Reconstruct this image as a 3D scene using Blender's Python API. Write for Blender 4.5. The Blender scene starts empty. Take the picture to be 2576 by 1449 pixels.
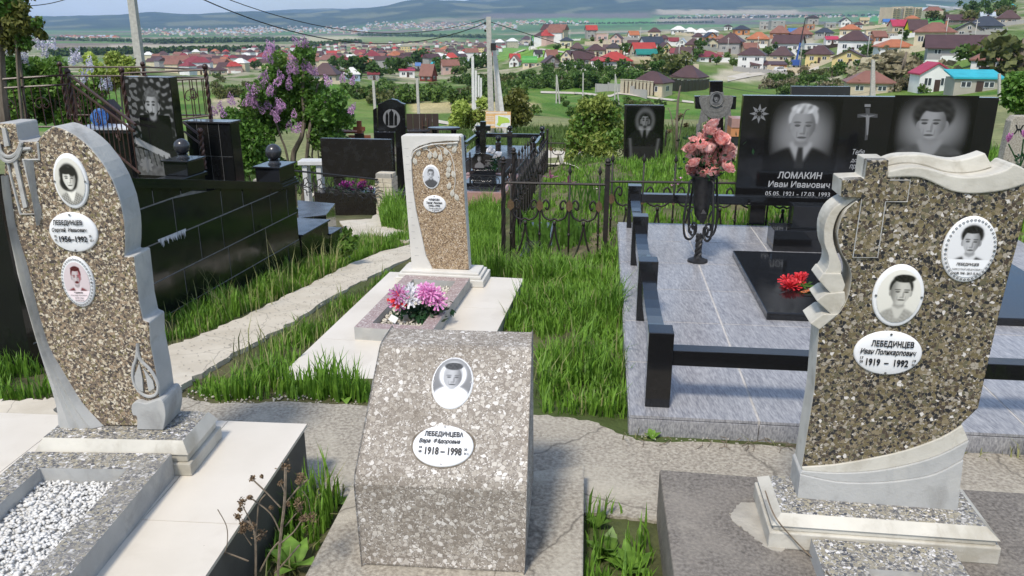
import bpy, bmesh, math, random
import numpy as np
from mathutils import Vector, Matrix
rnd = random.Random(7); rng = np.random.default_rng(7)
SC = bpy.context.scene; COL = SC.collection
# ---------------------------------------------------------------- camera, sky, sun, exposure
PITCH = math.radians(18.3); CAMH = 1.65; FPX = 2022.0; CU, CV = 1288.0, 724.5
cam = bpy.data.cameras.new('camera'); cam.sensor_width = 36; cam.lens = 36*FPX/2576
cam.clip_start = .05; cam.clip_end = 60000
co = bpy.data.objects.new('camera', cam); COL.objects.link(co)
co.location = (0, 0, CAMH); co.rotation_euler = (math.pi/2-PITCH, 0, 0); SC.camera = co
SUN_EL = math.radians(55); SUN_AZ = math.radians(203)      # compass-style: 0 = +Y, clockwise
sdir = Vector((math.sin(SUN_AZ)*math.cos(SUN_EL), math.cos(SUN_AZ)*math.cos(SUN_EL), math.sin(SUN_EL)))
w = bpy.data.worlds.new('World'); SC.world = w; w.use_nodes = True
wn = w.node_tree; wn.nodes.clear()
sky = wn.nodes.new('ShaderNodeTexSky'); sky.sky_type = 'NISHITA'; sky.sun_disc = False
sky.sun_elevation = SUN_EL; sky.sun_rotation = SUN_AZ; sky.altitude = 150; sky.air_density = 1.0; sky.dust_density = 1.2; sky.ozone_density = 1.6
wb = wn.nodes.new('ShaderNodeBackground'); wb.inputs['Strength'].default_value = .15
wo = wn.nodes.new('ShaderNodeOutputWorld')
tc = wn.nodes.new('ShaderNodeTexCoord'); mp = wn.nodes.new('ShaderNodeMapping'); mp.inputs['Scale'].default_value = (1, 1, 3.2)
nz = wn.nodes.new('ShaderNodeTexNoise'); nz.inputs['Scale'].default_value = 2.6; nz.inputs['Detail'].default_value = 7
cr = wn.nodes.new('ShaderNodeValToRGB'); cr.color_ramp.elements[0].position = .46; cr.color_ramp.elements[1].position = .74
cr.color_ramp.elements[1].color = (.75, .75, .75, 1)
mx = wn.nodes.new('ShaderNodeMixRGB'); mx.inputs['Color2'].default_value = (5.6, 6.0, 6.6, 1)
wn.links.new(tc.outputs['Generated'], mp.inputs['Vector']); wn.links.new(mp.outputs[0], nz.inputs['Vector'])
wn.links.new(nz.outputs[0], cr.inputs[0]); wn.links.new(cr.outputs[0], mx.inputs['Fac'])
wn.links.new(sky.outputs[0], mx.inputs['Color1']); wn.links.new(mx.outputs[0], wb.inputs['Color']); wn.links.new(wb.outputs[0], wo.inputs['Surface'])
sl = bpy.data.lights.new('sun', 'SUN'); sl.energy = 2.6; sl.angle = math.radians(9); sl.color = (1, .93, .82)
so = bpy.data.objects.new('sun', sl); COL.objects.link(so); so.rotation_euler = sdir.to_track_quat('Z', 'Y').to_euler(); so.location = (-20, -20, 40)
SC.view_settings.view_transform = 'Standard'; SC.view_settings.look = 'None'; SC.view_settings.exposure = 0.42; SC.view_settings.gamma = 1
SC.cycles.use_denoising = True; SC.cycles.max_bounces = 6; SC.cycles.volume_bounces = 1; SC.cycles.transparent_max_bounces = 6
# ---------------------------------------------------------------- pixel <-> place (photo scaled to 2576 px wide)
CP, SP = math.cos(PITCH), math.sin(PITCH)
def ray(u, v):
    X = (u-CU)/FPX; Y = (CV-v)/FPX
    return X, CP+Y*SP, -SP+Y*CP
def gz(u, v, z):
    x, y, d = ray(u, v); t = (z-CAMH)/d
    return Vector((x*t, y*t, z))
def gy(u, v, yy):
    x, y, d = ray(u, v); t = yy/y
    return Vector((x*t, yy, CAMH+d*t))
def pxsize(y, z=0): return (y*CP-(z-CAMH)*SP)/FPX       # metres per photo pixel at a place
def sst(a, b, x):
    t = np.clip((x-a)/(b-a), 0, 1); return t*t*(3-2*t)
# ---------------------------------------------------------------- terrain height
PROF = {
 -700: [(22,-2.6),(60,-6),(150,-12),(450,-24),(900,-36),(2000,-57),(3500,-69),(6000,-79),(8500,-74),(10500,-10),(12500,70),(14000,20),(17500,150),(22000,60)],
 50: [(22,-2.8),(60,-6.5),(150,-13),(450,-26),(900,-37),(2000,-57),(3500,-69),(6000,-79),(8500,-74),(10500,0),(12500,78),(14000,20),(17500,100),(22000,60)],
 430: [(22,-2.8),(60,-6.5),(150,-13),(300,-20),(450,-26),(900,-37),(2000,-57),(3500,-69),(6000,-79),(8500,-74),(10500,40),(12500,146),(14000,60),(17500,150),(22000,60)],
 800: [(22,-2.6),(60,-7),(120,-11.5),(240,-15.2),(350,-20),(600,-29),(1000,-41),(2000,-56),(3500,-69),(6000,-79),(8500,-70),(10500,60),(12500,150),(14000,90),(17500,290),(22000,60)],
 1100: [(22,-2.4),(45,-4.3),(100,-10.3),(150,-13.2),(350,-21.4),(550,-27),(1000,-36.8),(1900,-54),(3500,-68),(5500,-70),(7500,-40),(10000,150),(12500,330),(14000,250),(17500,300),(22000,60)],
 1230: [(22,-2.1),(45,-4.3),(90,-8.8),(150,-12.8),(330,-18.5),(480,-21),(700,-30),(1000,-38),(1900,-55),(3500,-66),(5500,-66),(7500,-20),(10000,140),(12500,270),(14000,320),(17500,560),(22000,100)],
 1400: [(22,-1.9),(45,-4.3),(80,-8),(150,-12.5),(220,-15),(300,-15),(400,-12),(470,-9),(530,-7.6),(700,-25),(1000,-42),(2000,-60),(3500,-62),(5500,-50),(8000,30),(10500,180),(13000,420),(17500,700),(22000,300)],
 1700: [(22,-1.6),(45,-4),(80,-7.8),(130,-12.3),(190,-14.5),(250,-14),(320,-12),(400,-8.5),(500,-5),(570,-3),(800,-20),(1100,-40),(2000,-60),(3500,-58),(5500,-40),(8000,60),(10500,220),(13000,460),(17500,800),(22000,300)],
 2000: [(22,-1.5),(45,-3.8),(80,-7.6),(150,-13),(220,-16),(300,-16.5),(380,-11),(480,-5.5),(600,-1.5),(700,.6),(900,-12),(1200,-32),(2000,-55),(3500,-52),(5500,-20),(8000,90),(10500,260),(13000,520),(17500,850),(22000,300)],
 2300: [(22,-1.4),(45,-3.6),(80,-7),(155,-11),(200,-9),(260,-6),(350,-3),(500,0),(750,3),(900,6),(1100,10),(1500,-8),(2500,-45),(3500,-45),(5500,-10),(8000,120),(10500,300),(13000,540),(17500,900),(22000,300)],
 2576: [(22,-1.3),(45,-3),(80,-6),(120,-8),(160,-7.5),(220,-4.5),(300,-1.5),(450,4),(700,14),(1000,28),(1400,42),(2200,30),(4000,-20),(5500,10),(8000,150),(10500,330),(13000,560),(17500,950),(22000,300)],
 3300: [(22,-1.2),(45,-2.6),(80,-5),(160,-5),(220,-1),(300,4),(450,14),(700,30),(1000,55),(1400,80),(2200,60),(4000,20),(8000,180),(13000,600),(22000,300)],
}
LD = np.linspace(math.log(20), math.log(24000), 240)
PU = sorted(PROF); PS = np.array([(u-CU)/FPX*.95 for u in PU])
PZ = np.array([np.interp(LD, [math.log(d) for d, z in PROF[u]], [z for d, z in PROF[u]]) for u in PU])
k = np.array([1, 2, 3, 4, 3, 2, 1.]); k /= k.sum()
PZ = np.array([np.convolve(np.pad(r, 3, 'edge'), k, 'valid') for r in PZ])
def wav(x, y, L, seed, n=9):
    r = np.random.default_rng(seed); o = np.zeros_like(x)
    for i in range(n):
        a = r.uniform(0, 6.283); kk = 6.283/(L*r.uniform(.5, 1.6)); o = o+np.cos(x*math.cos(a)*kk+y*math.sin(a)*kk+r.uniform(0, 6.28))
    return o/math.sqrt(n/2.)
def znear(x, y): return -(.02+.1*(1-sst(-.6, 1.2, x)))*np.maximum(0, np.minimum(y, 14)-3.2)
def ter(x, y):
    x = np.asarray(x, float); y = np.asarray(y, float)
    r = np.hypot(x, y); D = np.maximum(y, .5*r); s = np.clip(np.where(y > .2*r, x/np.maximum(y, .2*r+1e-6), np.sign(x)*3), -3, 3)
    zn = znear(x, np.maximum(y, 0))
    l = np.clip(np.log(np.maximum(D, 1e-3)), LD[0], LD[-1]); li = (l-LD[0])/(LD[1]-LD[0]); i0 = np.clip(li.astype(int), 0, len(LD)-2); fl = li-i0
    sc = np.clip(s, PS[0], PS[-1]); j0 = np.clip(np.searchsorted(PS, sc)-1, 0, len(PS)-2); fs = (sc-PS[j0])/(PS[j0+1]-PS[j0]); fs = fs*fs*(3-2*fs)*.5+fs*.5
    zf = (PZ[j0, i0]*(1-fl)+PZ[j0, i0+1]*fl)*(1-fs)+(PZ[j0+1, i0]*(1-fl)+PZ[j0+1, i0+1]*fl)*fs
    b = sst(10, 22, D)
    h = zn*(1-b)+zf*b
    return h+sst(20, 60, D)*wav(x, y, 30, 1)*.18*np.clip(D/60, 0, 3)*(D < 7000)+sst(1500, 9000, D)*wav(x, y, 900, 2)*(2+sst(8500, 11000, D)*9)
def terz(x, y): return float(ter(x, y))
def tp(u, v, dmin=1.5, dmax=20000):
    """where the line of sight through photo pixel (u, v) meets the terrain"""
    x, y, d = ray(u, v)
    ys = np.exp(np.linspace(math.log(dmin), math.log(dmax), 2600)); t = ys/y
    h = CAMH+d*t-ter(x*t, ys); i = np.argmax(h < 0)
    if h[i] >= 0: return None
    if i == 0: i = 1
    a = h[i-1]/(h[i-1]-h[i]+1e-12); yy = ys[i-1]+(ys[i]-ys[i-1])*a
    p = Vector((x/y*yy, yy, 0)); p.z = terz(p.x, p.y); return p
# ---------------------------------------------------------------- mesh helpers
def finish(me, mats, smooth=False):
    for m in (mats if isinstance(mats, (list, tuple)) else [mats]): me.materials.append(M[m] if isinstance(m, str) else m)
    if smooth: me.polygons.foreach_set('use_smooth', [True]*len(me.polygons))
    return me
def npmesh(name, V, F, mats, smooth=False, mi=None, col=None):
    V = np.asarray(V, np.float32).reshape(-1, 3); F = np.asarray(F, np.int32); n = F.shape[1]
    me = bpy.data.meshes.new(name); me.vertices.add(len(V)); me.vertices.foreach_set('co', V.ravel())
    me.loops.add(F.size); me.loops.foreach_set('vertex_index', F.ravel())
    me.polygons.add(len(F)); me.polygons.foreach_set('loop_start', np.arange(0, F.size, n, dtype=np.int32)); me.polygons.foreach_set('loop_total', np.full(len(F), n, np.int32))
    finish(me, mats, smooth)
    if mi is not None: me.polygons.foreach_set('material_index', np.asarray(mi, np.int32))
    if col is not None:
        a = me.color_attributes.new('Col', 'FLOAT_COLOR', 'POINT'); c = np.ones((len(V), 4), np.float32); c[:, :3] = col; a.data.foreach_set('color', c.ravel())
    me.update(calc_edges=True); me.validate(); return me
class MB:
    def __init__(s): s.v = []; s.f = []; s.m = []; s.mi = 0; s.X = None
    def add(s, V, F, mi=None):
        b = len(s.v)
        s.v += [tuple(s.X @ Vector(p)) if s.X is not None else tuple(p) for p in V]
        s.f += [[i+b for i in f] for f in F]; s.m += [s.mi if mi is None else mi]*len(F); return s
    def box(s, x0, x1, y0, y1, z0, z1, mi=None):
        V = [(x, y, z) for z in (z0, z1) for y in (y0, y1) for x in (x0, x1)]
        return s.add(V, [(0, 2, 3, 1), (4, 5, 7, 6), (0, 1, 5, 4), (2, 6, 7, 3), (0, 4, 6, 2), (1, 3, 7, 5)], mi)
    def prism(s, P, y0, y1, mf=0, ms=None, mb=None):
        """polygon P of (x, z) in the plane facing -y, from y0 (front) back to y1"""
        A = sum(P[i][0]*P[(i+1) % len(P)][1]-P[(i+1) % len(P)][0]*P[i][1] for i in range(len(P)))
        if A < 0: P = P[::-1]
        n = len(P); ms = mf if ms is None else ms
        V = [(x, y0, z) for x, z in P]+[(x, y1, z) for x, z in P]
        s.add(V, [list(range(n))], mf); s.f.append([len(s.v)-2*n+n+i for i in range(n)][::-1]); s.m.append(ms)
        b = len(s.v)-2*n
        for i in range(n): j = (i+1) % n; s.f.append([b+j, b+i, b+n+i, b+n+j]); s.m.append(ms)
        return s
    def slab(s, P, z0, z1, mt=0, ms=None):
        """polygon P of (x, y), from z0 up to z1"""
        A = sum(P[i][0]*P[(i+1) % len(P)][1]-P[(i+1) % len(P)][0]*P[i][1] for i in range(len(P)))
        if A < 0: P = P[::-1]
        n = len(P); ms = mt if ms is None else ms
        zb = z0 if callable(z0) else (lambda x, y: z0); zt = z1 if callable(z1) else (lambda x, y: z1)
        s.add([(p[0], p[1], zt(p[0], p[1])) for p in P]+[(p[0], p[1], zb(p[0], p[1])) for p in P], [list(range(n))], mt)
        b = len(s.v)-2*n; s.f.append([b+n+i for i in range(n)][::-1]); s.m.append(ms)
        for i in range(n): j = (i+1) % n; s.f.append([b+i, b+n+i, b+n+j, b+j]); s.m.append(ms)
        return s
    def tube(s, P, r, n=6, mi=None, closed=False, tw=0):
        P = [Vector(p) for p in P]; N = len(P); R = r if isinstance(r, (list, tuple)) else [r]*N; V = []
        up = None
        for i, p in enumerate(P):
            if closed: t = P[(i+1) % N]-P[i-1]
            else: t = P[min(i+1, N-1)]-P[max(i-1, 0)]
            t = t.normalized() if t.length > 1e-9 else Vector((0, 0, 1))
            if up is None: up = t.orthogonal().normalized()
            up = (up-t*up.dot(t)); up = up.normalized() if up.length > 1e-6 else t.orthogonal().normalized()
            w_ = t.cross(up)
            for kk in range(n):
                a = 2*math.pi*kk/n+tw*i; V.append(p+(up*math.cos(a)+w_*math.sin(a))*R[i])
        F = []
        for i in range(N if closed else N-1):
            j = (i+1) % N
            for kk in range(n): l = (kk+1) % n; F.append((i*n+kk, i*n+l, j*n+l, j*n+kk))
        if not closed: F += [tuple(range(n))[::-1], tuple((N-1)*n+kk for kk in range(n))]
        return s.add(V, F, mi)
    def lathe(s, prof, n=16, c=(0, 0, 0), mi=None):
        V = []; F = []
        for r, z in prof:
            for kk in range(n): a = 2*math.pi*kk/n; V.append((c[0]+r*math.cos(a), c[1]+r*math.sin(a), c[2]+z))
        for i in range(len(prof)-1):
            for kk in range(n): l = (kk+1) % n; F.append((i*n+kk, i*n+l, (i+1)*n+l, (i+1)*n+kk))
        F += [tuple(range(n))[::-1], tuple((len(prof)-1)*n+kk for kk in range(n))]
        return s.add(V, F, mi)
    def ball(s, c, r, n=14, mi=None, sq=1):
        return s.lathe([(max(r*math.sin(math.pi*i/n), 1e-4), -r*sq*math.cos(math.pi*i/n)) for i in range(n+1)], n+4, c, mi)
    def mesh(s, name, mats, smooth=False):
        me = bpy.data.meshes.new(name); me.from_pydata(s.v, [], s.f); finish(me, mats, smooth)
        me.polygons.foreach_set('material_index', s.m); me.update(); return me
    def ob(s, name, mats, parent=None, smooth=False, bevel=0, **kw):
        return link(name, s.mesh(name, mats, smooth), parent, bevel=bevel, auto=smooth, **kw)
def link(name, me, parent=None, loc=None, rz=0, bevel=0, auto=False, label=None, cat=None, group=None, kind=None, scale=None):
    o = bpy.data.objects.new(name, me); COL.objects.link(o); o.parent = parent
    if loc is not None: o.location = loc
    if rz: o.rotation_euler = (0, 0, rz)
    if scale is not None: o.scale = scale if isinstance(scale, (tuple, list)) else (scale,)*3
    if bevel:
        b = o.modifiers.new('bevel', 'BEVEL'); b.width = bevel; b.segments = 2; b.limit_method = 'ANGLE'; b.angle_limit = math.radians(35)
    if auto:
        e = o.modifiers.new('smooth', 'EDGE_SPLIT'); e.split_angle = math.radians(42)
    tagp(o, label, cat, group, kind); return o
def tagp(o, label=None, cat=None, group=None, kind=None):
    for kk, vv in (('label', label), ('category', cat), ('group', group), ('kind', kind)):
        if vv: o[kk] = vv
    return o
def thing(name, label, cat, loc=(0, 0, 0), rz=0, group=None):
    o = bpy.data.objects.new(name, None); COL.objects.link(o); o.empty_display_size = .1
    o.location = loc; o.rotation_euler = (0, 0, rz); tagp(o, label, cat, group); return o
def copy_tree(o, parent=None):
    c = o.copy(); COL.objects.link(c); c.parent = parent
    for ch in list(o.children): copy_tree(ch, c)
    return c
def frame(loc, rz): return Matrix.Translation(Vector(loc)) @ Matrix.Rotation(rz, 4, 'Z')
class Face:
    """vertical plane through loc, turned rz about z: photo pixels -> (x, z) in the plane (y = 0)"""
    def __init__(s, loc, rz, tilt=0, y0=0):
        s.M = frame(loc, rz) @ Matrix.Translation((0, y0, 0)) @ Matrix.Rotation(tilt, 4, 'X'); s.I = s.M.inverted()
        s.L = Matrix.Translation((0, y0, 0)) @ Matrix.Rotation(tilt, 4, 'X')
    def __call__(s, u, v):
        o = s.I @ Vector((0, 0, CAMH)); d = (s.I.to_3x3()) @ Vector(ray(u, v)); t = -o.y/d.y; p = o+d*t
        return (p.x, p.z)
    def pts(s, L): return [s(*q) for q in L]
def smoothline(P, n=4):
    """Catmull-Rom through the points"""
    P = [tuple(p) for p in P]; out = []
    for i in range(len(P)-1):
        p0, p1, p2, p3 = P[max(i-1, 0)], P[i], P[i+1], P[min(i+2, len(P)-1)]
        for kk in range(n):
            t = kk/n
            out.append(tuple(.5*((2*b)+(-a+c)*t+(2*a-5*b+4*c-d)*t*t+(-a+3*b-3*c+d)*t**3) for a, b, c, d in zip(p0, p1, p2, p3)))
    out.append(P[-1]); return out
# ---------------------------------------------------------------- materials
M = {}
def newmat(name, rough=.6, spec=.5, metal=0):
    m = bpy.data.materials.new(name); m.use_nodes = True; M[name] = m
    b = m.node_tree.nodes['Principled BSDF']; b.inputs['Roughness'].default_value = rough; b.inputs['Specular IOR Level'].default_value = spec; b.inputs['Metallic'].default_value = metal
    return m, m.node_tree, b
def N(nt, t, **kw):
    n = nt.nodes.new('ShaderNode'+t)
    for kk, vv in kw.items():
        if kk in n.inputs.keys(): n.inputs[kk].default_value = vv
        else: setattr(n, kk, vv)
    return n
def ramp(nt, fac, stops, const=False):
    r = N(nt, 'ValToRGB'); e = r.color_ramp.elements; r.color_ramp.interpolation = 'CONSTANT' if const else 'LINEAR'
    while len(e) < len(stops): e.new(.5)
    for i, (p, c) in enumerate(stops): e[i].position = p; e[i].color = (*c, 1)
    nt.links.new(fac, r.inputs[0]); return r.outputs[0]
def mix(nt, f, a, b, mode='MIX'):
    m = N(nt, 'MixRGB', blend_type=mode)
    for s_, x in zip(('Fac', 'Color1', 'Color2'), (f, a, b)):
        if hasattr(x, 'links'): nt.links.new(x, m.inputs[s_])
        elif isinstance(x, (int, float)): m.inputs[s_].default_value = x
        else: m.inputs[s_].default_value = (*x, 1)
    return m.outputs[0]
def coords(nt, kind='Object', scale=(1, 1, 1), rot=(0, 0, 0)):
    c = N(nt, 'TexCoord'); m = N(nt, 'Mapping'); m.inputs['Scale'].default_value = scale; m.inputs['Rotation'].default_value = rot
    nt.links.new(c.outputs[kind], m.inputs[0]); return m.outputs[0]
def noise(nt, co_, s, det=5, dist=0, rough=.55):
    n = N(nt, 'TexNoise', Scale=s, Detail=det, Distortion=dist, Roughness=rough); nt.links.new(co_, n.inputs['Vector']); return n.outputs['Fac']
def bump(nt, h, b, st=.3, d=.01):
    n = N(nt, 'Bump', Strength=st, Distance=d); nt.links.new(h, n.inputs['Height']); nt.links.new(n.outputs[0], b.inputs['Normal'])
def pm(name, c1, c2=None, s=8, rough=.6, bmp=0, bs=60, spec=.4, metal=0, kind='Object', stain=None, st_s=3, sc=(1, 1, 1), det=6, lo=.35, hi=.65, crack=0, smudge=None):
    """plain procedural: two tones through noise, optional larger stains, fine bump"""
    m, nt, b = newmat(name, rough, spec, metal); co_ = coords(nt, kind, sc)
    c2 = c2 or tuple(x*.8 for x in c1)
    c = ramp(nt, noise(nt, co_, s, det), [(lo, c1), (hi, c2)])
    if stain:
        f = ramp(nt, noise(nt, co_, st_s, 7, .4), [(.5, (0, 0, 0)), (.72, (1, 1, 1))]); c = mix(nt, f, c, stain)
    if smudge:
        f = ramp(nt, noise(nt, co_, smudge[0], 8, .6, .65), [(.52, (0, 0, 0)), (.8, (.85, .85, .85))]); c = mix(nt, f, c, smudge[1])
    if crack:
        n = N(nt, 'TexNoise', Scale=6, Detail=5); nt.links.new(co_, n.inputs['Vector']); v = N(nt, 'TexVoronoi', Scale=crack, feature='DISTANCE_TO_EDGE'); nt.links.new(mix(nt, .12, co_, n.outputs['Color'], 'ADD'), v.inputs['Vector'])
        f = ramp(nt, v.outputs['Distance'], [(.0, (.7, .7, .7)), (.006, (0, 0, 0))]); c = mix(nt, f, c, tuple(x*.35 for x in c2))
    nt.links.new(c, b.inputs['Base Color'])
    if bmp: bump(nt, noise(nt, co_, bs, 5), b, bmp, .004)
    return m
def terrazzo(name, mortar, chips, s, edge=.06, rough=.5, big=.45, warp=.3, bmp=.25, dirt=None, fine=2.3, sx=(1, 1, 1)):
    """stone chips in mortar: two sizes of Voronoi cells, each cell one chip colour"""
    m, nt, b = newmat(name, rough, .4); co0 = coords(nt, 'Object', sx)
    n = N(nt, 'TexNoise', Scale=s*.8, Detail=2); nt.links.new(co0, n.inputs['Vector'])
    co_ = mix(nt, warp*.03, co0, n.outputs['Color'], 'ADD')
    def layer(sc):
        v = N(nt, 'TexVoronoi', Scale=sc); nt.links.new(co_, v.inputs['Vector'])
        e = N(nt, 'TexVoronoi', Scale=sc, feature='DISTANCE_TO_EDGE'); nt.links.new(co_, e.inputs['Vector'])
        sp = N(nt, 'SeparateColor'); nt.links.new(v.outputs['Color'], sp.inputs[0])
        col = ramp(nt, sp.outputs[0], chips, True)
        msk = ramp(nt, e.outputs['Distance'], [(edge*.6, (0, 0, 0)), (edge, (1, 1, 1))])
        return col, msk, sp.outputs[1]
    c1, m1, r1 = layer(s); c2, m2, r2 = layer(s*fine)
    mc = ramp(nt, noise(nt, co_, s*.25, 5), [(.3, tuple(x*.75 for x in mortar)), (.7, mortar)])
    bottom = mix(nt, m2, mc, c2)
    sel = ramp(nt, r1, [(0, (0, 0, 0)), (1-big, (1, 1, 1))], True)
    f = mix(nt, 1, m1, sel, 'MULTIPLY')
    c = mix(nt, f, bottom, c1)
    if dirt:
        d = ramp(nt, noise(nt, co0, 5, 7, .3), [(.42, (0, 0, 0)), (.68, (1, 1, 1))]); d2 = mix(nt, 1, d, (.55, .55, .55), 'MULTIPLY'); c = mix(nt, d2, c, dirt)
    nt.links.new(c, b.inputs['Base Color'])
    if bmp: bump(nt, mix(nt, .6, f, noise(nt, co_, s*3, 3)), b, bmp, .003)
    return m
def attr(name, rough=.4, spec=.4):
    m, nt, b = newmat(name, rough, spec); a = N(nt, 'Attribute', attribute_name='Col'); nt.links.new(a.outputs['Color'], b.inputs['Base Color']); return m
def leafm(name, c1, c2, s=3, rough=.5, trans=.35, s2=40):
    m, nt, b = newmat(name, rough, .35); co_ = coords(nt, 'Object')
    c = ramp(nt, noise(nt, co_, s, 3), [(.32, c1), (.68, c2)])
    c = mix(nt, .45, c, ramp(nt, noise(nt, co_, s2, 1), [(.3, tuple(x*.45 for x in c1)), (.7, tuple(min(1, x*1.5) for x in c2))]))
    oi = N(nt, 'ObjectInfo'); hs = N(nt, 'HueSaturation'); mr = N(nt, 'MapRange'); mr.inputs['To Min'].default_value = .75; mr.inputs['To Max'].default_value = 1.25
    nt.links.new(oi.outputs['Random'], mr.inputs[0]); nt.links.new(mr.outputs[0], hs.inputs['Value']); nt.links.new(c, hs.inputs['Color']); c = hs.outputs[0]
    nt.links.new(c, b.inputs['Base Color'])
    t = N(nt, 'BsdfTranslucent'); nt.links.new(c, t.inputs[0]); ms = N(nt, 'MixShader'); ms.inputs[0].default_value = trans
    nt.links.new(b.outputs[0], ms.inputs[1]); nt.links.new(t.outputs[0], ms.inputs[2]); nt.links.new(ms.outputs[0], nt.nodes['Material Output'].inputs['Surface'])
    return m
terrazzo('chips_brown', (.2, .165, .125), [(0, (.06, .048, .042)), (.16, (.2, .15, .1)), (.34, (.12, .09, .07)), (.52, (.34, .25, .16)), (.68, (.2, .17, .08)), (.78, (.54, .46, .33)), (.9, (.66, .59, .46))], 138, .035, .5, .6, dirt=None)
terrazzo('chips_olive', (.3, .255, .185), [(0, (.022, .022, .024)), (.24, (.15, .12, .06)), (.42, (.07, .052, .038)), (.56, (.24, .195, .12)), (.68, (.12, .11, .065)), (.8, (.2, .165, .085)), (.86, (.36, .32, .26)), (.965, (.66, .62, .57))], 110, .06, .42, .7)
terrazzo('chips_grey', (.215, .185, .155), [(0, (.43, .385, .325)), (.25, (.275, .24, .2)), (.45, (.55, .505, .44)), (.66, (.35, .31, .26)), (.86, (.72, .68, .62))], 80, .09, .75, .5, bmp=.6, dirt=(.15, .12, .085))
terrazzo('chips_fine', (.26, .19, .12), [(0, (.12, .08, .05)), (.2, (.36, .25, .14)), (.45, (.22, .15, .09)), (.65, (.5, .38, .24)), (.85, (.6, .5, .38))], 150, .04, .55, .5)
terrazzo('chips_base', (.24, .24, .23), [(0, (.06, .065, .08)), (.2, (.3, .27, .2)), (.42, (.16, .15, .14)), (.6, (.38, .34, .24)), (.78, (.5, .48, .44)), (.9, (.72, .7, .68))], 105, .07, .6, .6, dirt=(.26, .25, .23))
terrazzo('chips_pink', (.33, .26, .25), [(0, (.3, .22, .21)), (.5, (.4, .32, .3)), (.85, (.6, .55, .52))], 90, .05, .6, .4)
pm('cement', (.47, .465, .44), (.36, .36, .345), 5, .75, .35, 90, stain=(.56, .54, .48), st_s=4, smudge=(9, (.24, .23, .21)))
pm('cement_cream', (.62, .59, .51), (.5, .475, .41), 6, .75, .3, 90, stain=(.4, .37, .3), st_s=7, smudge=(11, (.33, .29, .22)))
pm('cement_white', (.68, .655, .6), (.58, .56, .51), 5, .7, .25, 90)
pm('concrete', (.46, .42, .345), (.24, .21, .17), 70, .9, .9, 130, stain=(.5, .46, .375), st_s=2.2, det=9, crack=1.1, smudge=(1.6, (.2, .175, .14)))
pm('concrete_dark', (.25, .225, .195), (.11, .098, .085), 85, .9, .9, 130, stain=(.29, .26, .22), st_s=3, det=9, smudge=(4, (.33, .3, .25)))
pm('mortar_pale', (.43, .4, .34), (.33, .305, .26), 14, .9, .8, 60)
pm('limestone', (.64, .58, .475), (.52, .465, .37), 3, .9, .8, 30, stain=(.63, .58, .48), st_s=5, det=9, crack=1.7, smudge=(2.2, (.42, .37, .28)))
pm('tile_beige', (.72, .665, .575), (.64, .585, .495), 2.5, .35, 0, spec=.4, det=8, smudge=(3.5, (.56, .5, .41)))
pm('slab_side', (.12, .115, .105), (.08, .078, .072), 6, .7, .3, 60)
m, nt, b = newmat('tile_slate', .3, .5); c0 = coords(nt, 'Object', (26, 5, 26), (0, 0, .6)); c1 = coords(nt, 'Object', (150, 24, 60), (0, 0, .6))
cA = ramp(nt, noise(nt, c0, 1, 7, .3), [(.3, (.2, .2, .215)), (.7, (.37, .37, .38))]); cB = ramp(nt, noise(nt, c1, 1, 4), [(.33, (.13, .13, .145)), (.5, (.32, .32, .335)), (.72, (.6, .59, .585))])
nt.links.new(mix(nt, .55, cA, cB), b.inputs['Base Color']); bump(nt, noise(nt, c1, 1, 4), b, .12, .002)
pm('grout_dark', (.24, .235, .225), (.16, .155, .15), 30, .9); pm('grout', (.55, .53, .5), (.44, .42, .39), 30, .9)
def granite(name, c, rough=.06, sp=.012):
    m, nt, b = newmat(name, rough, .55); co_ = coords(nt, 'Object'); nt.links.new(ramp(nt, noise(nt, co_, 420, 2), [(.45, c), (.72, tuple(x+sp for x in c))]), b.inputs['Base Color'])
    r = ramp(nt, noise(nt, co_, 9, 5), [(.4, (rough,)*3), (.75, (rough*2.4+.03,)*3)]); nt.links.new(r, b.inputs['Roughness']); return m
granite('granite', (.007, .007, .0075)); granite('granite_brown', (.014, .012, .0105), .16, .02); granite('granite_tile', (.0075, .008, .0085), .09); granite('granite_grey', (.03, .03, .034), .12, .02)
m, nt, b = newmat('granite_drip', .3, .5); co_ = coords(nt, 'Object'); nt.links.new(ramp(nt, noise(nt, co_, 60, 3), [(.3, (.5, .5, .56)), (.7, (.7, .7, .75))]), b.inputs['Base Color'])
attr('print_enamel', .15, .5); attr('print_granite', .12, .5)
pm('enamel', (.83, .83, .82), (.78, .78, .77), 5, .12, spec=.5); pm('ink', (.012, .012, .014), None, 5, .4); pm('etch', (.42, .42, .42), (.34, .34, .34), 300, .5); pm('etch_dim', (.2, .2, .2), (.16, .16, .16), 300, .5)
pm('etch_dark', (.07, .07, .07), (.05, .05, .05), 300, .4); pm('stain_ring', (.12, .1, .075), (.2, .17, .13), 60, .9)
pm('iron_black', (.012, .012, .013), (.03, .028, .027), 40, .42, .3, 120); pm('iron_brown', (.035, .018, .014), (.065, .03, .022), 25, .35, .25, 120); pm('iron_rust', (.03, .022, .018), (.015, .013, .012), 30, .55, .4, 120); pm('bronze_leaf', (.16, .1, .05), (.09, .06, .035), 60, .5)
pm('steel_screw', (.3, .3, .3), None, 9, .4, metal=.8)
pm('brick_cream', (.6, .54, .42), (.48, .42, .32), 18, .85, .6, 90); pm('brick_mortar', (.36, .34, .3), None, 30, .95, .5)
pm('pole_concrete', (.5, .48, .43), (.38, .365, .33), 9, .85, .5, 60); pm('pole_white', (.72, .71, .68), (.6, .59, .56), 6, .8); pm('wire', (.02, .02, .022), None, 5, .5)
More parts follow.
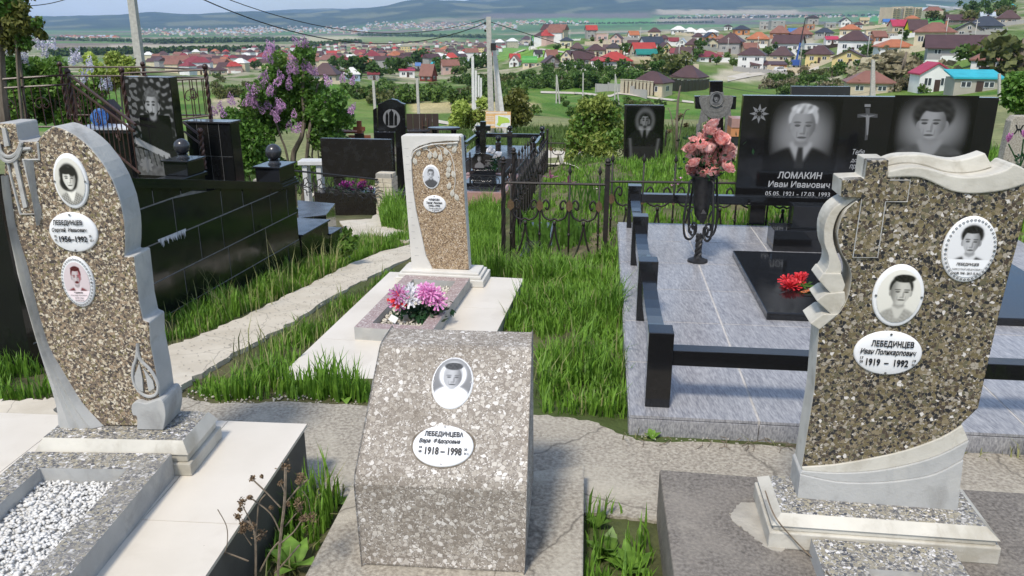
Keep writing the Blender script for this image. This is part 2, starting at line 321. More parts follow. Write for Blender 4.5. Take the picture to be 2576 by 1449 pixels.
pm('gravel', (.78, .77, .74), (.58, .57, .54), 40, .7, .3, 90); pm('gravel_warm', (.72, .68, .58), (.5, .46, .38), 40, .7); pm('rock', (.5, .47, .4), (.35, .32, .27), 12, .9, .7, 40)
pm('bark', (.12, .095, .07), (.2, .165, .125), 14, .9, .8, 50, sc=(1, 1, .25)); pm('twig_dry', (.24, .19, .135), (.13, .1, .07), 60, .9); pm('seed_dry', (.13, .085, .05), (.22, .15, .085), 120, .95)
leafm('grass', (.075, .18, .018), (.2, .36, .045), 2.2, .5, .35, 30); leafm('grass_far', (.06, .12, .02), (.14, .21, .05), 1.5, .6, .3, 12); leafm('straw', (.16, .2, .06), (.34, .33, .14), 4, .7, .2)
leafm('leaf', (.05, .12, .018), (.11, .22, .035), 4, .45, .3, 26); leafm('leaf_bright', (.1, .21, .025), (.2, .34, .06), 4, .45, .35, 26); leafm('leaf_olive', (.085, .1, .02), (.17, .175, .04), 3, .5, .3, 20); leafm('leaf_yellow', (.2, .28, .045), (.42, .5, .12), 3, .5, .35, 30); leafm('leaf_dark', (.012, .05, .016), (.03, .085, .03), 5, .4, .2, 30); leafm('leaf_wood', (.035, .075, .016), (.1, .16, .03), .12, .7, .2, 1.3); leafm('leaf_brown', (.12, .1, .045), (.2, .165, .08), .12, .7, .2, 1.3)
leafm('lilac', (.4, .18, .38), (.64, .4, .6), 20, .6, .3, 60); leafm('lilac_white', (.5, .46, .6), (.72, .7, .8), 20, .6, .3, 60)
leafm('rose_coral', (.95, .3, .26), (1, .6, .54), 30, .5, .3, 60); leafm('flower_red', (.5, .012, .02), (.75, .05, .06), 40, .5, .2, 80); leafm('flower_pink', (.75, .12, .42), (.9, .45, .75), 30, .5, .3, 60); leafm('flower_white', (.8, .8, .82), (.9, .9, .92), 30, .5, .3, 60); leafm('flower_violet', (.12, .02, .14), (.4, .05, .3), 30, .5, .2, 60); leafm('flower_iris', (.1, .02, .04), (.35, .1, .2), 20, .5, .3, 60)
pm('ribbon_orange', (.6, .16, .03), (.05, .03, .02), 90, .5, lo=.45, hi=.55)
pm('blue_plastic', (.03, .16, .5), (.12, .34, .75), 9, .15, spec=.6); pm('cloth_white', (.85, .85, .84), (.78, .78, .77), 6, .8); pm('wood_brown', (.11, .055, .035), (.06, .03, .02), 20, .6, .3); pm('wood_red', (.25, .085, .04), (.15, .05, .025), 20, .6); pm('sheet_brown', (.055, .038, .03), None, 3, .5); pm('marble_white', (.7, .7, .69), (.6, .6, .6), 5, .4)
pm('board_orange', (.7, .4, .16), (.74, .5, .25), 6, .5); pm('board_white', (.82, .82, .8), None, 4, .5); pm('map_green', (.36, .55, .07), (.5, .62, .12), 30, .6); pm('tile_pink', (.42, .25, .21), (.34, .2, .17), 9, .4); pm('stone_relief', (.2, .195, .18), (.13, .125, .115), 40, .8, .5)
# walls and roofs of the town
WALL = dict(cream=(.66, .57, .4), white=(.78, .77, .74), grey=(.36, .35, .33), yellow=(.68, .55, .25), pink=(.6, .42, .36), beige=(.55, .46, .34), stone=(.4, .37, .31), brick=(.4, .18, .1), orange=(.55, .24, .1), redwood=(.22, .045, .03), blue=(.4, .5, .62), lime=(.75, .75, .04), dark=(.2, .17, .15))
ROOF = dict(brown=(.085, .045, .045), red=(.42, .055, .045), maroon=(.22, .04, .05), orange=(.42, .15, .07), slate=(.045, .055, .075), dark=(.05, .042, .045), green=(.08, .32, .06), teal=(.02, .2, .17), white=(.72, .71, .67), blue=(.06, .16, .4), turq=(.03, .42, .5), crimson=(.42, .045, .09), tan=(.4, .33, .2), rust=(.24, .11, .08), tin=(.42, .47, .52))
for kk, c in WALL.items(): pm('wall_'+kk, c, tuple(x*.85 for x in c), .35, .85)
for kk, c in ROOF.items(): pm('roof_'+kk, c, tuple(x*.8 for x in c), .5, .5, .3, 6, spec=.4)
pm('pane', (.035, .04, .05), (.06, .07, .085), 2, .1, spec=.6); pm('frame_white', (.75, .75, .73), None, 2, .5); pm('door_brown', (.07, .04, .03), None, 3, .5)
pm('car_white', (.75, .75, .75), None, 2, .25, spec=.6); pm('rubber', (.02, .02, .02), None, 9, .8); pm('crane_blue', (.05, .12, .4), None, 3, .4); pm('road_gravel', (.56, .52, .44), (.44, .4, .33), .4, .95, .4, 4); pm('fence_cream', (.6, .52, .38), None, 3, .8)
# ---------------------------------------------------------------- terrain: one sheet to the horizon
A = np.radians(np.concatenate([np.linspace(-180, -46, 40, endpoint=False), np.linspace(-46, 46, 300, endpoint=False), np.linspace(46, 180, 40, endpoint=False)]))
R = np.concatenate([np.linspace(.15, 24, 110, endpoint=False), np.exp(np.linspace(math.log(24), math.log(23500), 330))])
nA, nR = len(A), len(R)
aa, rr = np.meshgrid(A, R); tx = rr*np.sin(aa); ty = rr*np.cos(aa)
tz = ter(tx, ty)
D_ = np.maximum(ty, .5*rr)
tz += sst(3, 8, D_)*wav(tx, ty, 1.3, 3)*.012*(D_ < 40)
dep = np.maximum(ty*CP-(tz-CAMH)*SP, .05); pu = CU+FPX*tx/dep; pv = CV-FPX*(ty*SP+(tz-CAMH)*CP)/dep
n1 = wav(tx, ty, 9, 11); n2 = wav(tx, ty, 60, 12); n3 = wav(tx, ty, 400, 13); n4 = wav(tx, ty, 2.2, 14); n5 = wav(tx, ty, 160, 15)
def lerp(c1, c2, t): t = np.clip(t, 0, 1)[..., None]; return np.asarray(c1)*(1-t)+np.asarray(c2)*t
C = lerp((.075, .1, .032), (.18, .15, .085), .4+.3*n4)
mid = lerp((.075, .17, .022), (.16, .215, .055), .45+.35*n1+.2*n2); mid = np.where((n5 > .9)[..., None], lerp(mid, (.3, .26, .15), .55+0*n1), mid)
C = C*(1-sst(12, 22, D_))[..., None]+mid*sst(12, 22, D_)[..., None]
town = lerp((.1, .16, .035), (.36, .32, .23), .4+.5*n2+.25*n1)
t_ = sst(210, 320, D_)*(1-sst(1700, 2600, D_)); C = lerp(C, town, t_)
# fields on the valley floor: strips and blocks, each one crop
ang = .5; fx = tx*math.cos(ang)+ty*math.sin(ang)+n3*120; fy = -tx*math.sin(ang)+ty*math.cos(ang)
ci = (np.floor(fx/1300+.4*np.sin(np.floor(fy/520)*2.1))*131+np.floor(fy/520)*17).astype(np.int64)
pal = np.array([(.09, .17, .045), (.12, .2, .06), (.2, .16, .125), (.17, .14, .11), (.1, .2, .05), (.32, .28, .19), (.07, .14, .04), (.15, .19, .07)])
fld = pal[(ci*2654435761 % 1000003) % len(pal)]
C = lerp(C, fld, sst(1500, 2400, D_))
hill = lerp((.018, .036, .018), (.05, .072, .034), .4+.5*n3/1.2); hill = np.where((wav(tx, ty, 1500, 21) > 1.0)[..., None], lerp(hill, (.2, .2, .1), .6+0*n3), hill)
C = lerp(C, hill, sst(7600, 9000, D_))
for (u0, u1, v0, v1, c) in [(140, 360, 117, 128, (.15, .11, .09)), (270, 560, 112, 119, (.42, .36, .27)), (130, 240, 136, 143, (.2, .26, .08)), (700, 905, 91, 104, (.45, .41, .26)), (905, 1160, 93, 104, (.22, .27, .11)), (880, 1080, 108, 116, (.36, .32, .22)),
        (1330, 1650, 46, 62, (.08, .26, .05)), (1215, 1640, 34, 46, (.15, .12, .11)), (1650, 2010, 25, 36, (.42, .35, .25)), (2170, 2430, 40, 60, (.06, .27, .05)), (1750, 2200, 55, 61, (.13, .1, .09)), (1250, 1470, 118, 152, (.15, .3, .04)),
        (1040, 1345, 256, 284, (.5, .41, .22)), (530, 630, 246, 300, (.4, .34, .24)), (1800, 2110, 172, 205, (.46, .41, .31)), (1700, 2050, 90, 112, (.4, .36, .28)), (2430, 2576, 4, 26, (.13, .19, .05)), (100, 640, 145, 160, (.12, .2, .06))]:
    m_ = sst(u0-12, u0+12, pu+n2*6)*(1-sst(u1-12, u1+12, pu+n2*6))*sst(v0-2, v0+2, pv+n1*1.0)*(1-sst(v1-2, v1+2, pv+n1*1.0))*(ty > 18)
    C = lerp(C, c, m_*.92)
C = np.clip(C, .01, .9)
m, nt, b = newmat('ground', .95, .2); a_ = N(nt, 'Attribute', attribute_name='Col'); co_ = coords(nt, 'Object')
f1 = ramp(nt, noise(nt, co_, 3, 8, .5), [(.3, (.6, .6, .6)), (.7, (1.3, 1.3, 1.3))]); f2 = ramp(nt, noise(nt, co_, .04, 8, .5), [(.35, (.75, .78, .75)), (.65, (1.2, 1.2, 1.2))])
nt.links.new(mix(nt, 1, mix(nt, 1, a_.outputs['Color'], f1, 'MULTIPLY'), f2, 'MULTIPLY'), b.inputs['Base Color']); bump(nt, noise(nt, co_, 14, 7), b, .9, .03)
i0 = np.arange(nR-1)[:, None]*nA; j = np.arange(nA)[None]; j2 = (j+1) % nA
F = np.stack([i0+j, i0+nA+j, i0+nA+j2, i0+j2], -1).reshape(-1, 4)
V = np.stack([tx, ty, tz], -1).reshape(-1, 3)
# close the small hole under the camera with the ring's own centre
me = npmesh('ground', V, F[:, ::-1], 'ground', True, col=C.reshape(-1, 3))
link('ground', me, kind='structure')
def ter2(x, y):  # height with the ground sheet's own small waves left out: things are set in slightly
    return terz(x, y)
# concrete apron, limestone path, far gravel tracks
def sheet(name, px, mat_, th=.05, off=.02, z=None, sub=7, jag=.02, bevel=.006):
    P = [gz(u, v, z) if z is not None else tp(u, v) for u, v in px]; Q = []
    for i in range(len(P)):
        a, c = P[i], P[(i+1) % len(P)]
        for kk in range(sub): q = a.lerp(c, kk/sub); Q.append((q.x+rnd.uniform(-jag, jag), q.y+rnd.uniform(-jag, jag)))
    mb = MB(); zt = (lambda x, y: z) if z is not None else (lambda x, y: terz(x, y)+off)
    mb.slab(Q, lambda x, y: zt(x, y)-th, zt); o = mb.ob(name, mat_, kind='structure')
    bmv = bmesh.new(); bmv.from_mesh(o.data); bmesh.ops.triangulate(bmv, faces=[f for f in bmv.faces if len(f.verts) > 4]); bmv.to_mesh(o.data); bmv.free(); return o
sheet('concrete_apron', [(-200, 1085), (60, 1040), (470, 1000), (545, 1016), (720, 1010), (925, 1022), (1360, 1043), (1500, 1062), (1600, 1108), (2050, 1124), (2576, 1142), (2900, 1160), (2950, 1330), (2400, 1300), (1640, 1310), (1480, 1290), (1200, 1290), (870, 1250), (800, 1250), (300, 1290), (-250, 1290)], 'concrete', .07, z=.012, jag=.012)
sheet('path', [(428, 884), (520, 848), (640, 795), (760, 735), (870, 678), (960, 640), (1032, 622), (1034, 655), (960, 690), (900, 722), (800, 778), (720, 830), (620, 885), (540, 930), (458, 982), (440, 1000), (380, 1010), (300, 1000), (330, 940)], 'limestone', .05, .03, jag=.02)
sheet('side_path', [(856, 560), (930, 555), (960, 520), (860, 500), (760, 490), (770, 470), (1000, 468), (1030, 500), (1150, 520), (1268, 508), (1268, 545), (1180, 535), (1036, 575), (1030, 612), (960, 600), (900, 615)], 'limestone', .05, .025, jag=.03)
sheet('left_concrete', [(-60, 1010), (60, 1005), (140, 1000), (150, 1062), (-60, 1080)], 'limestone', .05, z=.04)
def track(name, pts, wpx, mat_='road_gravel', off=.12, n=6):
    L = []
    P = smoothline(pts, n); V = []
    for i, (u, v) in enumerate(P):
        a = tp(u, v-wpx/2, 12); c = tp(u, v+wpx/2, 12)
        V += [(a.x, a.y, a.z+off), (c.x, c.y, c.z+off)]
    F = [(2*i, 2*i+1, 2*i+3, 2*i+2) for i in range(len(P)-1)]
    me = bpy.data.meshes.new(name); me.from_pydata(V, [], F); finish(me, mat_); me.update(); link(name, me, kind='structure')
track('road', [(1300, 398), (1380, 398), (1460, 402), (1545, 408)], 36, 'limestone', .03)
track('gravel_track', [(1360, 233), (1460, 236), (1530, 243), (1560, 236), (1640, 247), (1745, 259)], 5, off=.15)
track('gravel_track', [(1290, 136), (1330, 124), (1390, 128), (1450, 138)], 4, off=.25)
track('gravel_track', [(1830, 200), (1900, 186), (1990, 176), (2060, 170)], 13, off=.2)
track('gravel_track', [(2330, 12), (2400, 20), (2450, 33)], 3, off=.4)
track('gravel_track', [(1180, 322), (1130, 312), (1060, 300)], 8, off=.1)
# tree belts and far villages: masses nobody could count
def quads(c, s, flat=None, asp=1.0, r=rng):
    """leaf-sized rhombs at centres c (n,3) with half-size s, random attitude"""
    n = len(c); a = r.normal(size=(n, 3)); a /= np.linalg.norm(a, axis=1)[:, None]; b_ = r.normal(size=(n, 3))
    if flat is not None: b_[:, 2] *= flat; a[:, 2] *= flat; a /= np.linalg.norm(a, axis=1)[:, None]
    b_ -= a*(a*b_).sum(1)[:, None]; b_ /= np.linalg.norm(b_, axis=1)[:, None]
    s = np.broadcast_to(np.asarray(s, float), (n,))[:, None]
    V = np.stack([c-a*s, c+b_*s*asp*.5, c+a*s, c-b_*s*asp*.5], 1).reshape(-1, 3); return V, np.arange(4*n).reshape(-1, 4)
def belt(px0, px1, hgt, n, mat_, thick=2.0, label='distant belt of trees between the fields'):
    cs = []
    for i in range(n):
        t = (i+rnd.random())/n; p = tp(px0[0]+(px1[0]-px0[0])*t, px0[1]+(px1[1]-px0[1])*t, 30)
        if p is None: continue
        h = hgt*rnd.uniform(.6, 1.15); rad = h*.55
        p.y += rnd.uniform(0, thick)*hgt; p.z = terz(p.x, p.y)
        q = rng.normal(size=(26, 3)); q /= np.linalg.norm(q, axis=1)[:, None]; q *= rng.uniform(.5, 1, 26)[:, None]
        cs.append(np.array(p)+q*np.array([rad, rad, h*.5])+np.array([0, 0, h*.5]))
    c = np.concatenate(cs); V, F = quads(c, hgt*.3, asp=1.6); link('tree_belt', npmesh('tree_belt', V, F, mat_), kind='stuff', label=label, cat='trees')
belt((130, 141), (690, 127), 11, 170, 'leaf_wood', 3, 'dark belt of trees crossing the valley below the ploughed fields')
belt((380, 110), (750, 104), 16, 150, 'leaf_wood', 8, 'broad wood in the valley left of the lilac bush')
belt((760, 119), (900, 106), 12, 80, 'leaf_wood', 5, 'wood between pale field and town roofs above the lilac bush')
belt((900, 90), (1230, 96), 16, 90, 'leaf_wood', 3, 'line of trees below the far villages left of the leaning poles')
belt((1330, 62), (1800, 58), 14, 120, 'leaf_wood', 2, 'thin line of trees below the far green field')
belt((1660, 48), (2250, 40), 18, 110, 'leaf_wood', 2, 'long line of trees beyond the town on the right')
belt((100, 100), (400, 108), 13, 90, 'leaf_wood', 3, 'line of trees in the valley behind the left utility pole')
def village(clusters, label):
    V = []; F = []; mi = []
    for (u0, u1, v0, v1, n) in clusters:
        for i in range(n):
            p = tp(rnd.uniform(u0, u1), rnd.triangular(v0, v1), 600)
            if p is None: continue
            s = rnd.uniform(5, 9)*(1.35 if p.y > 3500 else 1); h = s*.75; a = rnd.uniform(0, 3.1); ca, sa = math.cos(a), math.sin(a); b_ = len(V)
            for (x, y, z) in [(-s, -s*.7, -2), (s, -s*.7, -2), (s, s*.7, -2), (-s, s*.7, -2), (-s, -s*.7, h), (s, -s*.7, h), (s, s*.7, h), (-s, s*.7, h), (-s*.6, 0, h*1.7), (s*.6, 0, h*1.7)]: V.append((p.x+x*ca-y*sa, p.y+x*sa+y*ca, p.z+z))
            fs = [(0, 1, 5, 4), (1, 2, 6, 5), (2, 3, 7, 6), (3, 0, 4, 7), (4, 5, 9, 8), (6, 7, 8, 9), (5, 6, 9, 9), (7, 4, 8, 8)]
            F += [tuple(dict.fromkeys(b_+q for q in f)) for f in fs]; r_ = rnd.choice([2, 2, 3, 3, 4, 5]); mi += [rnd.choice([0, 0, 1])]*4+[r_]*4
    me = bpy.data.meshes.new('far_village'); me.from_pydata(V, [], F); finish(me, ['wall_beige', 'wall_cream', 'roof_tin', 'roof_rust', 'roof_orange', 'roof_tin']); me.polygons.foreach_set('material_index', mi); me.update()
    link('far_village', me, kind='stuff', label=label, cat='village')
village([(140, 300, 93, 100, 60), (330, 660, 70, 92, 190), (600, 930, 66, 86, 260)], 'hazy villages strung along the valley on the left')
village([(920, 1300, 54, 78, 260), (1300, 1480, 52, 64, 90), (1700, 2350, 38, 47, 120)], 'hazy villages far behind the centre and the right of the town')
# ---------------------------------------------------------------- prints: portraits, lettering, plaques
def portrait(W, H, asp=1.25, fx=0, fy=.12, fw=.4, fh=.52, face=.62, hair=.06, style='short', coat=.08, shirt=.75, bg=(.75, .6), mou=False, tie=False, glow=False, scarf=False, turn=0, seed=1, check=False, text0=None, brow=.15, hl=0, hs=1.3):
    x, y = np.meshgrid(np.linspace(-1, 1, W), np.linspace(-asp, asp, H)); r = np.random.default_rng(seed)
    def S(d, k=16): return 1/(1+np.exp(np.clip(d*k*2.6, -40, 40)))
    def el(cx, cy, rx, ry, k=9): return S(np.sqrt(((x-cx)/rx)**2+((y-cy)/ry)**2)-1, k)
    nzz = sum(np.cos(x*r.uniform(-40, 40)+y*r.uniform(-40, 40)+r.uniform(0, 6)) for _ in range(10))/4
    I = bg[0]+(bg[1]-bg[0])*(asp-y)/(2*asp)
    if glow: I = .3*np.exp(-2.2*((x/.95)**2+(y/(asp*.98))**2)**1.6)+.004
    def put(m_, v): 
        nonlocal I; I = I*(1-m_)+v*m_
    ch = fy-fh                               # chin
    sh = el(fx*.5, ch-.95, 1.02, .85, 14); cv = coat*(1+.08*nzz) if not check else coat+(0 if not check else .16*(np.sin(x*34+y*10)*np.sin(y*34-x*8) > 0))
    put(sh, np.clip(cv, .01, 1))
    put(S(np.abs(x-fx*.7)-(.30-.45*np.maximum(0, ch-.12-y)), 18)*S(y-(ch+.02), 20)*S(ch-.62-y, 14), shirt)
    put(S(np.abs(x-fx*.7)-fw*.55, 22)*S(y-(ch+.25), 20)*S(ch-.16-np.abs(x-fx*.7)*-.4-y, 20), face*.72)
    if tie: put(S(np.abs(x-fx*.7)-(.075+.1*np.clip(ch-.2-y, 0, .6)), 30)*S(y-(ch-.14), 25), .03)
    if style == 'long': put(el(fx, fy+.14, fw*1.5, fh*1.12, 9), hair); put(el(fx-.1, fy-.25, fw*1.4, fh*.75, 9), hair)
    elif style == 'curly': put(el(fx, fy+.3, fw*hs, fh*.9*hs/1.3, 9), np.clip(hair*(1+.35*nzz), .01, 1))
    elif style == 'bun': put(el(fx, fy+.2, fw*1.25, fh*.98, 12), hair)
    else: put(el(fx, fy+.22, fw*1.17, fh*.92, 12), np.clip(hair+.02*nzz, .01, 1))
    if scarf: put(el(fx, fy+.12, fw*1.5, fh*1.2, 12), .82); put(el(fx, ch-.4, .9, .55, 10), .86); put(el(fx, fy+.04, fw*1.05, fh*1.0, 12), .45); put(el(fx, fy+.2, fw*1.08, fh*.86, 12), .5)
    put(el(fx-fw*1.0, fy-.05, .07, .14, 8)+0, face*.7) if style in ('short', 'curly') else None
    put(el(fx+fw*1.0, fy-.05, .07, .14, 8)+0, face*.7) if style in ('short', 'curly') else None
    tap = 1-.26*np.clip((fy-.1-y)/fh, 0, 1); fm = S(np.sqrt(((x-fx)/(fw*tap))**2+((y-fy)/fh)**2)-1, 14); sh_ = face*(1-.5*sst(-.1, 1, (x-fx)/fw*(1 if turn <= 0 else -1)))*(1-.12*sst(.2, 1, np.abs(x-fx)/fw))
    put(fm, np.clip(sh_+.012*nzz, 0, 1))
    if style == 'long': put(el(fx-.16, fy+.42, fw*1.0, fh*.36, 8), hair); put(el(fx+.24, fy+.36, fw*.62, fh*.42, 8), hair)
    elif style != 'none': put(el(fx+hl, fy+fh*1.02, fw*1.05, fh*(.34 if style == 'bun' else .3), 9), np.clip(hair*(1+.3*nzz), .01, 1))
    e = fx+turn*.06
    for sx in (-1, 1):
        put(el(e+sx*fw*.43, fy+.015, fw*.23, .038, 5), brow*.7); put(el(e+sx*fw*.46, fy+.115, fw*.31, .032, 5)*.9, brow); put(el(e+sx*fw*.43, fy+.06, fw*.26, .05, 4)*.35, face*.55)
    put(el(e+fw*.16, fy-.12, fw*.1, .16, 4)*.7, face*.5); put(el(e, fy-.235, fw*.22, .03, 4)*.6, face*.4)
    put(el(e, fy-.36, fw*.38, .036, 5), face*.28)
    for sx in (-1, 1): put(el(e+sx*fw*.42, fy-.27, fw*.05, .1, 4)*.4, face*.5)
    if mou: put(el(e, fy-.3, fw*.46, .05, 6), .05)
    put(el(fx, ch+.0, fw*.6, .05, 4)*.3, face*.5)
    if text0 is not None: put(S(y-text0, 60), .86)
    I = np.clip(I, .004, .9)
    if glow: I = .006+(I-.006)*(1-sst(.72, .97, np.abs(x)))*sst(-asp, -asp*.8, y)*(1-sst(asp*.9, asp, y))
    return I if glow else np.clip(.82*(I/.82)**1.25, .004, .9)
def printmesh(thing_, name, img, x0, x1, z0, z1, y, X=None, tint=(1, 1, 1), clip=None, mat_='print_enamel', rgb=None):
    H, W = img.shape[:2]; gx = np.linspace(x0, x1, W); gzv = np.linspace(z0, z1, H); XX, ZZ = np.meshgrid(gx, gzv)
    V = np.stack([XX, np.full_like(XX, y), ZZ], -1).reshape(-1, 3)
    c = (img[..., None]*np.asarray(tint)).reshape(-1, 3) if rgb is None else rgb.reshape(-1, 3)
    i = np.arange(H-1)[:, None]*W+np.arange(W-1)[None]; F = np.stack([i, i+1, i+W+1, i+W], -1).reshape(-1, 4)
    if clip is not None:
        u = (XX-(x0+x1)/2)/((x1-x0)/2); v_ = (ZZ-(z0+z1)/2)/((z1-z0)/2); ok = ((u*u+v_*v_) < clip**2).reshape(-1); F = F[ok[F].all(1)]
    if X is not None: V = np.array([tuple(X @ Vector(p)) for p in V])
    return link(name, npmesh(name, V, F, mat_, True, col=c), thing_)
def text(parent, body, cx, cz, wd, ht, y, mat_='ink', X=None, bold=.0, shear=0, name='lettering', spacing=1):
    cu = bpy.data.curves.new('t', 'FONT'); cu.body = body; cu.size = 1; cu.offset = bold; cu.shear = shear; cu.resolution_u = 2; cu.space_character = spacing
    o = bpy.data.objects.new('t', cu); COL.objects.link(o); dg = bpy.context.evaluated_depsgraph_get(); me = bpy.data.meshes.new_from_object(o.evaluated_get(dg)); bpy.data.objects.remove(o)
    n = len(me.vertices); v = np.empty(n*3, np.float32); me.vertices.foreach_get('co', v); v = v.reshape(-1, 3)
    lo, hi = v.min(0), v.max(0); s = np.array([wd/(hi[0]-lo[0]), ht/(hi[1]-lo[1])])
    q = np.zeros_like(v); q[:, 0] = (v[:, 0]-(lo[0]+hi[0])/2)*s[0]+cx; q[:, 2] = (v[:, 1]-(lo[1]+hi[1])/2)*s[1]+cz; q[:, 1] = y
    if X is not None: q = np.array([tuple(X @ Vector(p)) for p in q], np.float32)
    me.vertices.foreach_set('co', q.ravel()); me.name = name; me.materials.clear(); me.materials.append(M[mat_]); me.update()
    return link(name, me, parent)
def plaque(t, cx, cz, w_, h_, y=0, X=None, img=None, tint=(1, 1, 1), lines=(), rim=.8, screws='lr', border=False, ring=False, label=None, rgb=None, inkc='ink'):
    """oval enamel plate, domed edge, with its print or its lines of text and two screws"""
    mb = MB(); mb.X = X; n = 40; a = [2*math.pi*i/n for i in range(n)]
    rings = [(1.0, .0), (1.0, -.003), (.975, -.006), (.93, -.0075), (.5, -.0085), (.02, -.009)]
    V = [(cx+w_/2*r*math.cos(q), y+d, cz+h_/2*r*math.sin(q)) for r, d in rings for q in a]
    F = [(i*n+kk, i*n+(kk+1) % n, (i+1)*n+(kk+1) % n, (i+1)*n+kk) for i in range(len(rings)-1) for kk in range(n)]+[tuple((len(rings)-1)*n+kk for kk in range(n))]
    mb.add(V, F); o = mb.ob('oval_plaque', 'enamel', t, True, label=label)
    if img is not None: printmesh(o, 'portrait', img, cx-w_/2*rim, cx+w_/2*rim, cz-h_/2*rim, cz+h_/2*rim, y-.0095, X, tint, 1.0)
    for (s_, dx, dz, tw, th, kw) in lines: text(o, s_, cx+dx*w_, cz+dz*h_, tw*w_, th*h_, y-.0115, inkc, X, **kw)
    for sx, sz in {'lr': ((-1, 0), (1, 0)), 'tb': ((0, 1), (0, -1)), '': ()}[screws]:
        mb = MB(); mb.X = X; px_, pz_ = cx+sx*w_*.445, cz+sz*h_*.445
        mb.add([(px_+.0035*math.cos(q), y-.0105, pz_+.0035*math.sin(q)) for q in a[::5]], [tuple(range(8))]); mb.ob('screw', 'steel_screw', o)
    if border:
        mb = MB(); mb.X = X
        for i in range(n):
            q = a[i]; mb.tube([(cx+w_/2*.9*math.cos(q)+.003*math.cos(s2), y-.0095, cz+h_/2*.9*math.sin(q)+.003*math.sin(s2)) for s2 in (0, 1.57, 3.14, 4.71)], .0007, 4, closed=True)
        mb.ob('border_ornament', 'ink', o)
    if ring:
        mb = MB(); mb.X = X; q = [(cx+w_*.53*math.cos(s2)*(1+.03*math.sin(3*s2)), cz+h_*.53*math.sin(s2)) for s2 in a]; mb.prism(q, y-.0012, y+.003); mb.ob('mortar_ring', 'stain_ring', t)
    return o
def oval_px(fc, l, r, t_, b_):
    L, R_, T, B = fc(*l), fc(*r), fc(*t_), fc(*b_)
    return (L[0]+R_[0])/2, (T[1]+B[1])/2, (R_[0]-L[0])*1.0, T[1]-B[1]
def ruled(mb, A_, B_, hs, y0, mi=0, back=.0):
    """surface between two lines of (x, z); hs = heights across (towards the viewer)"""
    n = len(A_); k_ = len(hs); V = []; F = []
    for a, b_ in zip(A_, B_):
        for i, h in enumerate(hs):
            t = i/(k_-1); V.append((a[0]+(b_[0]-a[0])*t, y0-h, a[1]+(b_[1]-a[1])*t))
    for i in range(n-1):
        for q in range(k_-1): F.append((i*k_+q, i*k_+q+1, (i+1)*k_+q+1, (i+1)*k_+q))
    mb.add(V, F, mi)
def resample(P, n):
    P = [Vector(p) for p in P]; d = [0]
    for i in range(1, len(P)): d.append(d[-1]+(P[i]-P[i-1]).length)
    out = []
    for i in range(n):
        t = d[-1]*i/(n-1); q = max(0, min(len(P)-2, sum(1 for z in d if z < t)-1)); f = (t-d[q])/max(d[q+1]-d[q], 1e-9); out.append(tuple(P[q].lerp(P[q+1], f)))
    return out
B_ = dict(bold=.035); BI = dict(bold=.03, shear=.28)
def rect(loc, rz, x0, x1, y0, y1):
    F_ = frame(loc, rz); return [tuple((F_ @ Vector(p))[:2]) for p in ((x0, y0, 0), (x1, y0, 0), (x1, y1, 0), (x0, y1, 0))]
def stepped_plinth(mb, x0, x1, y0, y1, zs):
    """plinth of stacked mouldings: zs = [(z0, z1, inset)]"""
    for i, (a, b_, s) in enumerate(zs): mb.box(x0+s, x1-s, y0+s, y1-s, a, b_)
def frustum(mb, x0, x1, y0, y1, z0, z1, ins, mi=None, mt=None):
    V = [(x0, y0, z0), (x1, y0, z0), (x1, y1, z0), (x0, y1, z0), (x0+ins, y0+ins, z1), (x1-ins, y0+ins, z1), (x1-ins, y1-ins, z1), (x0+ins, y1-ins, z1)]
    mb.add(V, [(0, 1, 5, 4), (1, 2, 6, 5), (2, 3, 7, 6), (3, 0, 4, 7), (3, 2, 1, 0)], mi); mb.add(V[4:], [(0, 1, 2, 3)], mi if mt is None else mt)
def border_box(t, x0, x1, y0, y1, z0, z1, wd, top, side, name='kerb', cut=None):
    """four kerb pieces round a bed"""
    mb = MB()
    O = [(x0, y0), (x1, y0), (x1, y1), (x0, y1)]; I = [(x0+wd, y0+wd), (x1-wd, y0+wd), (x1-wd, y1-wd), (x0+wd, y1-wd)]
    for kk in range(4):
        l = (kk+1) % 4; q = MB(); q.slab([O[kk], O[l], I[l], I[kk]], z0, z1, 0, 1); q.ob(name, [top, side], t)
def gravel(name, poly, z, n, s, mat_, label):
    """heap of small angular stones inside an (x, y) quadrilateral"""
    base = np.array([(1, 0, 0), (0, 1, 0), (-1, 0, 0), (0, -1, 0), (0, 0, 1), (0, 0, -1), (.6, .6, .6)]); f = np.array([(0, 6, 4), (6, 1, 4), (0, 1, 6), (1, 2, 4), (2, 3, 4), (3, 0, 4), (1, 0, 5), (2, 1, 5), (3, 2, 5), (0, 3, 5)])
    P = [np.array(p) for p in poly]; V = []; F = []
    for i in range(n):
        a, b_ = rnd.random(), rnd.random(); p = (P[0]*(1-a)+P[1]*a)*(1-b_)+(P[3]*(1-a)+P[2]*a)*b_
        sc_ = s*np.array([rnd.uniform(.6, 1.4), rnd.uniform(.5, 1.1), rnd.uniform(.4, .8)])*rnd.uniform(.6, 1.3); q = base*sc_*rng.uniform(.75, 1.2, base.shape)
        an = rnd.uniform(0, 6.28); ti = rnd.uniform(-.5, .5); R_ = np.array(Matrix.Rotation(an, 3, 'Z') @ Matrix.Rotation(ti, 3, 'X'))
        V.append(q @ R_.T+np.array([p[0], p[1], z+rnd.uniform(-.3, .8)*s])); F.append(f+7*i)
    link(name, npmesh(name, np.concatenate(V), np.concatenate(F), mat_), kind='stuff', label=label, cat='gravel')
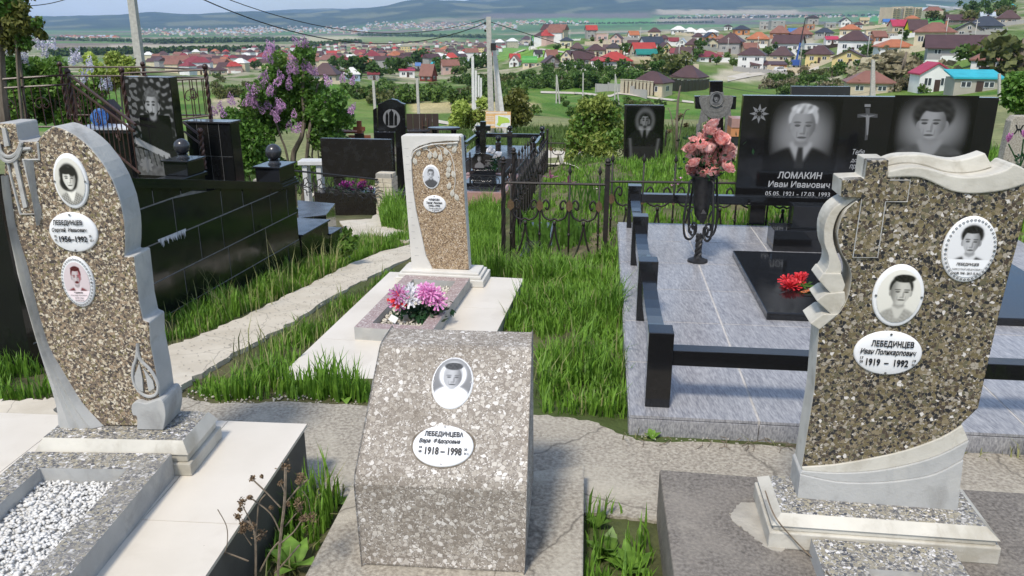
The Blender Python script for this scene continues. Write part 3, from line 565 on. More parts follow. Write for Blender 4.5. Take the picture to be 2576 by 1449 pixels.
# ================================================================ left grave
Lr = math.radians(-2.5); Lo = Vector((-1.34, 2.412, .365)); zS = .248
sl_ = thing('grave_platform', 'low grave platform of smooth cream tiles with dark sides under the candle headstone', 'grave platform', (-1.3, 2.0, 0))
def tileset(parent, loc, rz, xs, ys, z0, z1, mt, gap=.0025, name='tile', skip=None):
    F_ = Matrix.Translation(-parent.location) @ frame(loc, rz)
    for i in range(len(xs)-1):
        for q in range(len(ys)-1):
            if skip and skip(i, q): continue
            mb = MB(); mb.X = F_; g = gap/2; mb.box(xs[i]+g, xs[i+1]-g, ys[q]+g, ys[q+1]-g, z0, z1); mb.ob(name, mt, parent, bevel=0)
mb = MB(); mb.X = Matrix.Translation(-sl_.location) @ frame((-.752, 2.65, 0), math.radians(-4.3)); mb.box(-1.45, -.012, -1.9, -.008, -.05, zS-.012); mb.ob('body', 'slab_side', sl_)
tileset(sl_, (-.752, 2.65, 0), math.radians(-4.3), [-1.47, -.9, -.3, 0], [-1.92, -1.24, -.625, 0], zS-.012, zS, 'tile_beige')
hs = thing('headstone', 'brown terrazzo headstone with carved cross, ribbed drape and candle flame, on the cream platform', 'headstone', Lo, Lr)
fc = Face(Lo, Lr)
outl = [(148, 1072), (144, 1041), (136, 993), (113, 912), (81, 798), (49, 685), (25, 560), (14, 490), (9, 440), (11, 400), (-24, 398), (-26, 357), (-8, 355), (-8, 309), (39, 310), (47, 355), (93, 355), (98, 347), (111, 332), (133, 317), (150, 321), (167, 328), (190, 341), (211, 357), (229, 374), (244, 393), (258, 411), (269, 429), (282, 452), (292, 477), (302, 505), (308, 532), (313, 560), (315, 588), (315, 620), (313, 646), (337, 644), (345, 711), (350, 759), (360, 805), (376, 811), (378, 863), (394, 944), (402, 1001), (412, 1072)]
Po = fc.pts(outl); TH = .11
mb = MB(); mb.prism(Po, 0, TH, 0, 1); mb.ob('stele', ['chips_brown', 'cement'], hs, bevel=.006)
inner = smoothline([(22, 440), (36, 546), (49, 604), (70, 669), (94, 772), (123, 869), (156, 928), (181, 970), (207, 1012), (232, 1040), (262, 1071)], 3); outer = [(9, 440), (14, 490), (25, 560), (49, 685), (81, 798), (113, 912), (136, 993), (144, 1041), (146, 1072)]
mb = MB(); ruled(mb, resample(fc.pts(inner), 26)[::-1], resample(fc.pts(outer), 26)[::-1], [-.002, .012, .02, .013, .022, .014, .021, .014, .016, -.002], 0); mb.ob('carved_drape', 'cement', hs, True)
cand = [(352, 1073), (352, 1041), (341, 1036), (339, 1012), (353, 1003), (372, 1008), (390, 1003), (410, 998), (420, 1010), (424, 1040), (418, 1074)]
mb = MB(); mb.prism(fc.pts(smoothline(cand, 3)), -.022, TH*.98, 0); mb.ob('carved_candle', 'cement', hs, bevel=.008)
fl = [(347, 862), (352, 900), (380, 930), (398, 965), (394, 990), (372, 996), (350, 982), (336, 955), (336, 925), (345, 895), (347, 862)]
mb = MB(); mb.tube([(x, -.003, z) for x, z in fc.pts(smoothline(fl, 4)[:-1])], .0055, 6, closed=True)
for q in ([(352, 912), (340, 945), (345, 975), (362, 984), (360, 950)], [(362, 925), (370, 950), (376, 984), (390, 975), (386, 955)]): mb.prism(fc.pts(q), -.006, .01)
mb.ob('carved_flame', 'cement', hs, True)
mb = MB()
mb.prism(fc.pts([(8, 322), (17, 322), (27, 366), (15, 368)]), -.008, .02); mb.prism(fc.pts([(34, 392), (43, 392), (72, 520), (62, 522)]), -.008, .02)
for dv in (0, 12): mb.tube([(x, -.006, z) for x, z in fc.pts(smoothline([(0, 360+dv), (5, 380+dv), (18, 392+dv), (34, 392+dv), (48, 380+dv), (57, 357+dv)], 4))], .006, 6)
mb.tube([(x, -.002, z) for x, z in fc.pts([(20, 405), (30, 450), (53, 538), (95, 538), (60, 402)])], .004, 5); mb.tube([(x, -.002, z) for x, z in fc.pts([(56, 375), (80, 373)])], .006, 5); mb.tube([(x, -.002, z) for x, z in fc.pts([(58, 402), (100, 401), (96, 358)])], .004, 5)
mb.ob('carved_cross', 'cement', hs, True)
mb = MB(); cl = fc.pts(smoothline([(62, 400), (72, 440), (84, 500), (90, 540), (97, 566)], 3)); cr_ = fc.pts(smoothline([(84, 402), (88, 440), (96, 500), (105, 530), (100, 566)], 3)); ruled(mb, cr_, cl, [0, .012, .005, .014, .004, .012, 0], 0); mb.ob('carved_cloth', 'cement', hs, True)
sep = (1, .97, .86)
o = oval_px(fc, (128, 424), (230, 474), (167, 385), (192, 524)); im = portrait(84, 104, style='long', fx=-.02, fy=.16, fw=.42, fh=.58, face=.78, hair=.05, coat=.3, shirt=.85, bg=(.8, .62), check=True, seed=3)
plaque(hs, o[0], o[1], o[2]*.92, o[3], 0, None, im, sep, rim=.86)
o = oval_px(fc, (120, 568), (253, 599), (172, 533), (200, 633))
plaque(hs, o[0], o[1], o[2]*.95, o[3], 0, lines=[('ЛЕБЕДИНЦЕВ', -.06, .24, .6, .15, B_), ('Сергей  Иванович', -.05, .06, .72, .13, BI), ('1956–1992', .0, -.16, .58, .16, B_), ('20', -.36, -.09, .05, .06, B_), ('05', -.36, -.19, .05, .06, B_), ('20', .36, -.08, .05, .06, B_), ('02 г.', .39, -.19, .1, .06, B_)], screws='tb')
o = oval_px(fc, (151, 695), (245, 724), (191, 644), (207, 771)); im = portrait(80, 100, style='short', fy=.32, fw=.34, fh=.5, face=.62, hair=.07, coat=.12, shirt=.75, bg=(.7, .66), mou=True, seed=5, text0=-.52)
rg = im[..., None]*np.array([1, .86, .86]); rg = np.where((im < .3)[..., None], im[..., None]*np.array([1.5, .55, .6])+np.array([.03, 0, 0]), rg)
pq = plaque(hs, o[0], o[1], o[2]*.92, o[3], 0, border=True, lines=[('Чуряков', 0, -.2, .26, .045, B_), ('Александр Николаевич', 0, -.255, .5, .035, {}), ('25.07.1966', 0, -.305, .26, .033, {}), ('06.04.2014', 0, -.355, .26, .033, {})])
printmesh(pq, 'portrait', im, o[0]-o[2]*.36, o[0]+o[2]*.36, o[1]-o[3]*.4, o[1]+o[3]*.4, -.0096, None, clip=1, rgb=rg)
pl = thing('headstone_plinth', 'moulded cement plinth with chip top under the candle headstone', 'plinth', (-1.30, 2.30, zS), Lr)
mb = MB(); x0, x1 = -.26, .26; mb.box(x0, x1, 0, .26, 0, .045); mb.ob('base', 'cement_cream', pl, bevel=.004)
mb = MB(); mb.box(x0+.012, x1-.012, .012, .248, .045, .075); mb.ob('step', 'cement_cream', pl, bevel=.004)
mb = MB(); frustum(mb, x0+.006, x1-.006, .006, .254, .075, .115, .022, 0, 1); mb.ob('bevelled_top', ['cement_cream', 'chips_base'], pl)
gb = thing('grave_border', 'chip-topped concrete grave border holding white pebbles, lower left corner', 'grave border', (-1.33, 2.295, zS), math.radians(-1.5))
border_box(gb, -.235, .235, -1.15, -.002, 0, .085, .098, 'chips_base', 'cement')
_f = frame((-1.33, 2.295, 0), math.radians(-1.5)); gravel('white_pebbles', [tuple((_f @ Vector(p))[:2]) for p in ((-.135, -1.05, 0), (.135, -1.05, 0), (.135, -.102, 0), (-.135, -.102, 0))], zS+.035, 4200, .0085, 'gravel', 'loose white pebbles filling the grave border at the lower left')
mb = MB(); mb.slab([tuple((_f @ Vector(p))[:2]) for p in ((-.137, -1.052, 0), (.137, -1.052, 0), (.137, -.1, 0), (-.137, -.1, 0))], zS+.002, zS+.03); mb.ob('pebble_bed', 'gravel', kind='structure')
# ================================================================ centre grave: slanted concrete stone
Cr = math.radians(-4.5); Cl = Vector((-.207, 2.013, .1))
st = thing('grave_slab', 'weathered concrete slab under the slanted grey headstone in front', 'slab', (-.2, 2.2, 0))
mb = MB(); mb.slab([(q[0]+.2, q[1]-2.2) for q in [tuple(gz(*p, .1)[:2]) for p in ((883, 1228), (1100, 1205), (1300, 1190), (1470, 1168), (1467, 1449), (1466, 1700), (690, 1700), (766, 1449))]], -.04, .1); mb.ob('slab', 'concrete', st, bevel=.006)
hs = thing('headstone', 'weathered grey slanted headstone with two white ovals, nearest in the centre', 'headstone', Cl, Cr)
prof = [(.0, 0), (.004, .03), (0, .28), (.012, .305), (.335, .553), (.35, .566), (.368, .571), (.5, .572), (.515, .56), (.525, 0)]
n = len(prof); mb = MB(); hw = [.244, .246, .25, .25, .243, .242, .241, .238, .238, .243]
V = [(-hw[i], y, z) for i, (y, z) in enumerate(prof)]+[(hw[i], y, z) for i, (y, z) in enumerate(prof)]
mb.add(V, [tuple(range(n))[::-1], tuple(range(n, 2*n))]+[(i, i+n, i+n+1, i+1) for i in range(n-1)]+[(n-1, 2*n-1, n, 0)]); 
ob_ = mb.ob('stone', 'chips_grey', hs, bevel=.009)
tilt = -math.atan2(.33-.012, .545-.305); fc = Face(Cl, Cr, 0); TL = Matrix.Translation((0, .012, .305)) @ Matrix.Rotation(tilt, 4, 'X')
class Face2(Face):
    def __init__(s, M_): s.M = M_; s.I = M_.inverted()
fs = Face2(frame(Cl, Cr) @ TL)
o = oval_px(fs, (1086, 966), (1191, 968), (1138, 900), (1140, 1031)); im = portrait(84, 104, style='bun', scarf=True, fy=.22, fw=.46, fh=.58, face=.5, hair=.1, coat=.85, shirt=.85, bg=(.35, .2), seed=9, brow=.2)
plaque(hs, o[0], o[1], o[2], o[3], 0, TL, im, rim=.93, ring=True)
o = oval_px(fs, (1039, 1118), (1192, 1122), (1112, 1071), (1112, 1176))
plaque(hs, o[0], o[1], o[2], o[3], 0, TL, lines=[('ЛЕБЕДИНЦЕВА', 0, .25, .64, .15, B_), ('Вера  Фёдоровна', -.06, .08, .68, .14, BI), ('1918 – 1998', .02, -.15, .6, .19, B_), ('04', -.36, -.07, .05, .06, B_), ('08', -.36, -.17, .05, .06, B_), ('20', .38, -.09, .05, .06, B_), ('01 г.', .4, -.19, .08, .06, B_)], screws='tb', ring=True)
# ================================================================ right grave
Rr = math.radians(-8.0); Rl = Vector((1.08, 2.068, .3))
st = thing('grave_platform', 'dark weathered concrete platform under the ribbon headstone on the right', 'grave platform', (1.2, 2.0, 0))
mb = MB(); mb.X = frame((0, 0, 0), 0); P_ = [tuple(gz(*p, .2)[:2]) for p in ((1659, 1180), (1921, 1200))]; P_ += [(2.35, 2.19), (2.25, 1.2), (.39, 1.3)]
mb.slab([(q[0]-1.2, q[1]-2.0) for q in P_], -.05, .2); mb.ob('slab', 'concrete_dark', st, bevel=.007)
mb = MB(); P_ = smoothline([(.72, 2.2), (.79, 2.2), (.8, 2.0), (.775, 1.955), (.74, 1.98), (.72, 2.02), (.7, 2.07), (.68, 2.1), (.675, 2.14), (.7, 2.17), (.72, 2.2)], 4)[:-1]; P_ = [(a+rnd.uniform(-.006, .006), c_+rnd.uniform(-.006, .006)) for a, c_ in P_]; mb.slab([(q[0]-1.2, q[1]-2.0) for q in P_], .195, .2035); mb.ob('mortar_smear', 'mortar_pale', st, bevel=.002)
hs = thing('headstone', 'olive terrazzo headstone with raised cross and flowing ribbon, on the right', 'headstone', Rl, Rr)
fc = Face(Rl, Rr)
rib_in = smoothline([(2164, 498), (2145, 513), (2123, 535), (2110, 572), (2108, 602), (2119, 639), (2136, 669), (2142, 698), (2132, 750), (2105, 794), (2060, 828)], 3)
top_lo = smoothline([(2230, 446), (2279, 443), (2316, 446), (2353, 461), (2390, 478), (2434, 485), (2482, 483), (2538, 474), (2600, 452)], 3)
rt = [(2596, 480), (2571, 570), (2538, 694), (2512, 798), (2488, 905), (2461, 1027), (2419, 1067)]
body = [(2005, 1243), (2048, 983), (2060, 828)][0:1]+[(2017, 1174), (2048, 983)]+rib_in[::-1]+[(2114, 495), (2118, 452), (2175, 450), (2182, 402), (2234, 402)]+top_lo+rt+[(2432, 1103), (2412, 1120), (2418, 1150), (2394, 1165), (2412, 1215), (2404, 1276)]
mb = MB(); mb.prism(fc.pts(body), 0, .1, 0, 1); mb.ob('stele', ['chips_olive', 'cement_cream'], hs, bevel=.004)
# ribbon: three stepped bands down the left side and along the top
lo1 = smoothline([(2153, 498), (2119, 513), (2093, 535), (2075, 572), (2075, 617), (2086, 650), (2081, 680), (2058, 706)], 3)
mb = MB()
def band(A1, B1, y0, y1): mb.prism(fc.pts(list(A1)+list(B1)[::-1]), y0, y1)
o1 = [(2150, 499), (2119, 513), (2093, 535), (2077, 572), (2077, 617), (2088, 650), (2083, 680), (2060, 706)]; i1 = [(2164, 499), (2140, 515), (2116, 536), (2101, 572), (2099, 606), (2109, 642), (2120, 672), (2118, 700)]
band(smoothline(o1, 3), smoothline(i1, 3), .012, .104)
o2 = [(2118, 700), (2095, 745), (2054, 757)]; band([(2072, 690), (2060, 706), (2096, 746)], [(2118, 690), (2128, 720), (2118, 748)], .006, .105)
band([(2078, 740), (2054, 757), (2098, 798)], [(2126, 735), (2128, 760), (2106, 796)], .002, .106)
band([(2070, 790), (2037, 813)], [(2108, 790), (2061, 829)], -.003, .1065)
mb.ob('ribbon', 'cement_cream', hs, bevel=.004)
mb = MB()
up1 = smoothline([(2236, 412), (2271, 400), (2316, 397), (2353, 399), (2390, 407), (2427, 411), (2464, 404), (2499, 392)], 3); up2 = smoothline([(2233, 430), (2279, 420), (2316, 420), (2353, 428), (2390, 440), (2434, 445), (2482, 440), (2519, 428)], 3)
band(up1, up2, .05, .103)
up2b = smoothline([(2233, 430), (2279, 420), (2316, 420), (2353, 428), (2390, 440), (2434, 445), (2482, 440), (2530, 426), (2552, 412), (2600, 440)], 3)
band(up2b, smoothline([(2231, 447), (2279, 444), (2316, 447), (2353, 462), (2390, 479), (2434, 486), (2482, 484), (2538, 475), (2600, 453)], 3), -.006, .1045)
mb.ob('ribbon', 'cement_cream', hs, bevel=.004)
mb = MB(); b0 = smoothline([(2017, 1173), (2099, 1167), (2188, 1152), (2276, 1132), (2365, 1100), (2419, 1068)], 3)
b1 = smoothline([(2017, 1180), (2100, 1186), (2190, 1182), (2280, 1166), (2360, 1142), (2434, 1104)], 3); b2 = smoothline([(2010, 1186), (2100, 1205), (2190, 1208), (2280, 1200), (2350, 1185), (2418, 1150)], 3)
band(b0, b1, -.006, .098); mb.ob('base_band', 'cement_cream', hs, bevel=.002)
mb = MB(); band(b1, b2, -.012, .099); mb.ob('base_band', 'cement', hs, bevel=.002)
mb = MB(); mb.prism(fc.pts(b2+[(2410, 1215), (2404, 1277), (2003, 1245)]), -.018, .1015); mb.ob('base_band', 'cement', hs, bevel=.002)
mb = MB(); mb.prism(fc.pts([(2116, 494), (2118, 452), (2175, 450), (2182, 402), (2234, 402), (2230, 450), (2288, 452), (2280, 505), (2226, 504), (2206, 645), (2144, 645), (2166, 497)]), -.007, .03); mb.ob('raised_cross', 'chips_olive', hs, bevel=.002)
mb = MB(); mb.tube([(x, -.007, z) for x, z in fc.pts([(2236, 452), (2288, 452), (2280, 506), (2226, 506), (2206, 646), (2144, 646), (2166, 500)])], .0015, 5); mb.ob('cross_outline', 'cement', hs)
o = oval_px(fc, (2365, 632), (2511, 613), (2455, 543), (2423, 709)); im = portrait(90, 110, style='curly', fy=.36, fw=.38, fh=.52, face=.55, hair=.035, coat=.02, shirt=.72, bg=(.8, .74), seed=11, text0=-.42)
pq = plaque(hs, o[0], o[1], o[2]*.96, o[3], 0, None, im, rim=.84, border=True, lines=[('ЛЕБЕДИНЦЕВ', 0, -.215, .42, .05, B_), ('НИКОЛАЙ ИВАНОВИЧ', 0, -.285, .54, .042, {}), ('12.08. 1946 - 2013 15.10.', 0, -.35, .46, .04, B_)])
o = oval_px(fc, (2192, 735), (2326, 743), (2268, 664), (2249, 820)); im = portrait(84, 104, style='short', fx=.06, fy=.2, fw=.46, fh=.62, face=.62, hair=.04, coat=.42, shirt=.62, bg=(.82, .7), turn=1, seed=13, hl=.1)
plaque(hs, o[0], o[1], o[2]*.96, o[3], 0, None, im, sep, rim=.86)
o = oval_px(fc, (2145, 876), (2321, 892), (2241, 832), (2223, 941))
plaque(hs, o[0], o[1], o[2]*.97, o[3], 0, lines=[('ЛЕБЕДИНЦЕВ', .04, .22, .62, .17, B_), ('Иван Поликарпович', -.01, .03, .82, .16, BI), ('1919  –  1992', .0, -.2, .62, .17, B_), ('17', -.38, -.11, .05, .06, B_), ('09', -.38, -.2, .05, .06, B_), ('19', .39, -.13, .05, .06, B_), ('03 г.', .4, -.22, .08, .06, B_)], screws='tb')
pl = thing('headstone_plinth', 'stepped cream cement plinth with chip top under the ribbon headstone', 'plinth', (1.055, 1.94, .2), math.radians(-7))
mb = MB(); mb.box(-.315, .315, 0, .27, 0, .055); mb.ob('base', 'cement_cream', pl, bevel=.004)
mb = MB(); mb.box(-.303, .303, .01, .26, .055, .075); mb.ob('step', 'cement_cream', pl, bevel=.004)
mb = MB(); frustum(mb, -.31, .31, .004, .266, .075, .1005, .03, 0, 1); mb.ob('bevelled_top', ['cement_cream', 'chips_base'], pl)
gb = thing('grave_border', 'flat chip-topped grave border in front of the ribbon headstone, bottom right', 'grave border', (1.04, 1.925, .2), math.radians(-7))
border_box(gb, -.19, .19, -.9, -.0, 0, .055, .12, 'chips_base', 'cement')
mb = MB(); mb.box(-.072, .072, -.785, -.115, .0, .03); mb.ob('infill', 'concrete', gb)
# ================================================================ grave with the birch stele
Mr = math.radians(-8.4); Ml = Vector((-.4955, 5.318, .03)); zM = -.06
st = thing('grave_platform', 'pale cream tiled grave platform around the birch-relief headstone', 'grave platform', (-.5, 4.7, zM))
oM = (-.4, 5.46, 0); rM = math.radians(-9.5)
mb = MB(); mb.X = Matrix.Translation(-st.location) @ frame(oM, rM); mb.box(-.485, .485, -1.9, 0, -.42, zM-.012); mb.ob('body', 'cement', st)
tileset(st, oM, rM, [-.49, 0, .49], [-1.95, -1.3, -.65, .004], zM-.012, zM, 'tile_beige')
hs = thing('headstone', 'slim headstone with birch trunk, branch and leaf relief over brown chips', 'headstone', Ml, Mr); fc = Face(Ml, Mr)
mb = MB(); mb.prism(fc.pts([(1037, 676), (1010, 343), (1013, 340), (1156, 341), (1160, 346), (1180, 679)]), 0, .09, 0, 1); mb.ob('stele', ['chips_fine', 'cement_white'], hs, bevel=.004)
mb = MB(); mb.prism(fc.pts([(1037, 676), (1010, 343), (1014, 340), (1156, 341), (1156, 354), (1129, 354), (1087, 358), (1056, 367), (1040, 378), (1036, 392), (1037, 430), (1040, 477), (1048, 530), (1062, 594), (1073, 644), (1090, 678)]), -.012, .093); mb.ob('birch_trunk_relief', 'cement_white', hs, bevel=.004)
mb = MB(); mb.tube([(x, -.013, z) for x, z in fc.pts(smoothline([(1036, 400), (1042, 382), (1060, 371), (1095, 362), (1152, 359)], 4))], .004, 5)
for br in ([(1082, 361), (1110, 368), (1132, 385), (1143, 420), (1145, 460), (1138, 490)], [(1060, 371), (1075, 376), (1090, 388)], [(1095, 365), (1108, 378), (1112, 395)]): mb.tube([(x, -.003, z) for x, z in fc.pts(smoothline(br, 4))], .0025, 5)
mb.ob('branch_relief', 'cement_white', hs, True)
lf = MB(); q = [(0, -.5), (.28, -.28), (.36, 0), (.22, .3), (0, .52), (-.22, .3), (-.36, 0), (-.28, -.28)]; lf.prism([(a*.044, b_*.05) for a, b_ in q], -.005, .004); lf.tube([(0, -.006, -.02), (0, -.006, .02)], .0012, 4); lme = lf.mesh('leaf', 'cement_cream')
for (u, v, a) in [(1044, 405, -.4), (1053, 384, .3), (1070, 370, .6), (1081, 391, .2), (1095, 389, 0), (1108, 397, -.2), (1122, 381, -.3), (1131, 365, .9), (1143, 376, .6), (1130, 411, .2), (1129, 426, .1), (1127, 438, 0), (1141, 438, -.3), (1130, 467, .3), (1138, 486, .1), (1149, 496, -.4), (1146, 362, .8)]:
    x, z = fc(u, v); o = link('carved_leaf', lme, hs, (x, 0, z)); o.rotation_euler = (0, a, 0)
mb = MB()
for i in range(15):
    v = 372+i*19+rnd.uniform(-4, 4); u = 1013+(v-340)*.083+rnd.uniform(0, 10); a, b_ = fc(u, v); mb.box(a, a+rnd.uniform(.015, .03), -.0128, -.011, b_, b_+.003)
mb.ob('bark_marks', 'cement', hs)
o = oval_px(fc, (1063, 444), (1107, 445), (1085, 414), (1085, 475)); im = portrait(60, 76, style='short', fy=.3, fw=.36, fh=.48, face=.62, hair=.2, coat=.15, shirt=.15, bg=(.7, .66), seed=15)
plaque(hs, o[0], o[1], o[2], o[3], 0, None, im, (.95, .97, 1), rim=.88)
o = oval_px(fc, (1065, 512), (1122, 514), (1092, 491), (1092, 534))
plaque(hs, o[0], o[1], o[2], o[3], 0, lines=[('ЧУРЯКОВА', 0, .26, .5, .13, B_), ('Таисия  Ивановна', 0, .08, .7, .13, BI), ('1942–1993', 0, -.1, .5, .13, B_), ('Помним любим дети', .03, -.25, .56, .07, BI), ('и внуки', .05, -.35, .3, .06, BI)], screws='tb')
pl = thing('headstone_plinth', 'three-stepped white plinth under the birch-relief headstone', 'plinth', (-.497, 5.235, zM), Mr)
for nm, a, b_, s in (('base', 0, .05, 0), ('step', .05, .072, .02), ('top', .072, .0895, .04)):
    mb = MB(); mb.box(-.31+s, .31-s, s-.02, .26-s, a, b_); mb.ob(nm, 'cement_white', pl, bevel=.005)
gb = thing('grave_border', 'pinkish chip grave border with flowers and pebbles before the birch headstone', 'grave border', (-.505, 5.19, zM), math.radians(-9.5))
border_box(gb, -.225, .225, -1.0, 0, 0, .075, .08, 'chips_pink', 'cement')
_f = frame((-.505, 5.19, 0), math.radians(-9.5)); gravel('cream_pebbles', [tuple((_f @ Vector(p))[:2]) for p in ((-.14, -.9, 0), (.14, -.9, 0), (.14, -.085, 0), (-.14, -.085, 0))], zM+.03, 1500, .011, 'gravel_warm', 'cream pebbles inside the pinkish border with the bright bouquet')
p = _f @ Vector((-.0, -.72, zM+.04)); mb = MB(); mb.ball((0, 0, 0), .045, 6); 
for i, v in enumerate(mb.v): mb.v[i] = (v[0]*(1.1+.2*rnd.random()), v[1]*.8, v[2]*(.6+.15*rnd.random()))
o = mb.ob('stone', 'rock', label='rough yellowish stone lying on the pebbles beside the bouquet', cat='stone'); o.location = p
# ================================================================ double black monument with tiled platform and granite rail
Kr = math.radians(-6.3); Kp = (.49, 3.02, 0); FK = frame(Kp, Kr); zK = .09
st = thing('grave_platform', 'large platform of grey streaked tiles inside the black granite rail', 'grave platform', (1.7, 4.6, 0))
mb = MB(); mb.X = Matrix.Translation(-st.location) @ FK; mb.box(.012, 2.99, .014, 3.45, -.4, zK-.0025); mb.ob('body', 'grout', st)
xs = [0, .53, 1.06, 1.6, 2.14, 2.6, 3.0]; ys = [0, .57, 1.14, 1.71, 2.29, 2.87, 3.45]
tileset(st, Kp, Kr, xs, ys, zK-.012, zK, 'tile_slate', gap=.011)
for i in range(6):
    mb = MB(); mb.X = Matrix.Translation(-st.location) @ FK; mb.box(xs[i]+.002, xs[i+1]-.002, -.0, .012, -.02, zK-.016); mb.ob('riser_tile', 'tile_slate', st)
for q in range(6):
    mb = MB(); mb.X = Matrix.Translation(-st.location) @ FK; mb.box(-.001, .01, ys[q]+.016, ys[q+1]-.002, -.2, zK-.016); mb.ob('riser_tile', 'tile_slate', st)
rl = thing('granite_rail', 'polished black granite post-and-rail enclosure round the double monument', 'railing', FK @ Vector((.12, .14, zK)), Kr)
py = [0, 1.05, 2.11, 3.16]; hp = .34
pts_ = [(0, y) for y in py]+[(1.75, 0), (2.66, 0), (2.66, 3.16)]
for (x, y) in pts_: mb = MB(); mb.box(x-.052, x+.052, y-.052, y+.052, 0, hp); mb.ob('post', 'granite', rl, bevel=.003)
def arcrail(a, b_, vert):
    mb = MB(); n = 8
    for i in range(n):
        t0, t1 = i/n, (i+1)/n; f = lambda t: .205-.035*math.sin(math.pi*t)
        y0, y1 = a[1]+(b_[1]-a[1])*t0, a[1]+(b_[1]-a[1])*t1; w_ = .036; x = a[0]
        mb.add([(x-w_, y0, f(t0)), (x+w_, y0, f(t0)), (x+w_, y1, f(t1)), (x-w_, y1, f(t1)), (x-w_, y0, f(t0)+.075), (x+w_, y0, f(t0)+.075), (x+w_, y1, f(t1)+.075), (x-w_, y1, f(t1)+.075)], [(0, 4, 7, 3), (1, 2, 6, 5), (4, 5, 6, 7), (0, 3, 2, 1)])
    mb.ob('rail', 'granite', rl)
for i in range(3): arcrail((0, py[i]+.052), (0, py[i+1]-.052), True)
for (x0, x1, y, z) in ((.052, 1.698, 0, .19), (1.802, 2.608, 0, .19), (.052, 2.608, 3.16, .205)): mb = MB(); mb.box(x0, x1, y-.036, y+.036, z, z+.068); mb.ob('rail', 'granite', rl, bevel=.002)
Kl = gy(1848, 505, 6.37); Kl0 = Vector((Kl.x, Kl.y, zK)); fc = Face(Kl, Kr)
x1, z1 = fc(2517, 233)[0], fc(1869, 240)[1]
mn = thing('headstone', 'wide black granite double monument with two etched portraits and crucifix', 'headstone', Kl, Kr)
mb = MB(); mb.box(0, x1, 0, .08, 0, z1); mb.ob('slab', 'granite', mn, bevel=.003)
zb = zK-Kl.z
for (a, b_) in ((.13, .25), (x1-.25, x1-.13)): mb = MB(); mb.box(a, b_, .0, .1, zb, -.001); mb.ob('leg', 'granite', mn)
def etch_patch(t, img, u0, u1, v0, v1, fc_, name='portrait', y=-.0015, floor=.006):
    a = fc_((u0+u1)/2, v1); b_ = fc_((u0+u1)/2, v0); xl = fc_(u0, (v0+v1)/2)[0]; xr = fc_(u1, (v0+v1)/2)[0]
    return printmesh(t, name, np.clip(img*.75, floor, .6), xl, xr, a[1], b_[1], y, mat_='print_granite')
im = portrait(130, 150, 1.15, fx=0, fy=.3, fw=.34, fh=.52, face=.36, hair=.52, style='short', coat=.012, shirt=.42, glow=True, tie=True, seed=21, brow=.13); etch_patch(mn, im, 1925, 2110, 248, 432, fc)
im = portrait(130, 130, 1.0, fx=0, fy=.12, fw=.32, fh=.5, face=.38, hair=.03, style='curly', coat=.1, shirt=.3, glow=True, turn=-1, seed=22, brow=.06, hs=1.6, hl=.05); etch_patch(mn, im, 2240, 2450, 240, 400, fc)
text(mn, 'ЛОМАКИН', *fc(2012, 441), .34, .055, -.002, 'etch', bold=.02, shear=.08); text(mn, 'Иван Иванович', *fc(2010, 464), .475, .05, -.002, 'etch', bold=.015, shear=.05)
text(mn, '05.05. 1921 - 17.03. 1993', *fc(2006, 488), .5, .036, -.002, 'etch', bold=.01, shear=.05)
for s_, u, v, w_ in (('Тебя', 2160, 382, .09), ('дорогой', 2165, 404, .15), ('просим', 2162, 421, .15)): text(mn, s_, *fc(u, v), w_, .042, -.002, 'etch', shear=.25)
mb = MB()
for kk in range(8):
    a = kk*math.pi/4; c = fc(1910, 286)
    for r_, w_ in ((.075, .16),): mb.prism([(c[0]+r_*math.sin(a), c[1]+r_*math.cos(a)), (c[0]+.038*math.sin(a+.32), c[1]+.038*math.cos(a+.32)), (c[0]+.02*math.sin(a), c[1]+.02*math.cos(a)), (c[0]+.038*math.sin(a-.32), c[1]+.038*math.cos(a-.32))], -.0016, .002)
c = fc(1910, 286); mb.tube([(c[0]+.021*math.cos(q*.4), -.002, c[1]+.021*math.sin(q*.4)) for q in range(16)], .002, 4, closed=True); mb.tube([(c[0]+.034*math.cos(q*.4), -.001, c[1]+.034*math.sin(q*.4)) for q in range(16)], .0025, 4, closed=True)
mb.ob('etched_order', 'etch_dim', mn)
mb = MB(); mb.prism(fc.pts([(2177, 272), (2188, 272), (2188, 285), (2208, 287), (2207, 296), (2187, 295), (2184, 337), (2182, 352), (2175, 353), (2176, 336), (2178, 295), (2157, 296), (2157, 287), (2178, 285)]), -.0014, .002); mb.ob('etched_cross', 'etch_dark', mn)
mb = MB(); mb.prism(fc.pts([(2160, 289), (2179, 291), (2181, 287), (2184, 291), (2203, 289), (2187, 295), (2186, 312), (2183, 340), (2180, 340), (2179, 312), (2178, 295)]), -.0022, -.001); mb.prism(fc.pts([(2175, 262), (2190, 262), (2190, 269), (2175, 269)]), -.002, .002); mb.ob('etched_figure', 'etch_dim', mn)
pb = thing('plinth', 'low black granite pedestal under the double monument', 'plinth', Vector((*gz(1943, 632, zK)[:2], zK)), Kr)
mb = MB(); mb.box(0, .85, 0, .23, 0, .155); mb.ob('lower_block', 'granite', pb, bevel=.003)
mb = MB(); mb.box(.13, .75, .06, .2, .1555, .32); mb.ob('upper_block', 'granite', pb, bevel=.002)
def gslab(px, px2, w_, label, depth=1.27):
    a = gz(*px, zK); o = thing('grave_slab', label, 'slab', a, Kr); mb = MB(); mb.box(0, w_, 0, depth, 0, .045); mb.ob('slab', 'granite', o, bevel=.004); return o
gslab((1928, 805), None, .62, 'polished black grave slab carrying the red carnations'); 
a = gz(2480, 818, zK); o = thing('grave_slab', 'black grave slab at the right edge behind the ribbon headstone', 'slab', a, Kr); mb = MB(); mb.box(0, .62, 0, 1.2, 0, .045); mb.ob('slab', 'granite', o, bevel=.004)
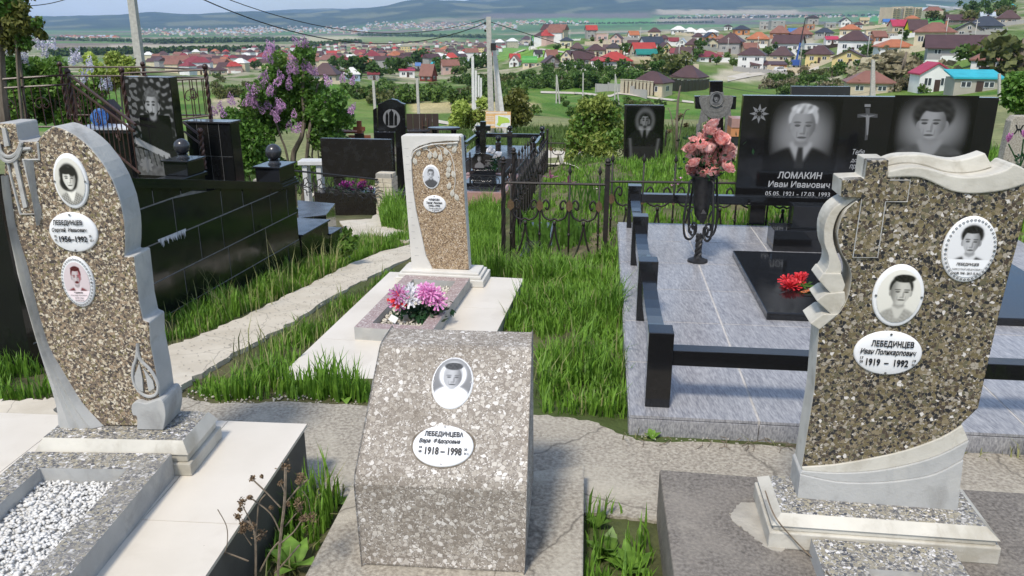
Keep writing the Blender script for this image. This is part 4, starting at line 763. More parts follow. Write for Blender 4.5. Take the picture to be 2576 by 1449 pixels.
# flower vase on a wrought stand
vs = thing('flower_vase', 'black wrought-iron vase stand with scrolls on the grey tiles', 'vase', (1.274, 5.3, zK))
mb = MB(); mb.lathe([(.07, 0), (.068, .012), (.05, .02), (.03, .028), (.026, .04)], 18); mb.ob('foot', 'iron_black', vs, True)
mb = MB()
for k_ in range(3): mb.tube([(.012*math.cos(t*.7+k_*2.1), .012*math.sin(t*.7+k_*2.1), .03+t*.0115) for t in range(15)], .014, 6)
mb.ob('twisted_stem', 'iron_black', vs, True)
mb = MB(); mb.lathe([(.02, .29), (.045, .33), (.055, .4), (.066, .52), (.078, .58), (.1, .6), (.094, .602), (.07, .58), (.01, .57)], 20); mb.ob('cup', 'iron_black', vs, True)
sc = MB(); sc.tube([(.05+.002*0, 0, .62-.0)]+[(x, 0, z) for x, z in smoothline([(.075, .575), (.108, .56), (.112, .5), (.128, .4), (.135, .28), (.118, .19), (.075, .165), (.045, .2), (.05, .25), (.085, .25), (.085, .215), (.066, .215)], 4)], .0085, 6); sme = sc.mesh('scroll', 'iron_black', True)
for k_ in range(4): link('scroll', sme, vs, rz=k_*math.pi/2+.4)
lfm = MB(); lfm.add([(-.012, 0, 0), (.012, 0, 0), (.028, -.01, .04), (.02, -.02, .07), (0, -.004, .1), (-.02, -.02, .07), (-.028, -.01, .04)], [(0, 1, 2, 3, 4, 5, 6)]); lme2 = lfm.mesh('leaf', 'iron_black')
for k_ in range(4): o = link('acanthus_leaf', lme2, vs, (.05*math.cos(k_*1.57), .05*math.sin(k_*1.57), .28), k_*1.57+1.57)
def petalflower(name, mat_, rings, size, seed=1, cup=.6):
    """layered curved petals: rings = [(radius, height, count, open)]"""
    r = random.Random(seed); mb = MB()
    for (R_, h, n, op) in rings:
        for i in range(n):
            a = 6.283*i/n+r.uniform(-.2, .2); wv = 3.6/n*r.uniform(.9, 1.1); V = []
            for j_, (rr_, hh) in enumerate(((.25*R_, 0), (R_*.75, h*.55), (R_*(1+op), h))):
                for s in (-1, 0, 1):
                    q = a+s*wv*.5*(1, 1, .62)[j_]; lift = (-.0 if s == 0 else .06)*h; V.append((rr_*math.cos(q)*size, rr_*math.sin(q)*size, (hh+lift+r.uniform(-.03, .03))*size))
            mb.add(V, [(0, 1, 4, 3), (1, 2, 5, 4), (3, 4, 7, 6), (4, 5, 8, 7)])
    return mb.mesh(name, mat_, True)
def rosemesh(mat_, size, seed):
    r = random.Random(seed); mb = MB(); n = 15
    for (R_, h, op, ph) in ((.28, 1.0, .02, 0), (.46, .98, .1, 1), (.62, .88, .22, 2), (.74, .66, .34, 3)):
        V = []; k_ = r.choice([3, 4, 5])
        for (rr_, hh) in ((.3*R_, .0), (R_*.9, h*.35), (R_, h*.7), (R_*(1+op), h)):
            for i in range(n): a = 6.283*i/n; wv_ = 1+.1*math.sin(k_*a+ph)*(hh/h); V.append((rr_*wv_*math.cos(a)*size, rr_*wv_*math.sin(a)*size, (hh+.07*h*(hh/h)*math.sin(k_*a+ph+1.5))*size))
        mb.add(V, [(q*n+i, q*n+(i+1) % n, (q+1)*n+(i+1) % n, (q+1)*n+i) for q in range(3) for i in range(n)])
    return mb.mesh('rose', mat_, True)
rose_me = rosemesh('rose_coral', .056, 4)
bq = thing('rose_bouquet', 'tall bouquet of artificial coral roses standing in the iron vase', 'bouquet', (1.274, 5.3, .66))
S3 = .34722
for (zx, zy) in [(1700, 228), (1655, 270), (1695, 288), (1618, 315), (1660, 315), (1737, 330), (1555, 348), (1595, 378), (1680, 362), (1752, 382), (1520, 402), (1792, 388), (1548, 395), (1640, 408), (1625, 442), (1775, 420), (1545, 450), (1620, 492), (1685, 497), (1768, 478), (1560, 505), (1555, 545), (1655, 547), (1745, 542), (1590, 580), (1680, 575), (1772, 530), (1600, 430), (1700, 420), (1720, 450), (1590, 330), (1715, 300)]:
    p = gy(1207.5+zx*S3, 234.8+zy*S3, 5.3+rnd.uniform(-.1, .06))-bq.location; o = link('rose', rose_me, bq, p+Vector((0, 0, -.02)), rnd.uniform(0, 6)); o.rotation_euler = (rnd.uniform(.1, .9), rnd.uniform(-.5, .5), rnd.uniform(0, 6)); s = rnd.uniform(.85, 1.15); o.scale = (s, s, s)
mb = MB()
for i in range(26): a = rnd.uniform(0, 6.3); r_ = rnd.uniform(0, .13); mb.tube([(0, 0, 0), (r_*.4*math.cos(a), r_*.4*math.sin(a), .12), (r_*math.cos(a), r_*math.sin(a), rnd.uniform(.15, .32))], .0025, 4)
mb.ob('stems', 'leaf_dark', bq)
c = np.stack([rng.normal(0, .075, 260), rng.normal(0, .075, 260), rng.uniform(0, .3, 260)], 1); V, F = quads(c, .022, asp=.9); link('foliage', npmesh('foliage', V, F, 'leaf_dark'), bq)
# red carnations with a striped ribbon on the slab
carn = petalflower('carnation', 'flower_red', [(.3, .9, 5, .2), (.6, .8, 8, .35), (.85, .5, 9, .4)], .043, 8)
p0 = gz(2012, 722, zK+.05); ct = thing('carnations', 'bunch of red carnations tied with an orange striped ribbon', 'flowers', p0, -.6)
for i in range(9): o = link('carnation', carn, ct, (rnd.uniform(-.17, .05), rnd.uniform(-.08, .1), rnd.uniform(.003, .028)), rnd.uniform(0, 6)); o.rotation_euler = (rnd.uniform(-.7, .3), rnd.uniform(-.6, .6), rnd.uniform(0, 6))
mb = MB()
for i in range(9): mb.tube([(rnd.uniform(-.06, .02), rnd.uniform(-.03, .05), .02), (.13, rnd.uniform(-.01, .01), .012), (.24, rnd.uniform(-.03, .03), .006)], .003, 4)
mb.ob('stems', 'leaf', ct)
mb = MB(); mb.tube([(.1, -.02, .004), (.115, -.025, .02), (.125, 0, .028), (.125, .025, .018), (.11, .02, .003)], .009, 5); mb.add([(.1, 0, .03), (.16, -.09, .006), (.185, -.08, .006), (.13, .01, .031)], [(0, 1, 2, 3)]); mb.add([(.1, 0, .03), (.03, -.11, .006), (.06, -.12, .006), (.13, .0, .031)], [(0, 1, 2, 3)]); mb.ob('ribbon', 'ribbon_orange', ct)
c = np.stack([rng.uniform(-.02, .2, 60), rng.normal(0, .03, 60), rng.uniform(.004, .03, 60)], 1); V, F = quads(c, .02, .4, .5); link('foliage', npmesh('foliage', V, F, 'leaf'), ct)
# ================================================================ wrought fence round the iris bed
def spiral(c, r0, r1, a0, turns, n=14): return [(c[0]+(r0+(r1-r0)*i/n)*math.cos(a0+turns*6.283*i/n), 0, c[1]+(r0+(r1-r0)*i/n)*math.sin(a0+turns*6.283*i/n)) for i in range(n+1)]
def iron_meshes(hr, mat_='iron_rust'):
    d = {}
    mb = MB(); mb.tube([(0, 0, .02), (0, 0, hr+.07)], .008, 6); mb.tube([(0, 0, hr*.42), (0, 0, hr*.45), (0, 0, hr*.47)], [.006, .014, .006], 6); mb.tube([(0, 0, hr+.07), (0, 0, hr+.095), (0, 0, hr+.15)], [.004, .017, .001], 6); d['bar'] = mb.mesh('upright_bar', mat_, True)
    mb = MB()
    for s in (-1, 1):
        P_ = [(0, 0, hr*.62)]+[(x*s, 0, z) for x, z in smoothline([(.03, hr*.6), (.085, hr*.64), (.105, hr*.74), (.075, hr*.82), (.045, hr*.78), (.055, hr*.72), (.072, hr*.745)], 4)]; mb.tube(P_, .0085, 5)
        mb.tube([(x*s, 0, z) for x, z in smoothline([(.0, hr*.56), (.02, hr*.4), (.06, hr*.22), (.1, hr*.1), (.12, .03)], 4)], .0085, 5)
        mb.tube([(x*s, 0, z) for x, z in smoothline([(.0, .06), (.02, .035), (.045, .05), (.04, .08), (.025, .075)], 4)], .0085, 5)
    mb.tube([(0, 0, hr*.55), (0, 0, hr*.59)], .014, 6); d['scroll'] = mb.mesh('lyre_scroll', mat_, True)
    mb = MB(); mb.add([(0, -.012, 0), (.028, -.008, .03), (.024, -.01, .07), (.0, -.016, .1), (-.024, -.01, .07), (-.028, -.008, .03), (0, .004, .05)], [(0, 1, 2, 3), (0, 3, 4, 5), (1, 0, 6), (2, 1, 6), (3, 2, 6), (4, 3, 6), (5, 4, 6), (0, 5, 6)]); d['leaf'] = mb.mesh('leaf_ornament', 'bronze_leaf')
    return d
IR = iron_meshes(.75); IRs = iron_meshes(.52)
def iron_panel(t, a, b_, n, hr=.75, scroll=True, leaf=True, mat_='iron_rust', d=IR):
    """panel between two points given in the fence's own frame"""
    a = Vector(a); b_ = Vector(b_); L = (b_-a); ang = math.atan2(L.y, L.x); up = Vector((0, 0, 1))
    for h in (.1, hr): mb = MB(); mb.tube([a+up*h, b_+up*h], .011, 5); mb.ob('rail', mat_, t)
    for i in range(n):
        p = a.lerp(b_, (i+.5)/n)
        if i % 2 == 0 or not scroll: link('upright_bar', d['bar'], t, p, ang)
        if scroll and i % 2 == 1: link('lyre_scroll', d['scroll'], t, p, ang)
        if leaf and i % 2 == 0: link('leaf_ornament', d['leaf'], t, p+up*hr*.7, ang)
w0 = tp(1267, 686); w3 = tp(1376, 432); wdir = Vector((math.cos(math.radians(-6)), math.sin(math.radians(-6)), 0))
wf = thing('wrought_fence', 'rusty wrought-iron fence with leaf castings round the iris bed', 'fence', w0)
def wpost(t, p, h, tw=True, mat_='iron_rust', r=.018):
    mb = MB(); 
    if tw:
        for k_ in range(3): mb.tube([(p[0]+.009*math.cos(q*.55+k_*2.1), p[1]+.009*math.sin(q*.55+k_*2.1), p[2]+h*q/22) for q in range(23)], r*.62, 5)
    else: mb.box(p[0]-r, p[0]+r, p[1]-r, p[1]+r, p[2], p[2]+h)
    mb.lathe([(r*1.2, 0), (r*1.5, .012), (r*.9, .02), (r*1.3, .035), (r*.6, .055), (.001, .06)], 8, (p[0], p[1], p[2]+h)); mb.ob('post', mat_, t, True)
W0 = Vector((0, 0, 0)); W1 = wdir*.82; W3 = w3-w0; W2 = W3+wdir*2.1
for p, tw in ((W0, 1), (W0+W3*.12, 1), (W1, 0), (W3, 0), (W2, 0)): wpost(wf, p, .9 if p.y < 3 else .72, tw)
iron_panel(wf, W0, W1, 7); W1b = Vector((.85, .42, .02)); iron_panel(wf, W1b, W1b+Vector((1.7, -.12, 0)), 13, .66); iron_panel(wf, W3, W2, 16, .52, d=IRs)
iron_panel(wf, W0+W3*.13, W3*.5+W0*.5, 14, .72, leaf=False); iron_panel(wf, W3*.5, W3, 14, .58, leaf=False, d=IRs)
mb = MB(); mb.X = Matrix.Rotation(math.radians(-6), 4, 'Z'); mb.box(.06, 1.0, .03, .2, -.2, .045); mb.ob('kerb', 'concrete', wf, bevel=.01)
o = thing('bed_slab', 'flat grey slab lying inside the iris fence', 'slab', w0+Vector((.33, .85, -.02)), math.radians(-6)); mb = MB(); mb.box(-.14, .3, -.5, .75, -.1, .06); mb.ob('slab', 'granite_grey', o, bevel=.006)
# ================================================================ black tiled stair grave on the left
Sr = math.radians(-11.1); Sc = tp(760, 672); S0 = Vector((Sc.x, Sc.y, Sc.z-.05)); fcW = Face(S0, Sr+math.pi/2); FS = frame(S0, Sr)
sg = thing('stair_parapet', 'long sloping stair parapet clad in black granite tiles with white drips', 'parapet', S0, Sr)
zt0 = fcW(752, 474)[1]; xt1, zt1 = fcW(709, 482); xl, zl = fcW(345, 480); xE = fcW(45, 690)[0]; sl1 = (zl-zt1)/(xl-xt1)
def topz(x): return zt1+.02 if x > xt1 else zt1+.02+(x-xt1)*sl1
hgt = fcW(751, 532)[1]-fcW(758, 599)[1]; zrow0 = fcW(758, 599)[1]
PM = Matrix.Rotation(math.pi/2, 4, 'Z')      # wall coordinates -> parapet coordinates
core = MB(); core.X = PM; core.prism([(xE+.01, -.3), (-.01, -.3), (-.01, topz(0)-.02), (xt1, topz(0)-.02), (xE+.01, topz(xE)-.02)], .003, .2); core.ob('core', 'grout_dark', sg)
for r_ in range(-2, 6):
    za, zb_ = zrow0+r_*hgt, zrow0+(r_+1)*hgt; x = xE+(0 if r_ % 2 else -.25)
    while x < 0:
        wd = rnd.choice([.3, .58, .58, .45]); a, b_ = max(x, xE), min(x+wd, 0); x += wd
        if b_-a < .03: continue
        g_ = .005; P_ = [(a+g_, za+g_), (b_-g_, za+g_), (b_-g_, min(zb_-g_, topz(b_))), (a+g_, min(zb_-g_, topz(a)))]
        if P_[2][1]-za < .01 and P_[3][1]-za < .01: continue
        P_ = [(q[0], max(q[1], za+.003)) for q in P_]
        if zb_ < -.25: continue
        mb = MB(); mb.X = PM; mb.prism(P_, rnd.uniform(-.001, .001), .0135); mb.ob('tile', 'granite_tile', sg)
mb = MB(); mb.X = PM
for (zo, yo, h) in ((0, -.03, .022), (.0225, -.018, .02), (.043, -.008, .016)):
    V = [(xE, yo, topz(xE)+zo), (xt1, yo, topz(xt1)+zo), (0.02, yo, topz(0)+zo)]; W_ = [(x, .22-yo-.03, z) for x, y, z in V]; n = 3
    A_ = V+[(x, y, z+h) for x, y, z in V]+W_+[(x, y, z+h) for x, y, z in W_]
    mb.add(A_, [(0, 1, 4, 3), (1, 2, 5, 4), (3, 4, 10, 9), (4, 5, 11, 10), (7, 6, 9, 10), (8, 7, 10, 11), (2, 8, 11, 5), (0, 3, 9, 6)])
mb.ob('coping', 'granite_tile', sg)
mb = MB(); mb.X = PM
c0 = fcW(398, 602); c1 = fcW(465, 575)
for i in range(26):
    t = i/25; x = c0[0]+(c1[0]-c0[0])*t; z = zrow0+2*hgt+.0-.0; z = c0[1]+(c1[1]-c0[1])*t; l = rnd.uniform(.02, .07)*(1.7 if rnd.random() < .12 else 1); w_ = rnd.uniform(.004, .012); mb.add([(x-w_, -.0035, z), (x+w_, -.0035, z), (x+w_*.3, -.0035, z-l), (x-w_*.2, -.0035, z-l*rnd.uniform(.6, 1))], [(0, 3, 2, 1)])
mb.ob('lime_drips', 'granite_drip', sg)
def pedestal(t, x0, x1, y0, y1, z, h=.115, R_=.068):
    mb = MB(); mb.box(x0, x1, y0, y1, z, z+h); mb.ob('pedestal', 'granite_tile', t, bevel=.004)
    mb = MB(); mb.box(x0-.015, x1+.015, y0-.015, y1+.015, z+h+.0005, z+h+.016); mb.ob('cap', 'granite_tile', t, bevel=.004)
    cx, cy = (x0+x1)/2, (y0+y1)/2; mb = MB(); mb.lathe([(.055, 0), (.055, .01), (.045, .014), (.042, .03), (.036, .034), (.05, .04)], 20, (cx, cy, z+h+.0165)); mb.ob('collar', 'granite_grey', t, True)
    mb = MB(); mb.ball((cx, cy, z+h+.05+R_), R_, 18); mb.ob('ball_finial', 'granite_grey', t, True)
zc = topz(0)+.06; yp0 = xt1-.02
pedestal(sg, -.215, .005, yp0, .005, zc)
mb = MB(); mb.box(-2.4, .0, xE-.02, xE+.008, -.3, topz(xE)); mb.ob('front_wall', 'granite_tile', sg)
s2 = thing('stair_parapet', 'second black granite parapet with ball finial beyond the first, by the portrait stele', 'parapet', FS @ Vector((-.86, 0, 0)), Sr)
mb = MB(); mb.box(-.2, 0, -2.6, .0, -.3, zc-.012); mb.ob('wall', 'granite_tile', s2); mb = MB(); mb.box(-.215, .02, -2.6, .02, zc-.0115, zc+.02); mb.ob('coping', 'granite_tile', s2, bevel=.006); pedestal(s2, -.22, .005, yp0+.02, .005, zc+.021)
ss = thing('stair', 'black granite steps descending at the end of the left parapet', 'steps', FS @ Vector((0, 0.03, 0)), Sr)
xb, zb1 = fcW(822, 555)[0], fcW(758, 590)[1]; xc2, zc1 = fcW(851, 570)[0], fcW(825, 590)[1]
for (a, b_, z) in ((0, xb, zb1), (xb+.002, xc2, zc1)):
    mb = MB(); mb.box(-.8, .0, a, b_-.003, -.35, z-.016); mb.ob('riser', 'granite_tile', ss, bevel=.003); mb = MB(); mb.box(-.8, .02, a, b_+.012, z-.0155, z); mb.ob('tread', 'granite_grey', ss, bevel=.003)
ld = thing('landing', 'grey granite landing block behind the black steps', 'step', Vector(gz(795, 540, -.5)), Sr); q = [Vector((*gz(*p, -.42)[:2], 0))-Vector((ld.location.x, ld.location.y, 0)) for p in ((752, 548), (820, 540), (842, 512), (749, 504))]
q = [Matrix.Rotation(-Sr, 3, 'Z') @ p for p in q]; mb = MB(); mb.slab([tuple(p[:2]) for p in q], -.35, -.016+.08); mb.ob('block', 'granite_tile', ld); mb = MB(); mb.slab([(p.x*1.02, p.y*1.02) for p in q], .0645, .08); mb.ob('tread', 'granite_grey', ld)
# portrait stele
Pl = gy(359, 452, 8.45); fc = Face(Pl, Sr)
mn = thing('headstone', 'tall black stele etched with a smiling man in a dark shirt leaning on a board', 'headstone', Pl, Sr)
x0, x1 = fc(312, 193)[0], fc(426, 193)[0]; z1 = fc(312, 193)[1]; x1b = fc(470, 430)[0]
mb = MB(); mb.prism([(x0, -.35), (x1, -.35), (x1, z1), (x0, z1)], 0, .13, 0); mb.ob('slab', 'granite', mn, bevel=.003)
Wd, Hd = 92, 160; gx_, gy_ = np.meshgrid(np.linspace(0, 1, Wd), np.linspace(0, 1, Hd)); rr2 = np.random.default_rng(5)
nz_ = sum(np.cos(gx_*rr2.uniform(-55, 55)+gy_*rr2.uniform(-95, 95)+rr2.uniform(0, 6)) for _ in range(14))/3.2
I = .02+.2*(gy_ > .4)/(1+np.exp(-(nz_-.75)*5)); I = np.where((gx_ < .22) & (gy_ > .3) & (nz_ > .1), .16, I)
pim = portrait(92, 110, 1.2, fx=.08, fy=.42, fw=.27, fh=.4, face=.5, hair=.16, style='curly', coat=.035, shirt=.035, bg=(0, 0), mou=True, turn=-1, seed=31, brow=.04)
sub = np.zeros_like(I); sub[42:152] = pim; msk = np.zeros_like(I); xx = (gx_-.5)*2; yy_ = (np.arange(Hd)[:, None]-97)/46.
msk = (((xx-.08)/.36)**2+((yy_-.52)/.52)**2 < 1) | ((np.abs(xx-.12) < .72-.35*np.maximum(0, yy_+.1)) & (yy_ < .06)); msk &= (np.arange(Hd)[:, None] > 42)
I = np.where(msk, sub, I)
arm = (np.abs(gy_-(.36-.22*(gx_-.05))) < .035) & (gx_ < .8) & (gx_ > .04); I = np.where(arm, .38, I)
brd = gy_ < .27-.12*(gx_-.2); I = np.where(brd & ~arm, .13+.02*nz_, I); I = np.where(brd & (np.abs((gx_*9+gy_*3) % 1-.5) < .12) & (gy_ > .1), .04, I)
st8 = np.hypot((gx_-.22)*1.0, (gy_-.11)*1.9); th8 = np.arctan2((gy_-.11)*1.9, gx_-.22); I = np.where(st8 < .09+.07*np.abs(np.cos(4*th8)), .22, I)
za = fc(359, 440)[1]
printmesh(mn, 'portrait', np.clip(I*.85, .006, .5), x0+.006, x1-.006, za, z1-.006, -.0015, mat_='print_granite')
Ql = gy(470, 462, 9.0); fc = Face(Ql, Sr); rw = thing('clad_wall', 'black granite clad block behind the ball finial, right of the portrait stele', 'wall block', Ql, Sr)
xa, xz = fc(466, 312)[0], fc(584, 380)[0]; zt = fc(500, 305)[1]
mb = MB(); mb.box(xa+.01, xz-.01, .003, .2, -.6, zt-.02); mb.ob('core', 'grout_dark', rw)
nx = 4; zs = [zt-.02-.36*i for i in range(5)][::-1]
for i in range(nx):
    for q in range(4): mb = MB(); mb.box(xa+(xz-xa)*i/nx+.003, xa+(xz-xa)*(i+1)/nx-.003, 0, .0115, zs[q]+.003, zs[q+1]-.003); mb.ob('tile', rnd.choice(['granite_tile', 'granite_tile', 'granite_brown']), rw)
for q in range(1): mb = MB(); mb.box(xz-.0095, xz+.002, .015, .2, -.6, zt-.022); mb.ob('side_tile', 'granite_tile', rw)
mb = MB(); mb.box(xa-.02, xz+.02, -.015, .22, zt-.0195, zt); mb.ob('cap', 'granite_grey', rw, bevel=.003)
fl_ = thing('terrace', 'black granite terrace floor under the portrait stele behind the parapets', 'terrace', FS @ Vector((-2.2, 2.2, 0)), Sr); mb = MB(); mb.box(-2.6, .9, -1.3, .5, -.7, -.05+.0); mb.ob('floor', 'granite_tile', fl_)
# brown railings round it
br = thing('brown_railing', 'brown wrought railing with ball-topped twisted posts above the black terrace', 'railing', gy(190, 300, 9.6))
def gyl(u, v, y): return gy(u, v, y)-br.location
def bpost(u, vt, vb, y, r=.022):
    a = gyl(u+(vb-vt)*.17*(1288-u)/1100, vb, y); b_ = gyl(u, vt, y); a = Vector((b_.x, b_.y, a.z)); mb = MB(); h = b_.z-a.z
    for k_ in range(2): mb.tube([(a.x+.012*math.cos(q*.8+k_*3.14), a.y+.012*math.sin(q*.8+k_*3.14), a.z+h*q/24) for q in range(25)], r*.7, 5)
    mb.ob('post', 'iron_brown', br, True); mb = MB(); mb.ball((b_.x, b_.y, b_.z+.01), .034, 8); mb.ob('post_ball', 'iron_brown', br, True); return a, b_
pa = bpost(170, 182, 330, 9.6); pb_ = bpost(306, 178, 330, 9.6); pc = bpost(516, 170, 300, 9.6); pd = bpost(150, 163, 300, 11.2); pe = bpost(359, 163, 300, 11.2); pf = bpost(504, 332, 425, 8.7); pg = bpost(-30, 196, 330, 9.4)
def brail(a, b_, r=.012): mb = MB(); mb.tube([a, b_], r, 5); mb.ob('rail', 'iron_brown', br)
def bbars(a0, b0, a1, b1, n, sc_=True):
    for i in range(n):
        t = (i+.5)/n; p = a0.lerp(b0, t); q = a1.lerp(b1, t); mb = MB(); mb.tube([p, q], .0065, 4); mb.ob('bar', 'iron_brown', br)
        if sc_ and i % 4 == 1:
            m_ = p.lerp(q, .55); d = (b0-a0).normalized(); mb = MB()
            for s in (-1, 1): mb.tube([m_+d*x*s+Vector((0, 0, z)) for x, z in smoothline([(.0, .08), (.05, .06), (.07, 0), (.04, -.04), (.012, -.02), (.025, .005)], 4)], .006, 4)
            mb.ob('scroll', 'iron_brown', br, True)
U = lambda p, t: p[0].lerp(p[1], t)
for (p, q, n) in ((pg, pa, 9), (pd, pe, 12), (pb_, pc, 12), (pe, pc, 7)):
    brail(U(p, .96), U(q, .96)); brail(U(p, .8), U(q, .8)); brail(U(p, .08), U(q, .08)); bbars(U(p, .08), U(q, .08), U(p, .8), U(q, .8), n)
h0, h1 = gyl(173, 187, 9.55), gyl(341, 314, 8.25); g0, g1 = gyl(178, 211, 9.55), gyl(338, 330, 8.25); brail(h0, h1, .017); brail(g0, g1, .014); k0, k1 = gyl(190, 300, 9.55), gyl(352, 436, 8.25); brail(k0, k1, .014); bbars(k0, k1, g0, g1, 13)
brail(gyl(462, 309, 8.9), gyl(504, 341, 8.7), .014); brail(gyl(464, 331, 8.9), gyl(504, 362, 8.7), .012)
# things inside the railing
pt_ = gy(270, 322, 10.1); tb = thing('offering_table', 'low table with a white cloth behind the brown railing', 'table', Vector((pt_.x, pt_.y, -.5))); 
mb = MB(); mb.box(-.36, .36, -.2, .25, pt_.z+.5-.04, pt_.z+.5); mb.ob('top', 'granite_grey', tb); mb = MB(); mb.box(-.3, .3, -.15, .2, -.1, pt_.z+.5-.041); mb.ob('pedestal', 'granite_tile', tb)
mb = MB(); P_ = smoothline([(-.37, 0), (-.2, .02), (0, .005), (.2, .02), (.37, 0)], 5); mb.prism([(x, .002) for x, z in P_]+[(x, z+.012) for x, z in P_[::-1]], -.22, .27); o = mb.ob('tablecloth', 'cloth_white', label='bright white cloth spread over the table behind the railing', cat='cloth'); o.location = (pt_.x, pt_.y, pt_.z+.0)
p = gy(249, 288, 10.25); o = thing('water_bottle', 'large blue water bottle lying behind the brown railing', 'bottle', Vector((p.x, p.y, pt_.z+.014))); mb = MB(); mb.X = Matrix.Translation((0, 0, .1)) @ Matrix.Rotation(math.pi/2, 4, 'X') @ Matrix.Rotation(.4, 4, 'Y'); mb.lathe([(.06, -.19), (.098, -.17), (.1, -.06), (.094, -.045), (.1, -.03), (.1, .06), (.094, .075), (.1, .09), (.095, .14), (.04, .19), (.03, .24)], 20); mb.ob('body', 'blue_plastic', o, True)
p = gy(284, 290, 10.6); o = thing('candle_house', 'small dark brown gabled box beside the blue bottle', 'lantern', Vector((p.x, p.y, -.05))); mb = MB(); mb.box(-.075, .075, -.06, .06, -.4, p.z+.12); mb.ob('body', 'wood_brown', o); mb = MB(); mb.prism([(-.1, p.z+.121), (.1, p.z+.121), (0, p.z+.25)], -.09, .09); mb.ob('roof', 'sheet_brown', o)
# ================================================================ blank stele, brick pillars and wavy rail
Bl = gz(792, 508, -1.2); Bl.z = terz(Bl.x, Bl.y)-.03; Brz = math.radians(-8); fc = Face(Bl, Brz)
bs = thing('headstone', 'wide blank dark brown stele seen from behind, beside the brick pillar', 'headstone', Bl, Brz)
zp = fc(800, 484)[1]; mb = MB(); mb.box(0, fc(985, 508)[0]+.35, 0, .5, -.15, zp); mb.ob('plinth', 'granite_brown', bs, bevel=.005)
x0, x1 = fc(800, 400)[0], fc(978, 400)[0]; zz0, zz1 = fc(803, 449)[1], fc(800, 351)[1]
mb = MB(); mb.box(x0, x1, .15, .25, zz0, zz1); mb.ob('slab', 'granite_brown', bs, bevel=.004)
for a in (.22, .95): mb = MB(); mb.box(x0+a*(x1-x0)-.08, x0+a*(x1-x0)+.08, .16, .24, zp+.0005, zz0-.0005); mb.ob('leg', 'granite_brown', bs)
def brick_pillar(px, y, n, label, rz=-.2, s=.27):
    b0 = gy(px[0], px[1], y); b0.z = terz(b0.x, b0.y)-.02; t = thing('brick_pillar', label, 'pillar', b0, rz); g = .006; bh = .065
    core = MB(); core.box(-s/2+.012, s/2-.012, -s/2+.012, s/2-.012, 0, n*(bh+g)-.01); core.ob('mortar', 'brick_mortar', t)
    def brk(a, b_, c, d, z): mb = MB(); j = lambda: rnd.uniform(-.0025, .0025); mb.box(a+j(), b_+j(), c+j(), d+j(), z, z+bh); mb.ob('brick', 'brick_cream', t, bevel=.003)
    h = s/2
    for i in range(n):
        z = i*(bh+g); w_ = .125
        if i == n-1: brk(-.13, .13, -.065, .065, z); continue
        if i % 2: brk(-h, h-w_-g, -h, -h+w_, z); brk(h-w_, h, -h, h-w_-g, z); brk(-h+w_+g, h, h-w_, h, z); brk(-h, -h+w_, -h+w_+g, h, z)
        else: brk(-h+w_+g, h, -h, -h+w_, z); brk(h-w_, h, -h+w_+g, h, z); brk(-h, h-w_-g, h-w_, h, z); brk(-h, -h+w_, -h, h-w_-g, z)
    return t, b0
bp1, q1 = brick_pillar((975, 522), 12.35, 10, 'cream brick pillar right of the blank brown stele'); bp2, q2 = brick_pillar((662, 470), 14.6, 10, 'cream brick pillar half hidden behind the ball finial')
rf = thing('wavy_rail', 'low black iron rail with wavy sunburst bars between brick pillars', 'fence', q1); e1 = gy(950, 452, 12.2)-q1; e2 = gy(705, 426, 12.7)-q1; rz_ = math.atan2(e2.y-e1.y, e2.x-e1.x)
mb = MB(); mb.tube([e1, e2], .016, 5); mb.ob('rail', 'iron_black', rf)
wv = MB()
for a in range(9):
    q = a*2*math.pi/9; wv.tube([(math.cos(q)*r_-math.sin(q)*.018*math.sin(r_*38), 0, math.sin(q)*r_*.85+math.cos(q)*.018*math.sin(r_*38)) for r_ in [i*.21/9 for i in range(10)]], .008, 4)
wvm = wv.mesh('wavy_bar', 'iron_black', True)
for i in range(7): t = (i+.5)/7; link('sunburst', wvm, rf, e1.lerp(e2, t)-Vector((0, 0, .22)), rz_)
e3 = Vector((.14, 0, .4)); e4 = Vector((.9, .1, .36)); mb = MB(); mb.tube([e3, e4], .016, 5); mb.ob('rail', 'iron_black', rf); link('sunburst', wvm, rf, Vector((.4, .05, .2)))
p = gy(786, 402, 13.9); o = thing('white_bench', 'small white marble bench left of the blank brown stele', 'bench', Vector((p.x, p.y, terz(p.x, p.y)))); h = p.z-o.location.z; mb = MB(); mb.box(-.22, .22, -.16, .16, h-.07, h); mb.ob('seat', 'marble_white', o, bevel=.006); mb = MB(); mb.box(.08, .16, -.12, .12, -.05, h-.0705); mb.ob('leg', 'marble_white', o); mb = MB(); mb.box(-.16, -.08, -.12, .12, -.05, h-.0705); mb.ob('leg', 'marble_white', o)
# ================================================================ arched stone with a church, and its neighbours
def stone(label, px, y, th=.1, rz=-.1, mat_='granite', name='headstone', low=None):
    base = gy(sum(p[0] for p in px)/len(px), max(p[1] for p in px), y); base.z = terz(base.x, base.y)-.03; t = thing(name, label, 'headstone', base, rz); f = Face(base, rz); P_ = f.pts(px); zmin = min(p[1] for p in P_); P_ = [(x, z if z > zmin+.08 else 0) for x, z in P_]
    mb = MB(); mb.prism(P_, 0, th); mb.ob('stele', mat_, t, bevel=.004); return t, f
t, f = stone('arched black headstone etched with a many-domed church', [(950, 410), (950, 262), (960, 259), (970, 253), (984, 249), (998, 252), (1008, 259), (1018, 262), (1024, 410)], 16, .12)
mb = MB(); q = []
c = f(985, 298); mb.prism([(c[0]+.17*math.cos(a*.2), c[1]+.18*math.sin(a*.2)) for a in range(32)], -.001, .002); mb.ob('etched_oval', 'etch_dim', t)
mb = MB()
